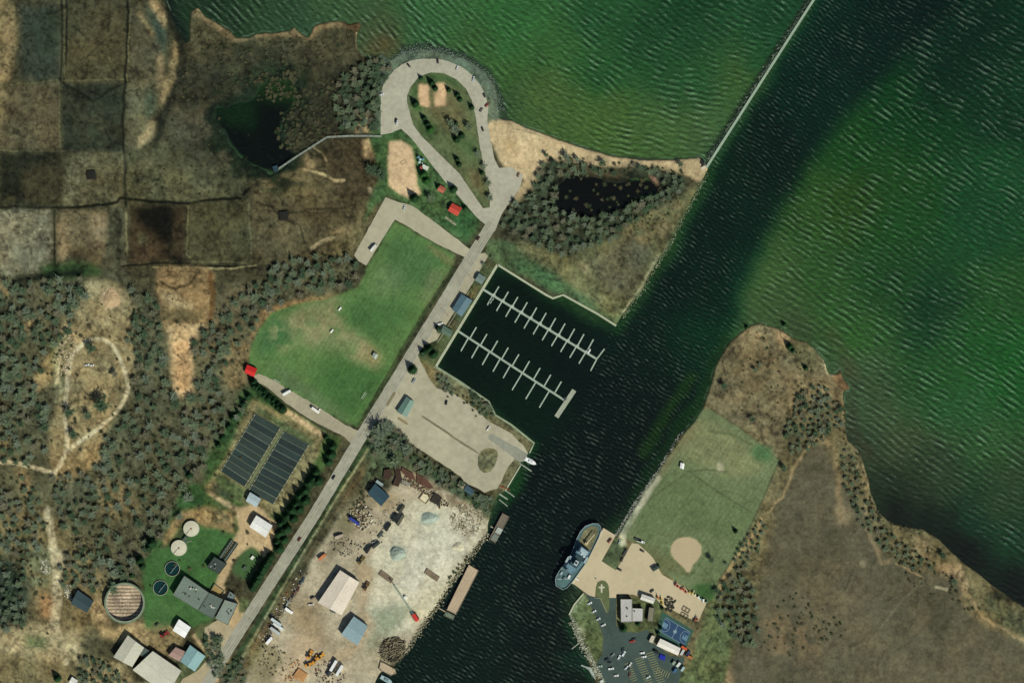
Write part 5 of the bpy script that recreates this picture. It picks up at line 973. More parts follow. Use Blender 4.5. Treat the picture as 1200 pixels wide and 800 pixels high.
for k in range(3): MB().bar((-4+k*3.4, 1.8-k*1.1, 1.0), (-.5+k*3.4, -1.4-k*1.1+.9, 1.0), .38, .18, 6).build('kayak', pm('a8402c'), t)
MB().box(0, 0, 0, 9, .3, .7, -.5).build('rack_rail', pm('7a3a2c'), t)
# ================================================================ VEHICLES
VM = {}
def vmesh(kind, part, c):
    k = (kind, part, c)
    if k in VM: return VM[k]
    b = MB()
    def side(pts, wd, z=0, ins=0):            # extrude a side profile (x, z) across the width
        n = len(pts); v = [(x, -wd/2 + (ins if zz > pts[0][1]+.3 else 0), zz) for x, zz in pts] + [(x, wd/2 - (ins if zz > pts[0][1]+.3 else 0), zz) for x, zz in pts]
        b.add(v, [tuple(range(n))[::-1] if False else tuple(range(n)), tuple(range(2*n-1, n-1, -1))] + [(i, n+i, n+(i+1) % n, (i+1) % n) for i in range(n)])
    if kind == 'car':
        if part == 'body': side([(-2.3,.3),(2.3,.3),(2.35,.7),(1.2,.95),(-1.7,1.0),(-2.3,.9)], 1.85)
        if part == 'cabin': side([(-1.9,.98),(1.1,.93),(.45,1.38),(-1.3,1.42)], 1.68, ins=.12)
        if part == 'roof': b.box(-.42, 0, 1.4, 1.75, 1.35, .07)
    elif kind == 'pickup':
        if part == 'body': side([(-2.7,.4),(2.7,.4),(2.75,.9),(1.5,1.1),(-2.7,1.1)], 1.95)
        if part == 'cabin': side([(-.5,1.1),(1.5,1.08),(.95,1.72),(-.3,1.74)], 1.75, ins=.12)
        if part == 'roof': b.box(.33, 0, 1.72, 1.2, 1.4, .07)
        if part == 'bed': b.strip([(-2.6,-.85),(-.6,-.85),(-.6,.85),(-2.6,.85)], .12, 1.1, 1.3, True)
    elif kind == 'truck':
        if part == 'body': b.box(-1.2, 0, 1.0, 5.6, 2.4, 2.1)
        if part == 'cabin': side([(1.7,.5),(3.7,.5),(3.7,1.5),(3.3,2.3),(1.7,2.35)], 2.3)
        if part == 'roof': b.box(2.5, 0, 2.33, 1.3, 2.0, .1)
        if part == 'chassis': b.box(.2, 0, .5, 7.2, 1.3, .5)
    elif kind == 'trailer':
        if part == 'body': b.box(0, 0, 1.1, 10.5, 2.5, 2.7)
        if part == 'chassis': b.box(-.5, 0, .6, 9.5, 1.2, .5)
        if part == 'roof': b.box(0, 0, 3.8, 10.3, 2.3, .08)
    elif kind == 'flat':
        if part == 'body': b.box(0, 0, .9, 7.5, 2.3, .3).box(3.3, 0, 1.2, .3, 2.3, .7)
        if part == 'chassis': b.box(0, 0, .5, 7, .9, .4)
    elif kind == 'loader':
        if part == 'body': side([(-2.8,.8),(.4,.8),(.4,1.6),(-2.4,2.2),(-2.9,1.9)], 2.2); b.box(1.4, 0, .9, 2, 1.4, .6)
        if part == 'cabin': b.box(-.5, 0, 1.7, 1.5, 1.4, 1.5, 0, .85)
        if part == 'bucket': b.box(3.2, 0, .2, 1.1, 2.8, 1.0)
        if part == 'arm': b.bar((.3,-.8,1.5), (2.9,-.8,.8), .2, n=5).bar((.3,.8,1.5), (2.9,.8,.8), .2, n=5)
    if part == 'wheel':
        R_ = {'car': .34, 'pickup': .4, 'truck': .5, 'trailer': .5, 'flat': .45, 'loader': .8}[kind]
        n = 12; v = [(R_*math.cos(2*math.pi*i/n), s, R_+R_*math.sin(2*math.pi*i/n)) for s in (-.14, .14) for i in range(n)]
        b.add(v, [(i, (i+1) % n, n+(i+1) % n, n+i) for i in range(n)] + [tuple(range(n-1, -1, -1)), tuple(range(n, 2*n))])
    m = {'cabin': pm('1c2428', True), 'wheel': pm('17181a'), 'chassis': pm('26282a')}.get(part, pm(c or '202020', True))
    if kind == 'truck' and part == 'cabin': m = pm(c, True)
    VM[k] = b.mesh(part, m); return VM[k]
PARTS = {'car': ['body', 'cabin', 'roof'], 'pickup': ['body', 'cabin', 'roof', 'bed'], 'truck': ['body', 'cabin', 'roof', 'chassis'], 'trailer': ['body', 'roof', 'chassis'], 'flat': ['body', 'chassis'], 'loader': ['body', 'cabin', 'bucket', 'arm']}
WH = {'car': (1.45, .82), 'pickup': (1.7, .86), 'truck': (2.6, 1.05), 'trailer': (3.8, 1.1), 'flat': (1.2, 1.1), 'loader': (1.6, 1.1)}
NAMES = {'car': ('parked_car', 'car'), 'pickup': ('pickup_truck', 'pickup truck'), 'truck': ('box_truck', 'truck'), 'trailer': ('box_trailer', 'trailer'), 'flat': ('flat_trailer', 'trailer'), 'loader': ('wheel_loader', 'loader')}
def veh(kind, px, py, ang, c, label, group=None, z=None, c2=None):
    x, y = W(px, py); nm, cat = NAMES[kind]
    t = thing(nm, label, cat, x, y, ZL + (.05 if z is None else z), math.radians(ang), group)
    if kind == 'loader': t.scale = (1.35,)*3
    if kind in ('truck', 'trailer'): t.scale = (1.12,)*3
    for p in PARTS[kind]:
        o = bpy.data.objects.new(p, vmesh(kind, p, (c2 or c) if p == 'cabin' else c)); col.objects.link(o); o.parent = t
    wx, wy = WH[kind]
    for sx in (-1, 1):
        for sy in (-1, 1):
            o = bpy.data.objects.new('wheel', vmesh(kind, 'wheel', '')); col.objects.link(o); o.parent = t; o.location = (sx*wx, sy*wy, 0)
    return t
G = 'cars parked round the beach loop road'
veh('car', 479, 77, 130, '23282c', 'black car at the upper left bend of the loop road', G); veh('car', 513, 72, 95, '3a3436', 'dark car nosed in at the top of the loop road', G)
veh('car', 536, 80, 70, 'dfe0dc', 'white car at the upper right of the loop road', G); veh('pickup', 555, 93, 80, 'b9c2c0', 'silver pickup facing the lake on the loop road', G)
veh('car', 567.5, 112, 115, '2b2c30', 'black car next to the red car on the loop road', G); veh('car', 570.5, 123.5, 50, '8a3a30', 'dull red car on the right side of the loop road', G)
veh('car', 564, 129, 60, '6f6b60', 'small grey car just below the red car on the loop road', G); veh('car', 565.5, 151.5, 110, '2f3336', 'dark car on the beach side leg of the loop road', G)
veh('car', 447.5, 111, 20, 'd4d8d4', 'white car at the left edge of the loop lot', G); veh('car', 465.5, 144, 85, 'e6e6e2', 'white car above the footpath at the loop lot', G, c2='20262a'); veh('car', 464, 141.5, 85, '2a2d30', 'black car touching the white car above the footpath', G)
veh('car', 474, 243.5, 70, 'c9d2c8', 'pale car at the top edge of the field parking lot'); veh('truck', 438, 290.5, 50, 'dcdccf', 'white van on the grass edge of the field parking lot')
veh('car', 560.5, 279.5, 58, '5c3430', 'dark red car driving on the main road by the junction'); veh('car', 607.5, 205, 75, '8a6e58', 'brown car at the beach end of the paved plaza')
veh('pickup', 516, 379.5, 20, 'e4e6e0', 'white pickup beside the dark trees at the marina'); veh('pickup', 485, 446, 58, '9aa2a2', 'silver grey pickup at the corner of the gravel car park'); veh('car', 523, 471.5, 80, '1a1c1e', 'black car alone in the gravel car park')
veh('pickup', 572.5, 502, 55, 'e2dfcf', 'white pickup at the head of the boat ramp'); veh('car', 391, 559, 58, '1d2022', 'black car driving on the main road past the works'); veh('car', 351, 631.5, 58, '6a2c26', 'dark red car driving on the main road by the yard')
veh('truck', 336.5, 460, 30, 'ecece6', 'white van at the upper end of the field road'); veh('truck', 370, 480.5, -35, 'e8e6dc', 'white box truck halfway along the field road')
veh('car', 102, 427.5, 10, 'e0e0da', 'white camper on the left in the sandy clearing'); veh('car', 107.5, 428, 5, 'dedad0', 'white camper on the right in the sandy clearing')
G = 'silver cars in the angled row by the station lawn'
for k, (a, b) in enumerate(((691,706.5),(696,716),(701,725),(707,732))): veh('car', a, b, 25, ['dfe2de', 'd3d8d4', 'c4cac6', 'e2e4e0'][k], ['first silver car from the quay in the angled row', 'second silver car from the quay in the angled row', 'third silver car from the quay in the angled row', 'fourth and last silver car in the angled row'][k], G)
for a, b, an, c, k, lb in ((741,751,10,'a23c30','pickup','red pickup south of the station office'),(743,748.5,15,'3a3c40','car','dark car right behind the red pickup'),(752.5,764.5,5,'eeeeea','car','upper white car side by side in the car park'),(754.5,769,5,'e6e8e4','car','lower white car side by side in the car park'),
   (725.5,769.5,60,'e2e6e8','car','white car at the left end of the middle car row'),(731,765.5,60,'dde4e4','pickup','pale pickup in the middle of the car park'),(738.5,778,55,'d8dcd8','car','pale car in the middle row of the car park'),(734,782,40,'ced6d4','car','silver car at the bottom of the middle row'),(737,782.5,75,'22262a','car','black car beside the silver car at the row bottom'),
   (716,783,8,'e4e8e2','pickup','white pickup in the lower left car park'),(722,791,5,'e2e4da','car','white car at the lowest left of the car park'),(703,780,0,'9fb09c','car','grey green car by the bank end of the car park'),(711,772,30,'1f2a2a','car','black car on the left side of the car park'),(715,776,-20,'2b3638','car','dark grey car below the black car on the left side'),
   (730,761,70,'39454a','car','slate car above the pale pickup in the car park'),(718,767,40,'7f8d8a','car','faded grey car beside the lawn corner'),(738,790,80,'6c4a44','car','maroon car near the bottom of the car park'),(759.5,793,30,'c9d4cc','car','pale car on the bay lines at the bottom of the car park')):
    veh(k, a, b, an, c, lb)
G = 'trailers and vehicles on the station apron'
for a, b, an, c, k, lb in ((732.5,647,60,'3a3e38','flat','dark flat trailer on the edge of the small lawn by the quay'),(729,655,70,'4a4038','car','brown car below the dark flat trailer'),(726,667,-30,'2b2c28','car','black car at the lower corner of the small lawn'),(714.5,633,50,'6e3f34','pickup','rust red pickup on the quay beside the ship'),
   (726,634.5,70,'a8b8a8','car','pale car on the small lawn by the quay'),(751,634,-20,'dfe2dc','flat','white boat trailer at the top of the apron'),(747.5,632,-20,'343a36','flat','black trailer beside the white boat trailer at the apron top'),(752.5,645,-30,'3c3a34','car','small dark car on the upper apron edge'),
   (769,665,30,'33443a','truck','dark green truck on the field edge of the apron'),(764,692,40,'40483e','car','dark car behind the white station garage')):
    veh(k, a, b, an, c, lb, G, z=.06)
G = 'old cars parked in a line along the yard fence'
wds = ['first', 'second', 'third', 'fourth', 'fifth', 'sixth', 'seventh', 'eighth']
for k, (a, b, c) in enumerate(((355.5,679,'4a5c66'),(352.5,682,'39474f'),(349.5,690,'5c2e28'),(346,694,'6e5a52'),(343,698,'3c3a3c'),(340,702,'8a7a70'),(337,706.5,'a0a6a0'),(334.5,711,'4c5250'))):
    veh('pickup' if k % 3 == 0 else 'car', a, b, 72, c, '%s car from the top of the line along the yard fence' % wds[k], G)
for a, b, an, c, k, lb in ((339,715,-35,'ecece4','truck','white truck at the lower end of the line of yard cars'),(324,728,-35,'c4ccc8','trailer','topmost of three pale trailers side by side in the yard'),(326.5,733,-35,'d2d8d4','trailer','middle of three pale trailers side by side in the yard'),(323,738.5,-35,'b4bcb8','trailer','lowest of three pale trailers side by side in the yard'),
   (316,749.5,50,'eeeeea','truck','white truck standing alone below the pale trailers'),(378,652,40,'c47a4a','truck','orange truck by the fence north of the white yard shed'),(366,699.5,30,'2c2c2a','car','black car off the west corner of the white yard shed'),(364.5,708,10,'d4ccc0','pickup','cream pickup off the west corner of the white yard shed'),(390.5,716,-20,'5d6a66','pickup','grey green pickup in front of the white yard shed'),
   (429,687,60,'6a5034','loader','brown loader at the east corner of the white yard shed'),(363,767,58,'d09236','loader','orange loader at the top left of the orange cluster'),(369.5,772.5,58,'c98a30','loader','orange loader in the middle of the orange cluster'),(375.5,769,40,'d8a040','loader','orange loader at the right of the orange cluster'),(362,778,20,'c88c34','loader','orange loader at the bottom of the orange cluster'),
   (391,779,60,'e8e8e4','trailer','left of two white trailers at the bottom of the yard'),(398,784.5,58,'e0e2de','trailer','right of two white trailers at the bottom of the yard'),(387,787,58,'3c3e3c','truck','dark truck beside the two white yard trailers'),
   (471,596,58,'4c4c38','truck','topmost dark truck in the central yard line'),(463,605.5,58,'222a22','truck','black truck second from the top of the central yard line'),(469.5,609,58,'5a5a44','trailer','olive trailer beside the black truck in the central line'),(455,617,58,'232820','truck','black truck third from the top of the central yard line'),
   (446,626,50,'4c5450','flat','grey flat trailer in the middle of the central yard line'),(441,638,40,'3c4036','truck','dark green truck low in the central yard line'),(432,643,58,'262822','truck','black truck near the bottom of the central yard line'),(438.5,635,20,'9c9c8c','pickup','pale pickup beside the dark green yard truck'),(423,656.5,50,'6a5a2c','loader','mustard loader at the bottom of the central yard line'),
   (398,628,20,'b8a894','truck','beige truck at the yard fence near the brush'),(415.5,610,-35,'2e3c8a','trailer','dark blue trailer on the west side of the yard'),(192.5,743,30,'8c3028','loader','red tractor on the dirt north of the pink roofed shed'),(184,731,40,'3c4434','car','dark car on the dirt by the green lawn edge')):
    veh(k, a, b, an, c, lb, z=.1)

# ---------------------------------------------------------------- crane and yard stock
x, y = W(486.5, 722); t = thing('crawler_crane', 'red crawler crane with its long boom lowered across the yard', 'crane', x, y, ZL, math.radians(123))
for s in (-1, 1): MB().box(0, s*2.1, 0, 7, 1.1, 1.3).build('track', pm('2a2624'), t)
cabn = MB().box(-.6, 0, 1.4, 7.4, 3.6, 2.2).build('house', pm('c4362a', True), t); MB().box(2.6, 1.5, 1.5, 1.8, 1.3, 2.3).build('cab', pm('b03024', True), t); MB().box(-4, 0, 1.3, 1.6, 4, 1.8).build('counterweight', pm('d05a4a'), t)
bm_ = MB()
for yy, zz in ((-.7, .7), (.7, .7), (-.7, -.7), (.7, -.7)): bm_.bar((3, yy, 3.2+zz), (38, yy*.5, 8+zz*.5), .17, n=5)
for k in range(17):
    u = k/17; u2 = (k+1)/17
    bm_.bar((3+35*u, -.7, 3.9+4.7*u), (3+35*u2, .7, 3.9+4.7*u2), .1, n=4).bar((3+35*u, -.7, 2.5+4.9*u), (3+35*u2, -.5, 3.9+4.7*u2), .1, n=4).bar((3+35*u, .7, 2.5+4.9*u), (3+35*u2, .5, 3.9+4.7*u2), .1, n=4)
bm_.build('boom', pm('6f8a7c'), t); MB().cyl(38.2, 0, 7.2, .7, .8, 10).build('boom_head', pm('4c5a52'), t); MB().bar((38.3, 0, 7.2), (38.3, 0, 2), .08, n=4).build('hook_line', pm('222222'), t)
x, y = W(475, 699.5); t = thing('white_drum', 'white tank standing beside the crane boom', 'tank', x, y); MB().cyl(0, 0, 0, 1.5, 2, 14).build('drum', pm('f0f0ea'), t); MB().cyl(0, 0, 2, .9, .2, 14).build('lid', pm('d8d8d2'), t)
def slab_stack(name, label, cat, c, h, m, layers=1, grp=None):
    cx, cy, q = quad_m(c); t = thing(name, label, cat, cx, cy, group=grp)
    for k in range(layers): MB().prism(grow(q, -.15*k), h*k/layers, h*(k+1)/layers - .08).build('layer', m, t)
    return t
slab_stack('timber_mat', 'brown timber mat under the tip of the crane boom', 'timber mat', [(447,667),(461.5,678),(458,683.5),(443,672.5)], .9, mat('mat_timber', '7c6e58', streak=(.6, 1.2, .2)), 2)
slab_stack('timber_mat', 'brown timber mat lying alone on the pale gravel', 'timber mat', [(500,665),(515.5,675.5),(512,681.5),(497,671)], .9, mat('mat_timber', '7c6e58'), 2)
slab_stack('pallet_stack', 'orange brown stack of pallets at the bottom of the yard', 'pallets', [(350,782),(361,789),(355,799),(343,792)], 1.6, mat('pallets', 'b88a58', var=.4, scale=1.0), 3)
slab_stack('steel_stack', 'rust brown curved stack of steel nearest the north fence', 'steel stack', [(461,545),(468,546),(471,560),(467,570),(460,568),(464,558)], 2.4, mat('rust_steel', '3c2c20', var=.4, scale=.6, streak=(1.2, 1.5, .4)), 2)
slab_stack('steel_stack', 'rust brown round heap of steel beside the curved stack', 'steel stack', [(450,550),(457,549),(460,556),(455,562),(449,559)], 2.2, mat('rust_steel', '3c2c20'), 2)
slab_stack('steel_stack', 'long reddish stack of sheet steel along the north yard fence', 'steel stack', [(471,547),(484,554),(487,562),(478,560),(470,552)], 1.8, mat('red_steel', '5c3f30', var=.35, scale=.8), 2)
slab_stack('steel_stack', 'flat reddish brown sheets behind the ring of blocks', 'steel stack', [(488,554),(500,560),(508,572),(498,572),(488,563)], 1.2, mat('red_steel', '5c3f30'), 2)
slab_stack('scrap_bin', 'dark heap at the right end of the north yard stacks', 'scrap bin', [(509,577),(518,583),(514,592),(504,587)], 2.2, mat('dark_scrap', '343026', var=.4), 2)
slab_stack('steel_stack', 'grey bundle of beams on the inner side of the north yard row', 'steel stack', [(471,561),(482,566),(480,571),(470,567)], 1.4, mat('grey_beams', '8d8a78', var=.3, streak=(.5, 1.2, .3)), 2)
cx, cy, q = quad_m([(497,576),(505,582),(499,590),(491,584)]); t = thing('block_ring', 'square ring of tan concrete blocks with pale sand inside', 'block bay', cx, cy)
MB().strip(q, 1.0, 0, 1.2, True).build('block_wall', pm('8a7a5c'), t); MB().prism(grow(q, -.8), 0, .5).build('sand_fill', mat('sand_fill', 'd0c6a4'), t)
def heap(name, label, px, py, rx, ry, h, c, seed=0, lumps=14, cat='heap', kind=None):
    x, y = W(px, py); r = random.Random(seed); n, m_ = 20, 7; v = []; f = []
    for j in range(m_):
        u = j/(m_-1)
        for i in range(n):
            a = 2*math.pi*i/n; k = (1-u)*(1+.12*math.sin(a*3+seed)+r.uniform(-.06, .06))
            v.append((rx*S*k*math.cos(a), ry*S*k*math.sin(a), -.3 + (h+.3)*(math.sin(u*1.5)) + r.uniform(-.1, .1)*h*(u > 0)))
    for j in range(m_-1):
        for i in range(n): f.append((j*n+i, j*n+(i+1) % n, (j+1)*n+(i+1) % n, (j+1)*n+i))
    f.append(tuple((m_-1)*n+i for i in range(n)))
    o = MB().add(v, f).build(name, mat('heap_'+c, c, var=.2, scale=.6, bump=.2), loc=(x, y, ZL)); return tag(o, label, cat)
heap('gravel_pile', 'grey green gravel pile in the pale centre of the yard', 465.5, 648, 10, 9, 3.4, '98a494', 1); heap('gravel_pile', 'bluish gravel pile north east of the larger gravel pile', 503, 606.5, 11, 7, 2.6, '9eac9c', 2); heap('sand_pile', 'pale sand pile in the clearing east of the marsh', 131, 350, 11, 12, 2.2, 'b89e78', 3)
heap('gravel_pile', 'low pale gravel pile by the river side of the yard', 537, 640, 8, 6, 1.8, 'c8c2a4', 4)
def junk(name, label, pts, n, cols, size, seed, long=False, zt=2.0):
    r = random.Random(seed); cx = sum(p[0] for p in pts)/len(pts); cy = sum(p[1] for p in pts)/len(pts); x, y = W(cx, cy)
    al = MB(); mi = []; xs = [p[0] for p in pts]; ys = [p[1] for p in pts]; k = 0
    def inside(a, b):
        c = False
        for i in range(len(pts)):
            (x1, y1), (x2, y2) = pts[i], pts[i-1]
            if (y1 > b) != (y2 > b) and a < (x2-x1)*(b-y1)/(y2-y1)+x1: c = not c
        return c
    while k < n:
        a, b = r.uniform(min(xs), max(xs)), r.uniform(min(ys), max(ys))
        if not inside(a, b): continue
        k += 1; wx, wy = W(a, b); o = len(al.f); s1 = r.uniform(.5, 1.5)*size; ci = r.randrange(len(cols))
        if long:
            q = r.gauss(.5, .5); al.bar((wx-x-math.cos(q)*s1*2, wy-y-math.sin(q)*s1*2, r.uniform(.2, zt)), (wx-x+math.cos(q)*s1*2, wy-y+math.sin(q)*s1*2, r.uniform(.2, zt)), r.uniform(.2, .38), n=6)
        else: al.box(wx-x, wy-y, -.2, s1*r.uniform(.6, 1.4), s1*r.uniform(.5, 1), r.uniform(.4, zt), r.uniform(0, 3), r.uniform(.5, .95))
        mi += [ci]*(len(al.f)-o)
    ob = al.build(name, [pm(c) for c in cols], loc=(x, y, ZL)); ob.data.polygons.foreach_set('material_index', mi); return tag(ob, label, None, None, 'stuff')
junk('rubble', 'broken concrete and brush heap at the river end of the yard', [(525,600),(540,590),(560,592),(568,605),(560,622),(545,628),(530,618)], 240, ['a8a086', '8a846a', '9c937a', 'bdb7a0', '6c6850'], 1.5, 1, zt=1.0)
junk('log_pile', 'heap of dark logs on the bank at the bottom of the yard', [(449,750),(463,746),(474,752),(474,765),(468,776),(452,774),(446,762)], 300, ['4c4434', '2e2a20', '7d7458', '958c70'], 1.2, 2, True)
junk('scrap', 'scrap and offcuts below the dark blue yard building', [(420,588),(436,596),(440,612),(425,622),(412,612),(410,598)], 200, ['a89a78', '4c4434', 'd8d2bc', '7c5a40', '2a2a26', 'b8b296'], 1.4, 3)
junk('scrap', 'loose timber and scrap along the north yard row', [(470,565),(500,580),(515,595),(530,592),(500,570),(478,556)], 260, ['8d8466', '4c4030', 'b8ae90', '6a4c38'], 1.3, 4)
junk('scrap', 'scattered parts west of the central yard line', [(392,625),(410,630),(425,640),(415,655),(398,650),(385,640)], 90, ['8d8a74', '3c3a30', 'b0aa94', '6a6048'], 1.2, 5)
junk('scrap', 'weeds and scattered parts at the bottom left of the yard', [(300,750),(320,752),(345,775),(330,792),(305,790)], 80, ['6d6a48', '3c3c2c', 'b0aa8c', '8a8254'], 1.3, 6)
junk('scrap', 'parts and drums beside the two white yard trailers', [(370,780),(382,772),(410,790),(400,800),(370,799)], 90, ['3c3a34', '6a685c', 'a8a498', '8a5a3c'], 1.2, 7)
junk('rubble', 'pale rubble along the sandy track in the west woods', [(70,398),(84,384),(90,405),(78,440),(70,440),(66,420)], 260, ['b8a888', 'cfc2a2', '8d7f62'], 1.2, 8, zt=.8)
junk('rubble', 'pale stones and dumped material west of the garage', [(74,685),(84,685),(84,702),(76,700)], 90, ['c4c2a8', '9fa28c', '6c6f58'], 1.3, 9, zt=.8)
junk('rubble', 'white stones dumped beside the track in the west woods', [(46,655),(58,655),(60,672),(48,672)], 90, ['b9b8a0', '8c8d76'], 1.3, 10, zt=.7)

# ---------------------------------------------------------------- buoys and gear on the station apron
def buoy(px, py, c, label, lie=False, k=1.0):
    x, y = W(px, py); t = thing('channel_buoy', label, 'buoy', x, y, ZL+.06, rnd.uniform(0, 3), 'buoys stored along the apron edge')
    if lie: t.rotation_euler = (0, math.radians(84), rnd.uniform(0, 6)); t.location.z = ZL + 1.3*k
    MB().cyl(0, 0, 0, 1.3*k, 1.1*k, 16).build('float', pm(c), t); MB().cyl(0, 0, 1.1*k, .8*k, 2.6*k, 10, .25*k).build('tower', pm(c), t); MB().cyl(0, 0, 3.7*k, .3*k, .6*k, 8).build('lantern', pm('d8d8cc'), t); MB().cyl(0, 0, -1.2*k, .35*k, 1.2*k, 8).build('counterweight', pm('3c3430'), t)
bl = [(791,685,'8a3a2c','dark red buoy at the left end of the buoy row',1),(794.5,687,'b8563c','faded red buoy next to the dark red one',0),(798,690,'c4553a','bright orange red buoy lying in the buoy row',1),(801.5,691,'c96a48','orange buoy standing left of the yellow ones',0),(804,693.5,'a84c38','brick red buoy at the front of the buoy row',1),(808,693.5,'d0b45c','first yellow buoy in the buoy row',0),(811,695.5,'d8c684','pale yellow buoy right of the first yellow buoy',1),(814,696.5,'d8d4b0','cream buoy in the middle of the buoy row',0),(818,698.5,'e4e6e0','first white buoy in the buoy row',1),(821,701,'4c8a64','green buoy between the white buoys',0),(824,701.5,'dfe4de','second white buoy right of the green buoy',1),(828,704.5,'3a6c54','dark green buoy at the right end of the row',0)]
for a, b, c, lb, li in bl: buoy(a, b, c, lb, bool(li))
for a, b, c, lb in ((771,700.5,'b8763c','orange buoy lying behind the white station garage'),(775,703,'c8b04c','yellow buoy behind the white station garage'),(776,707.5,'c4a84a','yellow buoy nearest the ball court corner'),(813.5,727,'7c4030','rusty buoy at the bottom corner of the apron'),(817,726,'8a4a34','red brown buoy beside the rusty one')): buoy(a, b, c, lb, True)
junk('chain_pile', 'black chain and sinkers piled on the apron by the ball court', [(779,700),(784,698),(792,703),(790,712),(785,717),(780,714)], 120, ['20241f', '3c3e34', '4c4a3c'], 1.6, 20, zt=1.2)
def frame_rack(px, py, ang, label):
    x, y = W(px, py); t = thing('steel_rack', label, 'rack', x, y, ZL+.06, math.radians(ang)); m_ = pm('4a3a2c')
    for a, b, c_, d in ((-3.5,-2,3.5,-2),(-3.5,2,3.5,2),(-3.5,-2,-3.5,2),(3.5,-2,3.5,2),(0,-2,0,2)): MB().bar((a, b, .9), (c_, d, .9), .28, n=5).build('rack_beam', m_, t)
    for a in (-3.5, 3.5):
        for b in (-2, 2): MB().box(a, b, 0, .4, .4, 1.2).build('leg', m_, t)
frame_rack(804, 714, -30, 'upper brown steel rack on the apron above the ball court'); frame_rack(802, 721, -30, 'lower brown steel rack on the apron above the ball court')
cx, cy, q = quad_m([(773,765),(780,768),(779,774),(772,771)]); t = thing('covered_load', 'bright blue tarpaulin load below the long white shed', 'tarpaulin', cx, cy); MB().prism(q, 0, 1.6, .85).build('cover', mat('blue_tarp', '1c2c9c', var=.2, scale=.8), t); MB().prism(grow(q, -.3), -.1, .3).build('pallet', pm('5c5040'), t)
def container(px, py, ang, c, label, L_=6.1, h=2.6):
    x, y = W(px, py); t = thing('shipping_container', label, 'container', x, y, ZL+.03, math.radians(ang)); MB().box(0, 0, .1, L_, 2.4, h).build('body', pm(c), t); MB().box(0, 0, h+.1, L_-.1, 2.3, .08).build('roof', pm(c), t); MB().box(L_/2+.03, 0, .2, .1, 2.1, h-.3).build('door', pm('77787a'), t)
    for a in (-1, 1):
        for b in (-1, 1): MB().box(a*(L_/2-.1), b*1.12, 0, .3, .3, .18).build('corner_post', pm('4a4a48'), t)
container(801.5, 758.5, -30, 'c4562c', 'orange container at the east end of the long white shed'); container(799.5, 763.5, 60, 'b8bab4', 'grey container next to the orange container', 6); container(806, 765, 60, '2c3454', 'dark blue container east of the grey container'); container(808, 769, -25, 'a86a3c', 'rust orange container nearest the fence'); container(769, 763.5, -30, '20262a', 'black container beside the blue tarpaulin', 4.5)
container(795, 778, 50, 'd4d8d2', 'white container in the lower right car park corner', 5); container(800, 783, 55, '9db4b0', 'pale blue container at the lower right of the car park', 5); container(791, 785, 55, '3c6488', 'blue container at the lower right of the car park', 4.5); container(789.5, 776, 50, '8c9a88', 'grey green container left of the white container', 4)
container(783, 757.5, 0, 'c9c4a8', 'small cream box beside the long white shed', 2.5, 1.2)
for sgn, lb in ((-1, 'west basketball hoop on the blue court'), (1, 'east basketball hoop on the blue court')):
    x, y = W(*ct(sgn*17.6, 0)); t = thing('basketball_hoop', lb, 'hoop', x, y, ZL, math.atan2(22, -37) if False else math.atan2(-22, 37)); MB().bar((0, 0, 0), (0, 0, 3), .12, n=6).build('post', pm('4a4c50'), t); MB().bar((0, 0, 3), (-sgn*1.2, 0, 3.4), .08, n=5).build('arm', pm('4a4c50'), t); MB().box(-sgn*1.2, 0, 3, .08, 1.8, 1.1).build('backboard', pm('d8dcdc'), t); MB().ring(-sgn*1.55, 0, 3.1, .2, .25, .04, 12).build('rim', pm('c4562c'), t)
x, y = W(705, 689); t = thing('flagpole', 'flagpole on a pale cross shaped pad in the oval lawn', 'flagpole', x, y, ZL+.1); MB().box(0, 0, 0, 1.6, 8, .06).box(0, 1, .0, 5.5, 1.6, .055).build('pad', pm('c0bca4'), t); MB().cyl(0, 1, 0, .13, 12, 8, .06).build('pole', pm('d8d8d4'), t); MB().box(.9, 1, 10, 1.7, .06, 1.1).build('flag', pm('8a3a44'), t)
# playground, court and field furniture
x, y = W(492, 188); t = thing('climbing_frame', 'pale blue climbing frame at the edge of the play sand', 'play frame', x, y, ZL, -.5)
for k, (a, b) in enumerate(((-2.6, 2), (0, 1), (2.4, 2.2), (.6, -1.8))): MB().box(a, b, 1.4, 2, 2, .2).build('deck', pm('8fb0ac'), t); MB().box(a, b, 3, 2.2, 2.2, .5, 0, .2).build('canopy', pm('a9c4c0' if k % 2 else '5f8a9c'), t); [MB().bar((a+sx, b+sy, 0), (a+sx, b+sy, 3), .09, n=5).build('post', pm('6c7c80'), t) for sx in (-.9, .9) for sy in (-.9, .9)]
MB().bar((3, -1, 1.6), (6.5, -3.2, .2), .5, n=6).build('slide', pm('c9d2ca'), t)
x, y = W(498.5, 196.5); t = thing('park_shelter', 'small white topped shelter with a red gable by the play frame', 'shelter', x, y, ZL, -.5); MB().box(0, 0, 2.5, 6.5, 4, .3).build('roof', pm('c4c8b8'), t); MB().box(-3.4, -2.2, 2.4, 2.4, 3, .4).build('porch_roof', pm('9c4038'), t); [MB().bar((a, b, 0), (a, b, 2.5), .12, n=6).build('post', pm('5c4a3c'), t) for a in (-2.8, 2.8) for b in (-1.6, 1.6)]
x, y = W(473.5, 191.5); t = thing('swing_set', 'dark swing set in the middle of the play sand', 'swing', x, y, ZL, .6); MB().bar((-2.5, 0, 2.6), (2.5, 0, 2.6), .15, n=6).build('crossbar', pm('3a3630'), t)
for a in (-2.5, 2.5):
    for b in (-1.4, 1.4): MB().bar((a, b, 0), (a, 0, 2.6), .12, n=6).build('leg', pm('3a3630'), t)
for a in (-1, 1): MB().box(a, 0, .5, .6, .4, .1).build('seat', pm('4a3a30'), t); 
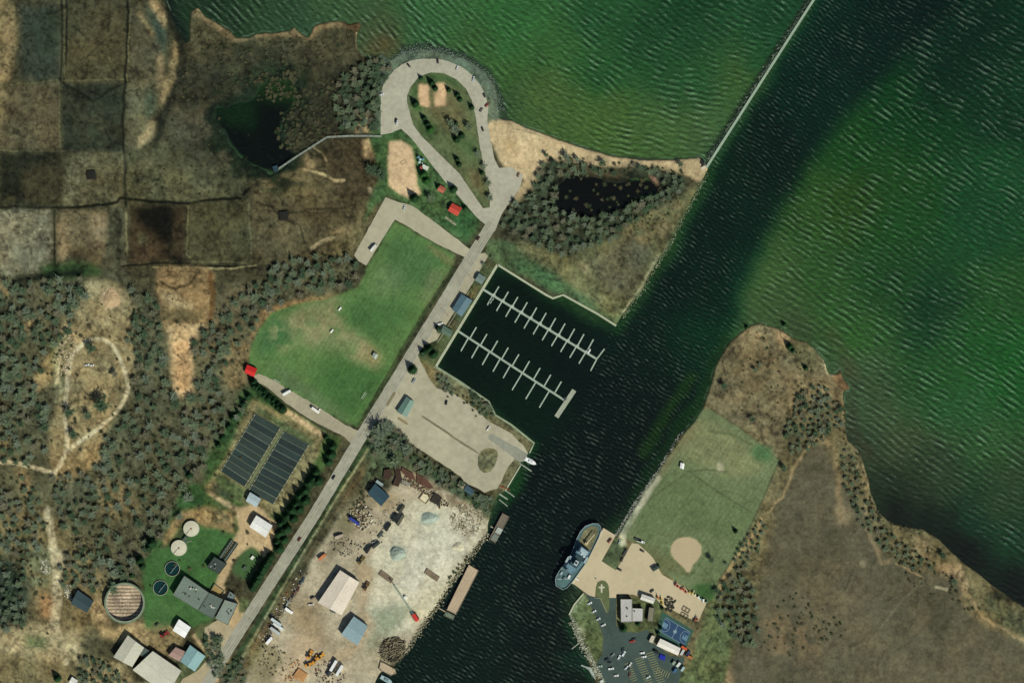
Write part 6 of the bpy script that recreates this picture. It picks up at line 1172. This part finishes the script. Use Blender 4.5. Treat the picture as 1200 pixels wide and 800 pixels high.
x, y = W(521, 236.5); t = thing('fire_ring', 'pale round gravel pad with a ring beside the picnic pavilion', 'fire ring', x, y); MB().cyl(0, 0, -.2, 4, .26, 20).build('pad', mat('pad_gravel', 'c9bc9a'), t); MB().ring(0, 0, .06, .8, 1.1, .4, 14).build('ring', pm('4a4640'), t)
for k, (a, b) in enumerate(((524,256),(528,259),(532,262))):
    x, y = W(a, b); t = thing('picnic_table', 'pale picnic table, %s of three below the red pavilion' % ['left', 'middle', 'right'][k], 'table', x, y, ZL, -.6, 'picnic tables by the pavilion'); MB().box(0, 0, .7, 5, .9, .08).build('tabletop', pm('a8a888'), t)
    for s_ in (-1, 1): MB().box(0, s_*1.0, .42, 5, .35, .07).build('bench', pm('9c9c7c'), t); MB().box(s_*1.8, 0, 0, .12, 1.8, .7).build('leg', pm('6c6a54'), t)
for a, b, an, lb in ((426,463,58,'goal frame near the south east corner of the playing field'),(325,446,-30,'goal frame near the south west corner of the playing field')):
    x, y = W(a, b); t = thing('football_goal', lb, 'goal', x, y, ZL, math.radians(an)); MB().bar((-3.6, 0, 2.4), (3.6, 0, 2.4), .16, n=6).build('crossbar', pm('e0e0d8'), t); [MB().bar((s_*3.6, 0, 0), (s_*3.6, 0, 2.4), .16, n=6).build('post', pm('e0e0d8'), t) for s_ in (-1, 1)]; MB().bar((-3.6, -1.4, .1), (3.6, -1.4, .1), .12, n=6).build('ground_bar', pm('c8c8c0'), t)
for a, b, lb in ((398.5,362,'white bench on the tan patch at the top of the playing field'),(389,388,'white bench in the middle of the playing field'),(374,481,'pale bench beside the box truck on the field road')):
    x, y = W(a, b); t = thing('team_bench', lb, 'bench', x, y, ZL, .9); MB().box(0, 0, .4, 4, 1.4, .25).build('seat', pm('dcdcd2'), t); MB().box(0, .8, .6, 4, .15, .9).build('backrest', pm('d0d0c6'), t); [MB().box(s_*1.7, 0, 0, .2, 1.2, .4).build('leg', pm('8a8a80'), t) for s_ in (-1, 1)]
for k, (a, b) in enumerate(((287,665),(296,653))):
    x, y = W(a, b); t = thing('service_hatch', ['dark service kiosk in the grass oval at the works', 'pale round hatch in the grass oval at the works'][k], 'kiosk', x, y, ZL, .9); MB().box(0, 0, 0, 3.4, 2.4, 1.8).build('cabinet', pm(['3c463c', 'c4c8b4'][k]), t); MB().box(0, 0, 1.8, 3.8, 2.8, .2).build('lid', pm(['4a564a', 'd4d8c6'][k]), t)
for a, b, lb in ((332.5,252.5,'dark duck blind at the meeting of the marsh ditches'),(107,205,'dark square blind in the pale marsh field')):
    x, y = W(a, b); t = thing('marsh_blind', lb, 'hut', x, y, ZL, .1); MB().box(0, 0, -.3, 8, 8, 1.4).build('wall', pm('1c1c14'), t); MB().box(0, 0, 1.1, 8.6, 8.6, .25, 0, .9).build('roof', mat('blind_roof', '1a1b13', var=.4, scale=.8), t)
LAMPS = [(545,322),(518,366),(490,411),(461,457),(440,492),(405,548),(378,592),(348,640),(322,682),(293,729)]
for k, (a, b) in enumerate(LAMPS):
    x, y = W(a+7.5, b+4.5); t = thing('street_lamp', 'grey street lamp on the river side of the main road', 'lamp', x, y, ZL, math.radians(148), 'street lamps along the main road'); MB().cyl(0, 0, -.3, .14, 8.3, 7, .09).build('pole', pm('8a8c84'), t); MB().bar((0, 0, 7.9), (2.2, 0, 8.3), .07, n=5).build('arm', pm('8a8c84'), t); MB().box(2.5, 0, 8.2, .8, .3, .15).build('lamp_head', pm('c0c2ba'), t)

junk('yard_stock', 'pallets and parts lined up behind the old cars along the yard fence', [(352,668),(360,672),(322,742),(306,756),(300,750)], 120, ['8a8270', 'b8b2a0', '5c4a3c', '4a5058', '9c6a4c', 'd0ccc0'], 1.3, 31, zt=1.4)
junk('yard_stock', 'stock and frames beside the orange brown pallets', [(340,778),(350,772),(358,790),(340,800),(332,796)], 50, ['b07a48', 'c08c58', '6c5a44'], 1.3, 32, zt=1.2)
junk('yard_stock', 'rows of beams between the central yard line and the fence', [(455,585),(475,585),(445,640),(425,640)], 70, ['8d8a74', '5c5a48', 'a8a490'], 1.5, 33, zt=1.0)
# ================================================================ TREES AND BRUSH
def bare_crown(seed, leafy=0.0):
    r = np.random.RandomState(seed); V = []; 
    def quad(c, u, v): V.append([c-u-v, c+u-v, c+u+v, c-u+v])
    sh = r.uniform(.75, 1.15, 7)
    for i in range(56):                       # limbs fanning out of the trunk, each with fine twigs
        a = (i % 7 + r.uniform(0, 1))*2*math.pi/7; el = r.uniform(.1, 1.3); d = np.array([math.cos(a)*math.cos(el), math.sin(a)*math.cos(el), math.sin(el)*.95])
        L0 = r.uniform(.45, 1.2)*sh[i % 7]; base = np.array([0, 0, r.uniform(-.35, .1)]); s = np.array([-math.sin(a), math.cos(a), r.normal(0, .25)])
        quad(base + d*L0*.5, d*L0*.5, s*r.uniform(.006, .012))
        for j in range(6 + int(5*leafy)):
            p = base + d*L0*r.uniform(.35, 1.0) + r.normal(0, .06, 3); b_ = a + r.normal(0, .75); q = np.array([math.cos(b_), math.sin(b_), r.uniform(-.1, .7)]); q2 = np.array([-math.sin(b_), math.cos(b_), r.normal(0, .3)])
            quad(p, q*r.uniform(.09, .17), q2*r.uniform(.014, .026)*(1+leafy*.8))
    V = np.array(V); f = np.arange(len(V)*4).reshape(-1, 4); return V.reshape(-1, 3), f
def fir_crown(seed):
    r = np.random.RandomState(seed); V = []; F = []; n = 15
    for t_ in range(9):
        u = t_/8; z0 = .08 + .84*u; R_ = (1-u)**.85*.95 + .10; top = z0 + .2 + .05*(1-u)
        o = len(V); V.append((0, 0, top))
        for i in range(n*2):
            a = math.pi*i/n + t_*.7; k = R_*(r.uniform(.82, 1.1) if i % 2 == 0 else r.uniform(.5, .68)); V.append((k*math.cos(a), k*math.sin(a), z0 - (.07 if i % 2 == 0 else 0)))
        F += [(o, o+1+i, o+1+(i+1) % (2*n)) for i in range(2*n)]
    return np.array(V), F
bare_cols = [('74806a', .0), ('6c7a5e', .0), ('77765f', .0), ('5b6c52', .4), ('4b5f46', .6)]
crown_mats = [mat('twigs_%s' % c, c, rough=1.0, var=.2, scale=.35, spec=.05) for c, _ in bare_cols]
brush_mats = [mat('brush_%s' % c, c, rough=1.0, var=.25, scale=.35, spec=.05) for c in ('5c5a42', '54523c', '5c5a44', '4a5238', '3f4a32')]
bark = mat('bark', '5c5446', var=.2); fir_m = mat('fir_needles', '1f3a20', rough=.9, var=.3, scale=.4, spec=.1); fir_m2 = mat('fir_needles_bright', '2c5426', rough=.9, var=.3, scale=.4, spec=.1)
BC = [bare_crown(i, bare_cols[i % 5][1]) for i in range(10)]
def np_mesh(name, V, F, m):
    me = bpy.data.meshes.new(name); V = np.asarray(V, np.float32); F = np.asarray(F, np.int32)
    me.vertices.add(len(V)); me.vertices.foreach_set('co', V.ravel()); me.loops.add(F.size); me.loops.foreach_set('vertex_index', F.ravel()); me.polygons.add(len(F))
    me.polygons.foreach_set('loop_start', np.arange(0, F.size, F.shape[1], dtype=np.int32)); me.materials.append(m); me.update(calc_edges=True); return me
BCM = [[np_mesh('crown', *BC[i], crown_mats[j]) for j in range(5)] for i in range(10)]
def trunk_mesh(seed):
    r = random.Random(seed); b = MB().cyl(0, 0, 0, .040, .55, 8, .026)
    for k in range(5): a = k*1.25+r.uniform(-.3, .3); b.bar((0, 0, .5), (.42*math.cos(a), .42*math.sin(a), .9+r.uniform(-.1, .15)), .018, .006, 5)
    return b.mesh('trunk', bark)
TM = [trunk_mesh(i) for i in range(4)]
FCM = [np_mesh('crown', *fir_crown(i), fir_m) for i in range(5)] + [np_mesh('crown', *fir_crown(i+9), fir_m2) for i in range(3)]
FTM = MB().cyl(0, 0, 0, .09, .6, 7, .05).mesh('trunk', bark)
def bare_tree(px, py, r, label, group=None, kind=None, cat='tree', name='bare_tree', tone=None, hk=.62):
    x, y = W(px, py); t = thing(name, label, cat, x, y, gz(px, py)-.1, rnd.uniform(0, 6.28), group); R_ = r*S; h = R_*hk
    c = bpy.data.objects.new('crown', BCM[rnd.randrange(10)][rnd.choice((0, 0, 1, 1, 2, 3, 4)) if tone is None else rnd.choice(tone)]); col.objects.link(c); c.parent = t; c.location = (0, 0, h*.95); c.scale = (R_, R_*rnd.uniform(.85, 1.1), h)
    k = bpy.data.objects.new('trunk', TM[rnd.randrange(4)]); col.objects.link(k); k.parent = t; k.scale = (R_, R_, h*1.4)
    return t
def fir(px, py, r, label, group=None, h=None, bright=False, name='conifer'):
    x, y = W(px, py); t = thing(name, label, 'conifer', x, y, gz(px, py)-.1, rnd.uniform(0, 6.28), group); R_ = r*S; R_ *= 1.12; h = h or R_*1.9+1.5
    c = bpy.data.objects.new('crown', FCM[rnd.randrange(5, 8) if bright else rnd.randrange(5)]); col.objects.link(c); c.parent = t; c.scale = (R_, R_, h*.9); c.location = (0, 0, h*.1)
    k = bpy.data.objects.new('trunk', FTM); col.objects.link(k); k.parent = t; k.scale = (R_*.7, R_*.7, h*.5)
    return t
def inpoly(a, b, pts):
    c = False
    for i in range(len(pts)):
        (x1, y1), (x2, y2) = pts[i], pts[i-1]
        if (y1 > b) != (y2 > b) and a < (x2-x1)*(b-y1)/(y2-y1)+x1: c = not c
    return c
WOODS = [  # key, phrase, outline, min gap, radius range, tones
 ('forest', 'leafless tree in the dense wood on the left edge', [(-20,328),(20,332),(60,326),(95,322),(104,345),(84,368),(92,392),(70,396),(50,418),(52,445),(40,462),(58,480),(54,538),(30,544),(-20,538)], 8.6, (4.5, 7.5), None),
 ('forest', 'leafless tree in the big wood west of the drying beds', [(152,338),(184,352),(190,400),(198,458),(225,466),(262,462),(298,468),(288,482),(262,508),(240,545),(232,560),(215,600),(190,628),(168,655),(155,672),(150,690),(132,690),(118,665),(112,640),(125,610),(90,600),(112,560),(112,545),(124,515),(150,480),(158,440),(150,400)], 8.6, (4.5, 7.8), None),
 ('forest', 'leafless tree in the wood south of the sandy fork', [(60,560),(100,552),(112,570),(115,600),(90,620),(115,660),(100,680),(85,660),(72,640),(68,600)], 9, (4, 6.5), None),
 ('forest', 'leafless tree in the lower left corner wood', [(-15,560),(35,560),(52,600),(52,640),(30,655),(30,735),(-15,740)], 9.5, (4, 7), None),
 ('forest', 'leafless tree in the belt above the playing field', [(228,402),(258,372),(272,352),(300,332),(330,308),(380,298),(412,300),(422,318),(404,340),(352,346),(312,362),(292,392),(264,428),(258,462),(232,462)], 8, (4.5, 7.2), None),
 ('point', 'leafless tree round the dark pond on the wooded point', [(586,262),(600,240),(625,222),(634,192),(660,188),(700,194),(720,204),(660,206),(652,222),(650,246),(690,256),(728,246),(760,230),(765,250),(740,262),(720,280),(690,288),(665,300),(640,292),(608,280)], 7.6, (3.6, 6), None),
 ('point', 'leafless tree on the east side of the wooded point pond', [(740,192),(800,206),(804,222),(785,232),(770,240),(748,238),(778,222),(772,208)], 7.5, (3, 5), (0, 3, 4)),
 ('marsh wood', 'leafless tree between the marsh pond and the loop road', [(398,96),(425,75),(450,66),(462,80),(446,108),(443,150),(420,156),(398,152),(392,120)], 7.6, (4, 6.2), (1, 3, 4)),
 ('shore', 'bare shrub tree in the hollow on the east headland', [(940,455),(966,452),(984,470),(988,500),(968,512),(945,530),(928,534),(920,515),(925,490)], 6, (3, 5), (1, 3, 4)),
 ('shore', 'bare shrub tree along the marsh shore east of the headland', [(986,525),(1000,535),(1012,575),(1025,605),(1055,635),(1090,655),(1092,672),(1060,662),(1032,640),(1005,610),(988,570)], 6.5, (2.6, 4.6), (0, 3, 4)),
 ('shore', 'leafless tree in the thicket east of the station', [(838,692),(868,664),(882,688),(892,735),(880,758),(858,745),(836,718)], 7.5, (3.6, 6), (1, 3, 4)),
 ('shore', 'thin leafless tree along the field edge of the east marsh', [(850,662),(868,640),(890,608),(898,620),(885,650),(866,672)], 6, (2.4, 4), None),
 ('yard', 'leafless tree in the brush between the gravel lot and the yard', [(438,500),(452,495),(470,505),(478,520),(462,530),(448,535),(432,528)], 6.5, (4, 6.5), None),
 ('yard', 'leafless tree in the strip between the gravel lot and the north yard fence', [(474,518),(490,526),(515,545),(545,566),(575,585),(566,594),(540,580),(505,562),(480,540),(462,532)], 6.5, (3, 5), (0, 1, 3)),
 ('yard', 'bare shrub in the brush at the dock corner of the yard', [(548,578),(562,580),(578,585),(572,600),(556,592)], 5.5, (2.6, 4.4), (0, 3)),
 ('yard', 'bare shrub on the bank south of the marina basin', [(515,438),(528,447),(530,462),(520,458),(514,448)], 5.5, (2.6, 4.2), (0, 1)),
 ('yard', 'bare shrub on the bank at the basin corner', [(552,460),(574,472),(578,486),(566,488),(555,475)], 5.5, (2.6, 4.2), (0, 1)),
 ('works', 'bare shrub around the workshop at the lower end of the drive', [(240,745),(258,745),(262,780),(285,770),(290,800),(262,800),(248,790)], 7, (3.4, 6), None),
 ('works', 'leafless tree in the brush around the slate roofed garage', [(70,660),(110,668),(122,688),(112,694),(92,684),(75,690)], 8, (3.5, 5.5), None),
 ('works', 'leafless tree below the rubble tank at the bottom edge', [(95,770),(128,775),(150,800),(95,810)], 8, (3.5, 5.5), None),
]
ALL = []
rr = random.Random(21)
for wi, (key, lab, poly, gap, (r0, r1), tone) in enumerate(WOODS):
    xs = [p[0] for p in poly]; ys = [p[1] for p in poly]; pts = []; tries = 0
    while tries < 2600:
        tries += 1; a, b = rr.uniform(min(xs), max(xs)), rr.uniform(min(ys), max(ys))
        if not inpoly(a, b, poly): continue
        if wi < 5 and math.sin(a*.11+wi)+math.sin(b*.13+a*.05)+math.sin((a-b)*.07)+rr.uniform(-.5, .5) < -1.15: continue      # clearings in the wood
        g_ = gap*rr.uniform(.74, 1.5)*(1.2 if key == 'shore' else 1)
        if all((a-p[0])**2 + (b-p[1])**2 > g_*g_ for p in pts): pts.append((a, b)); ALL.append((r0 + (r1-r0)*rr.random()**1.2, a, b, wi))
ALL.sort(key=lambda q: -q[0])
single = [
 (108,408.5,7.5,'round dark tree standing alone at the top of the sandy clearing',(4,)),(120,475,11,'largest round tree in the lower part of the sandy clearing',(4,)),(104,487,7,'tree touching the largest round tree in the clearing',(3,)),(82,483,7.5,'tree beside the sandy track left of the largest round tree',(4,)),(87,509,6,'small tree between the sandy track and its fork',(4,)),(135,438,6,'thin bushy tree inside the right side of the sandy loop',(2,)),
 (463,541,9,'leafless tree at the north corner of the yard brush',(1,)),(446,505,11,'large grey tree beside the main road at the gravel lot',(0,)),(476,526,8,'grey tree on the edge of the gravel lot',(0,)),(528,145,7,'left of the grey trees in the loop lawn',(1,)),(533,152,7,'grey tree in the middle of the loop lawn',(0,)),(549,149,5.5,'thin grey tree near the right side of the loop lawn',(1,)),
 (560,180,5,'upper thin tree on the lower right edge of the loop lawn',(0,)),(567,195,5,'middle thin tree on the lower right edge of the loop lawn',(0,)),(572,215,5,'lower thin tree on the lower right edge of the loop lawn',(1,)),(574,232,5,'lowest thin tree at the tip of the loop lawn',(0,)),(505,233,7,'bare tree on the grass beside the picnic shelters',(1,)),(833,655,6,'dark bare tree by the ball diamond outfield',(4,)),
 (883,430,0,'',()),(890,427,3.4,'upper bare bush of a pair on the east headland',(1,)),(885,434,4.6,'grey bare bush on the west part of the east headland',(1,)),(848,452,6,'dark bush near the channel edge of the east headland',(4,)),(881,491,5,'dark bush low on the east headland by the fence',(4,)),(918,548,5,'round bush at the corner of the marsh and the sports ground',(4,)),
 (1104,650,5,'dark round bush on the marsh shore',(4,)),(1118,681,4.5,'dark bush on the sandy rim of the marsh',(3,)),(640,182,4.5,'first beach bush beside the sand left of the point',(3,)),(663,184,5.5,'second beach bush along the sand',(0,)),(676,187,4.5,'third beach bush along the sand',(0,)),(706,191,5,'bush in the middle of the beach edge',(3,)),(750,197,5,'bush on the beach edge near the pier',(3,)),(797,193,5,'last small bush before the pier',(3,)),
 (515,388,5,'dark leafless tree beside the green marina hut',(4,)),(567,310,3.5,'small bare tree near the north corner of the basin',(1,)),(577,302,3,'smallest bare tree near the north corner of the basin',(1,)),(253,748,6,'dark tree on the oval green at the works drive',(4,)),
 (441,204,0,'',()),(436,200,9,'left half of the dark round tree clump on the marsh edge',(4,)),(446,205,8,'right half of the dark round tree clump on the marsh edge',(4,)),(425,146,5,'bushy tree above the boardwalk bend',(3,)),(408,148,5,'bushy tree left of the one above the boardwalk',(0,))]
nb = 0
for a, b, r_, lb, tn in single:
    if r_ > 0: bare_tree(a, b, r_, lb, tone=tn, name='bare_tree' if r_ > 4 else 'bare_bush', cat='tree' if r_ > 4 else 'bush', hk=.9); nb += 1
N_IND = 286 - nb
for r_, a, b, wi in ALL[:N_IND]: bare_tree(a, b, r_, WOODS[wi][1], group='trees: ' + WOODS[wi][1].replace('leafless tree ', '').replace('bare shrub ', ''), tone=WOODS[wi][5])
# the smaller trees of each wood, and their brush, as one mass per wood
def mass(name, label, items, tones):
    Vs = []; Fs = []; M = []; o = 0
    for r_, a, b, hk in items:
        ci = rr.randrange(10); tj = rr.choice(tones); V, F = BC[ci]; x, y = W(a, b); q = rr.uniform(0, 6.28); c, s = math.cos(q), math.sin(q); R_ = r_*S; h = R_*hk
        P_ = np.stack([(V[:, 0]*c - V[:, 1]*s)*R_ + x, (V[:, 0]*s + V[:, 1]*c)*R_ + y, V[:, 2]*h + h*.9 + max(gz(a, b), 0)], 1); Vs.append(P_); Fs.append(F + o); M += [tj]*len(F); o += len(V)
    if not Vs: return
    me = np_mesh(name, np.concatenate(Vs), np.concatenate(Fs), (brush_mats if name == 'brush' else crown_mats)[0])
    for m_ in (brush_mats if name == 'brush' else crown_mats)[1:]: me.materials.append(m_)
    me.polygons.foreach_set('material_index', np.array(M, np.int32)); ob = bpy.data.objects.new(name, me); col.objects.link(ob); tag(ob, label, kind='stuff')
rest = {}
for r_, a, b, wi in ALL[N_IND:]: rest.setdefault(wi, []).append((r_, a, b, 1.0))
items = [i for w_ in rest.values() for i in w_]
mass('woodland', 'smaller leafless trees filling the woods', [(a_, b_, c_, .7) for a_, b_, c_, d_ in items], [0, 1, 1, 2, 3, 4])
br = []
for wi, (key, lab, poly, gap, _, tone) in enumerate(WOODS):
    xs = [p[0] for p in poly]; ys = [p[1] for p in poly]; n = int((max(xs)-min(xs))*(max(ys)-min(ys))*.012)
    for _ in range(n):
        a, b = rr.uniform(min(xs)-6, max(xs)+6), rr.uniform(min(ys)-6, max(ys)+6)
        if inpoly(a, b, poly) or (rr.random() < .12 and wi < 4): br.append((rr.uniform(1.2, 2.8), a, b, .55))
EXTRA = [([(298,85),(350,85),(345,112),(325,120),(300,118)],90,(1.5,3)),([(335,130),(350,140),(350,175),(330,178),(322,155)],50,(1.5,3)),([(640,205),(700,200),(790,212),(740,250),(660,256),(640,240)],50,(1.6,3.4)),([(335,110),(400,85),(400,155),(345,178)],120,(1.4,3)),([(250,60),(350,50),(350,70),(290,100),(250,110)],30,(1.2,2.8)),([(150,180),(290,195),(290,230),(150,232)],40,(1,2.2)),([(205,60),(250,55),(345,110),(335,150),(310,100),(255,118),(262,158),(220,190),(190,180)],50,(1,2.6)),([(300,45),(420,35),(420,60),(340,90)],60,(1.2,2.6)),([(845,410),(890,385),(970,430),(975,460),(910,500),(850,480)],70,(.9,1.8)),
 ([(990,450),(1100,660),(1180,740),(1130,720),(1060,680),(985,560)],110,(1.2,2.6)),([(925,680),(1000,740),(930,770),(880,760)],70,(1,2.4)),([(55,400),(75,395),(80,440),(55,440)],22,(1.2,2.4)),([(430,555),(446,540),(435,585),(405,615)],26,(1.5,3)),([(640,180),(800,200),(800,207),(640,196)],46,(1.4,2.8)),
 ([(700,265),(790,225),(800,235),(760,275)],46,(1,2.2)),([(20,560),(55,640),(50,720),(20,700)],50,(1.5,3)),([(85,610),(130,600),(135,660),(95,650)],40,(1.5,3)),([(515,445),(575,478),(560,490),(515,460)],16,(1,2)),([(788,515),(805,503),(775,545),(765,552)],14,(1.4,2.4)),([(540,655),(556,645),(520,700),(512,700)],22,(1,2)),([(220,40),(300,55),(290,70),(225,60)],30,(1,2.2)),([(85,640),(130,700),(130,680),(110,640)],24,(1.4,2.6))]
for poly, n, (r0, r1) in EXTRA:
    xs = [p[0] for p in poly]; ys = [p[1] for p in poly]; k = 0; tr_ = 0
    while k < n and tr_ < 4000:
        tr_ += 1; a, b = rr.uniform(min(xs), max(xs)), rr.uniform(min(ys), max(ys))
        if inpoly(a, b, poly) and (gz(a, b) > .4 or b < 262 and a < 800): br.append((rr.uniform(r0, r1)*1.05, a, b, .42)); k += 1
mass('brush', 'low grey brush and scrub scattered over rough ground', br, [0, 1, 2, 3, 4])
# evergreens
G1 = 'evergreens in the loop lawn'
for a, b, r_, lb in ((493.5,92,2.8,'small evergreen at the top left of the loop lawn'),(506,98,4.2,'evergreen between the two sand courts, upper'),(510,104,3.6,'evergreen between the two sand courts, lower'),(526,106,3.2,'evergreen right of the right sand court'),(536,112,3.6,'dark evergreen of a pair at the right of the loop lawn, upper'),(539,117,3.4,'dark evergreen of a pair at the right of the loop lawn, lower'),(487,122,4.8,'broad evergreen left of the left sand court'),(497,139,3.6,'first evergreen in the line on the left of the loop lawn'),(501,146,4.2,'second evergreen in the line on the left of the loop lawn'),(504.5,152,4.8,'third and widest evergreen in the left line of the loop lawn'),(553,126,3.4,'evergreen on the right rim of the loop lawn'),(541,159,4.2,'evergreen in the centre group of the loop lawn, right'),(535,164,4.4,'evergreen in the centre group of the loop lawn, left'),(534,145,3.2,'dark evergreen among the grey trees of the loop lawn'),(535.5,187,3.4,'upper evergreen of the lower pair in the loop lawn'),(538,193,3.4,'lower evergreen of the lower pair in the loop lawn'),(565,203,3,'evergreen among the thin trees of the loop lawn')):
    fir(a, b, r_, lb, G1, bright='widest' in lb)
G2 = 'evergreens in the park by the play area'
for a, b, r_, lb in ((486,232.5,6,'very dark broad evergreen at the foot of the play sand'),(531.5,222,5,'dark evergreen beside the road by the picnic shelters'),(496,205,5.5,'green evergreen behind the play frame, upper'),(500,212,5.2,'green evergreen behind the play frame, lower'),(513.5,219,3,'small black evergreen beside the small red shelter'),(545,244,3.5,'evergreen east of the red pavilion'),(624,231,3.5,'single dark evergreen at the beach corner of the point')): fir(a, b, r_, lb, G2, bright='green evergreen' in lb)
G3 = 'evergreens beside the marina road'
for a, b, r_, lb in ((503,409,5.5,'upper evergreen of the group at the basin corner'),(496,413,4.4,'left evergreen of the group at the basin corner'),(508,415,5.5,'right evergreen of the group at the basin corner'),(483.5,433,6,'single dark evergreen above the silver pickup'),(513,384,3.2,'small evergreen behind the white marina pickup')): fir(a, b, r_, lb, G3)
G4 = 'evergreen belt along the field road'
for k in range(15): fir(297+2.5*k+rr.uniform(-1,1), 449+2.3*k+rr.uniform(-1.5,1.5), rr.uniform(4.2,5.6), 'dark evergreen in the belt south of the red field shelter', G4)
for k in range(7): fir(292-6*k+rr.uniform(-1,1), 462+10*k+rr.uniform(-3,3), rr.uniform(3.4,5), 'evergreen on the wood edge west of the drying beds', 'evergreens on the wood edge')
for a, b, r_, lb in ((382,512,3.6,'small evergreen at the junction of the field road'),(390,523,6,'large evergreen beside the road junction, upper'),(388,532,7,'large evergreen beside the road junction, middle'),(385,541,5.5,'large evergreen beside the road junction, lower')): fir(a, b, r_, lb, 'evergreens at the road junction')
for k, (a, b) in enumerate(((370,553),(368,560),(363,565),(373,563),(358,574),(352,580),(358,586),(347,590),(342,597),(351,596),(337,604),(344,607),(330,612),(336,619),(328,624),(333,632),(324,635),(327,642))): fir(a, b, rr.uniform(5.6, 7.6), 'dark evergreen in the screen between the works and the road', 'evergreen screen along the road')
for k in range(13): fir(317-1.75*k+rr.uniform(-.8,.8), 652+2.9*k+rr.uniform(-.8,.8), rr.uniform(5.4,6.6), 'evergreen in the clipped row beside the grass oval', 'evergreen row by the grass oval')
for a, b, r_, lb in ((178,636,7,'largest dark evergreen at the wood edge by the works lawn'),(175,641,5,'dark evergreen pressed against the largest one'),(164,656,6,'dark evergreen above the rubble tank, upper'),(167,663,4.5,'dark evergreen above the rubble tank, lower'),(155,673,4,'small evergreen at the rim of the rubble tank'),(222,556,5,'dark evergreen on the west lawn corner of the works'),(917,407,0,''),(925,406,4.6,'black evergreen on the east headland'),(929,411,3,'small evergreen beside the black one on the east headland'),(944,431,3.2,'small dark evergreen low on the east headland'),(875,383,3.6,'dark evergreen at the water edge of the east headland'),(919,380,4,'dark evergreen overhanging the lake at the headland top'),(862,622,3,'single small evergreen in the east sports ground'),(730.5,736,5,'dark evergreen in front of the station office'),(747.5,730,3.2,'small dark evergreen below the east office wing'),(774,735,2.6,'upper hedge evergreen at the west side of the court'),(771,741,2.6,'lower hedge evergreen at the west side of the court'),(776,712,2.2,'tiny evergreen at the north corner of the court'),(68,794,5,'dark evergreen at the lower left edge')):
    if r_ > 0: fir(a, b, r_, lb)
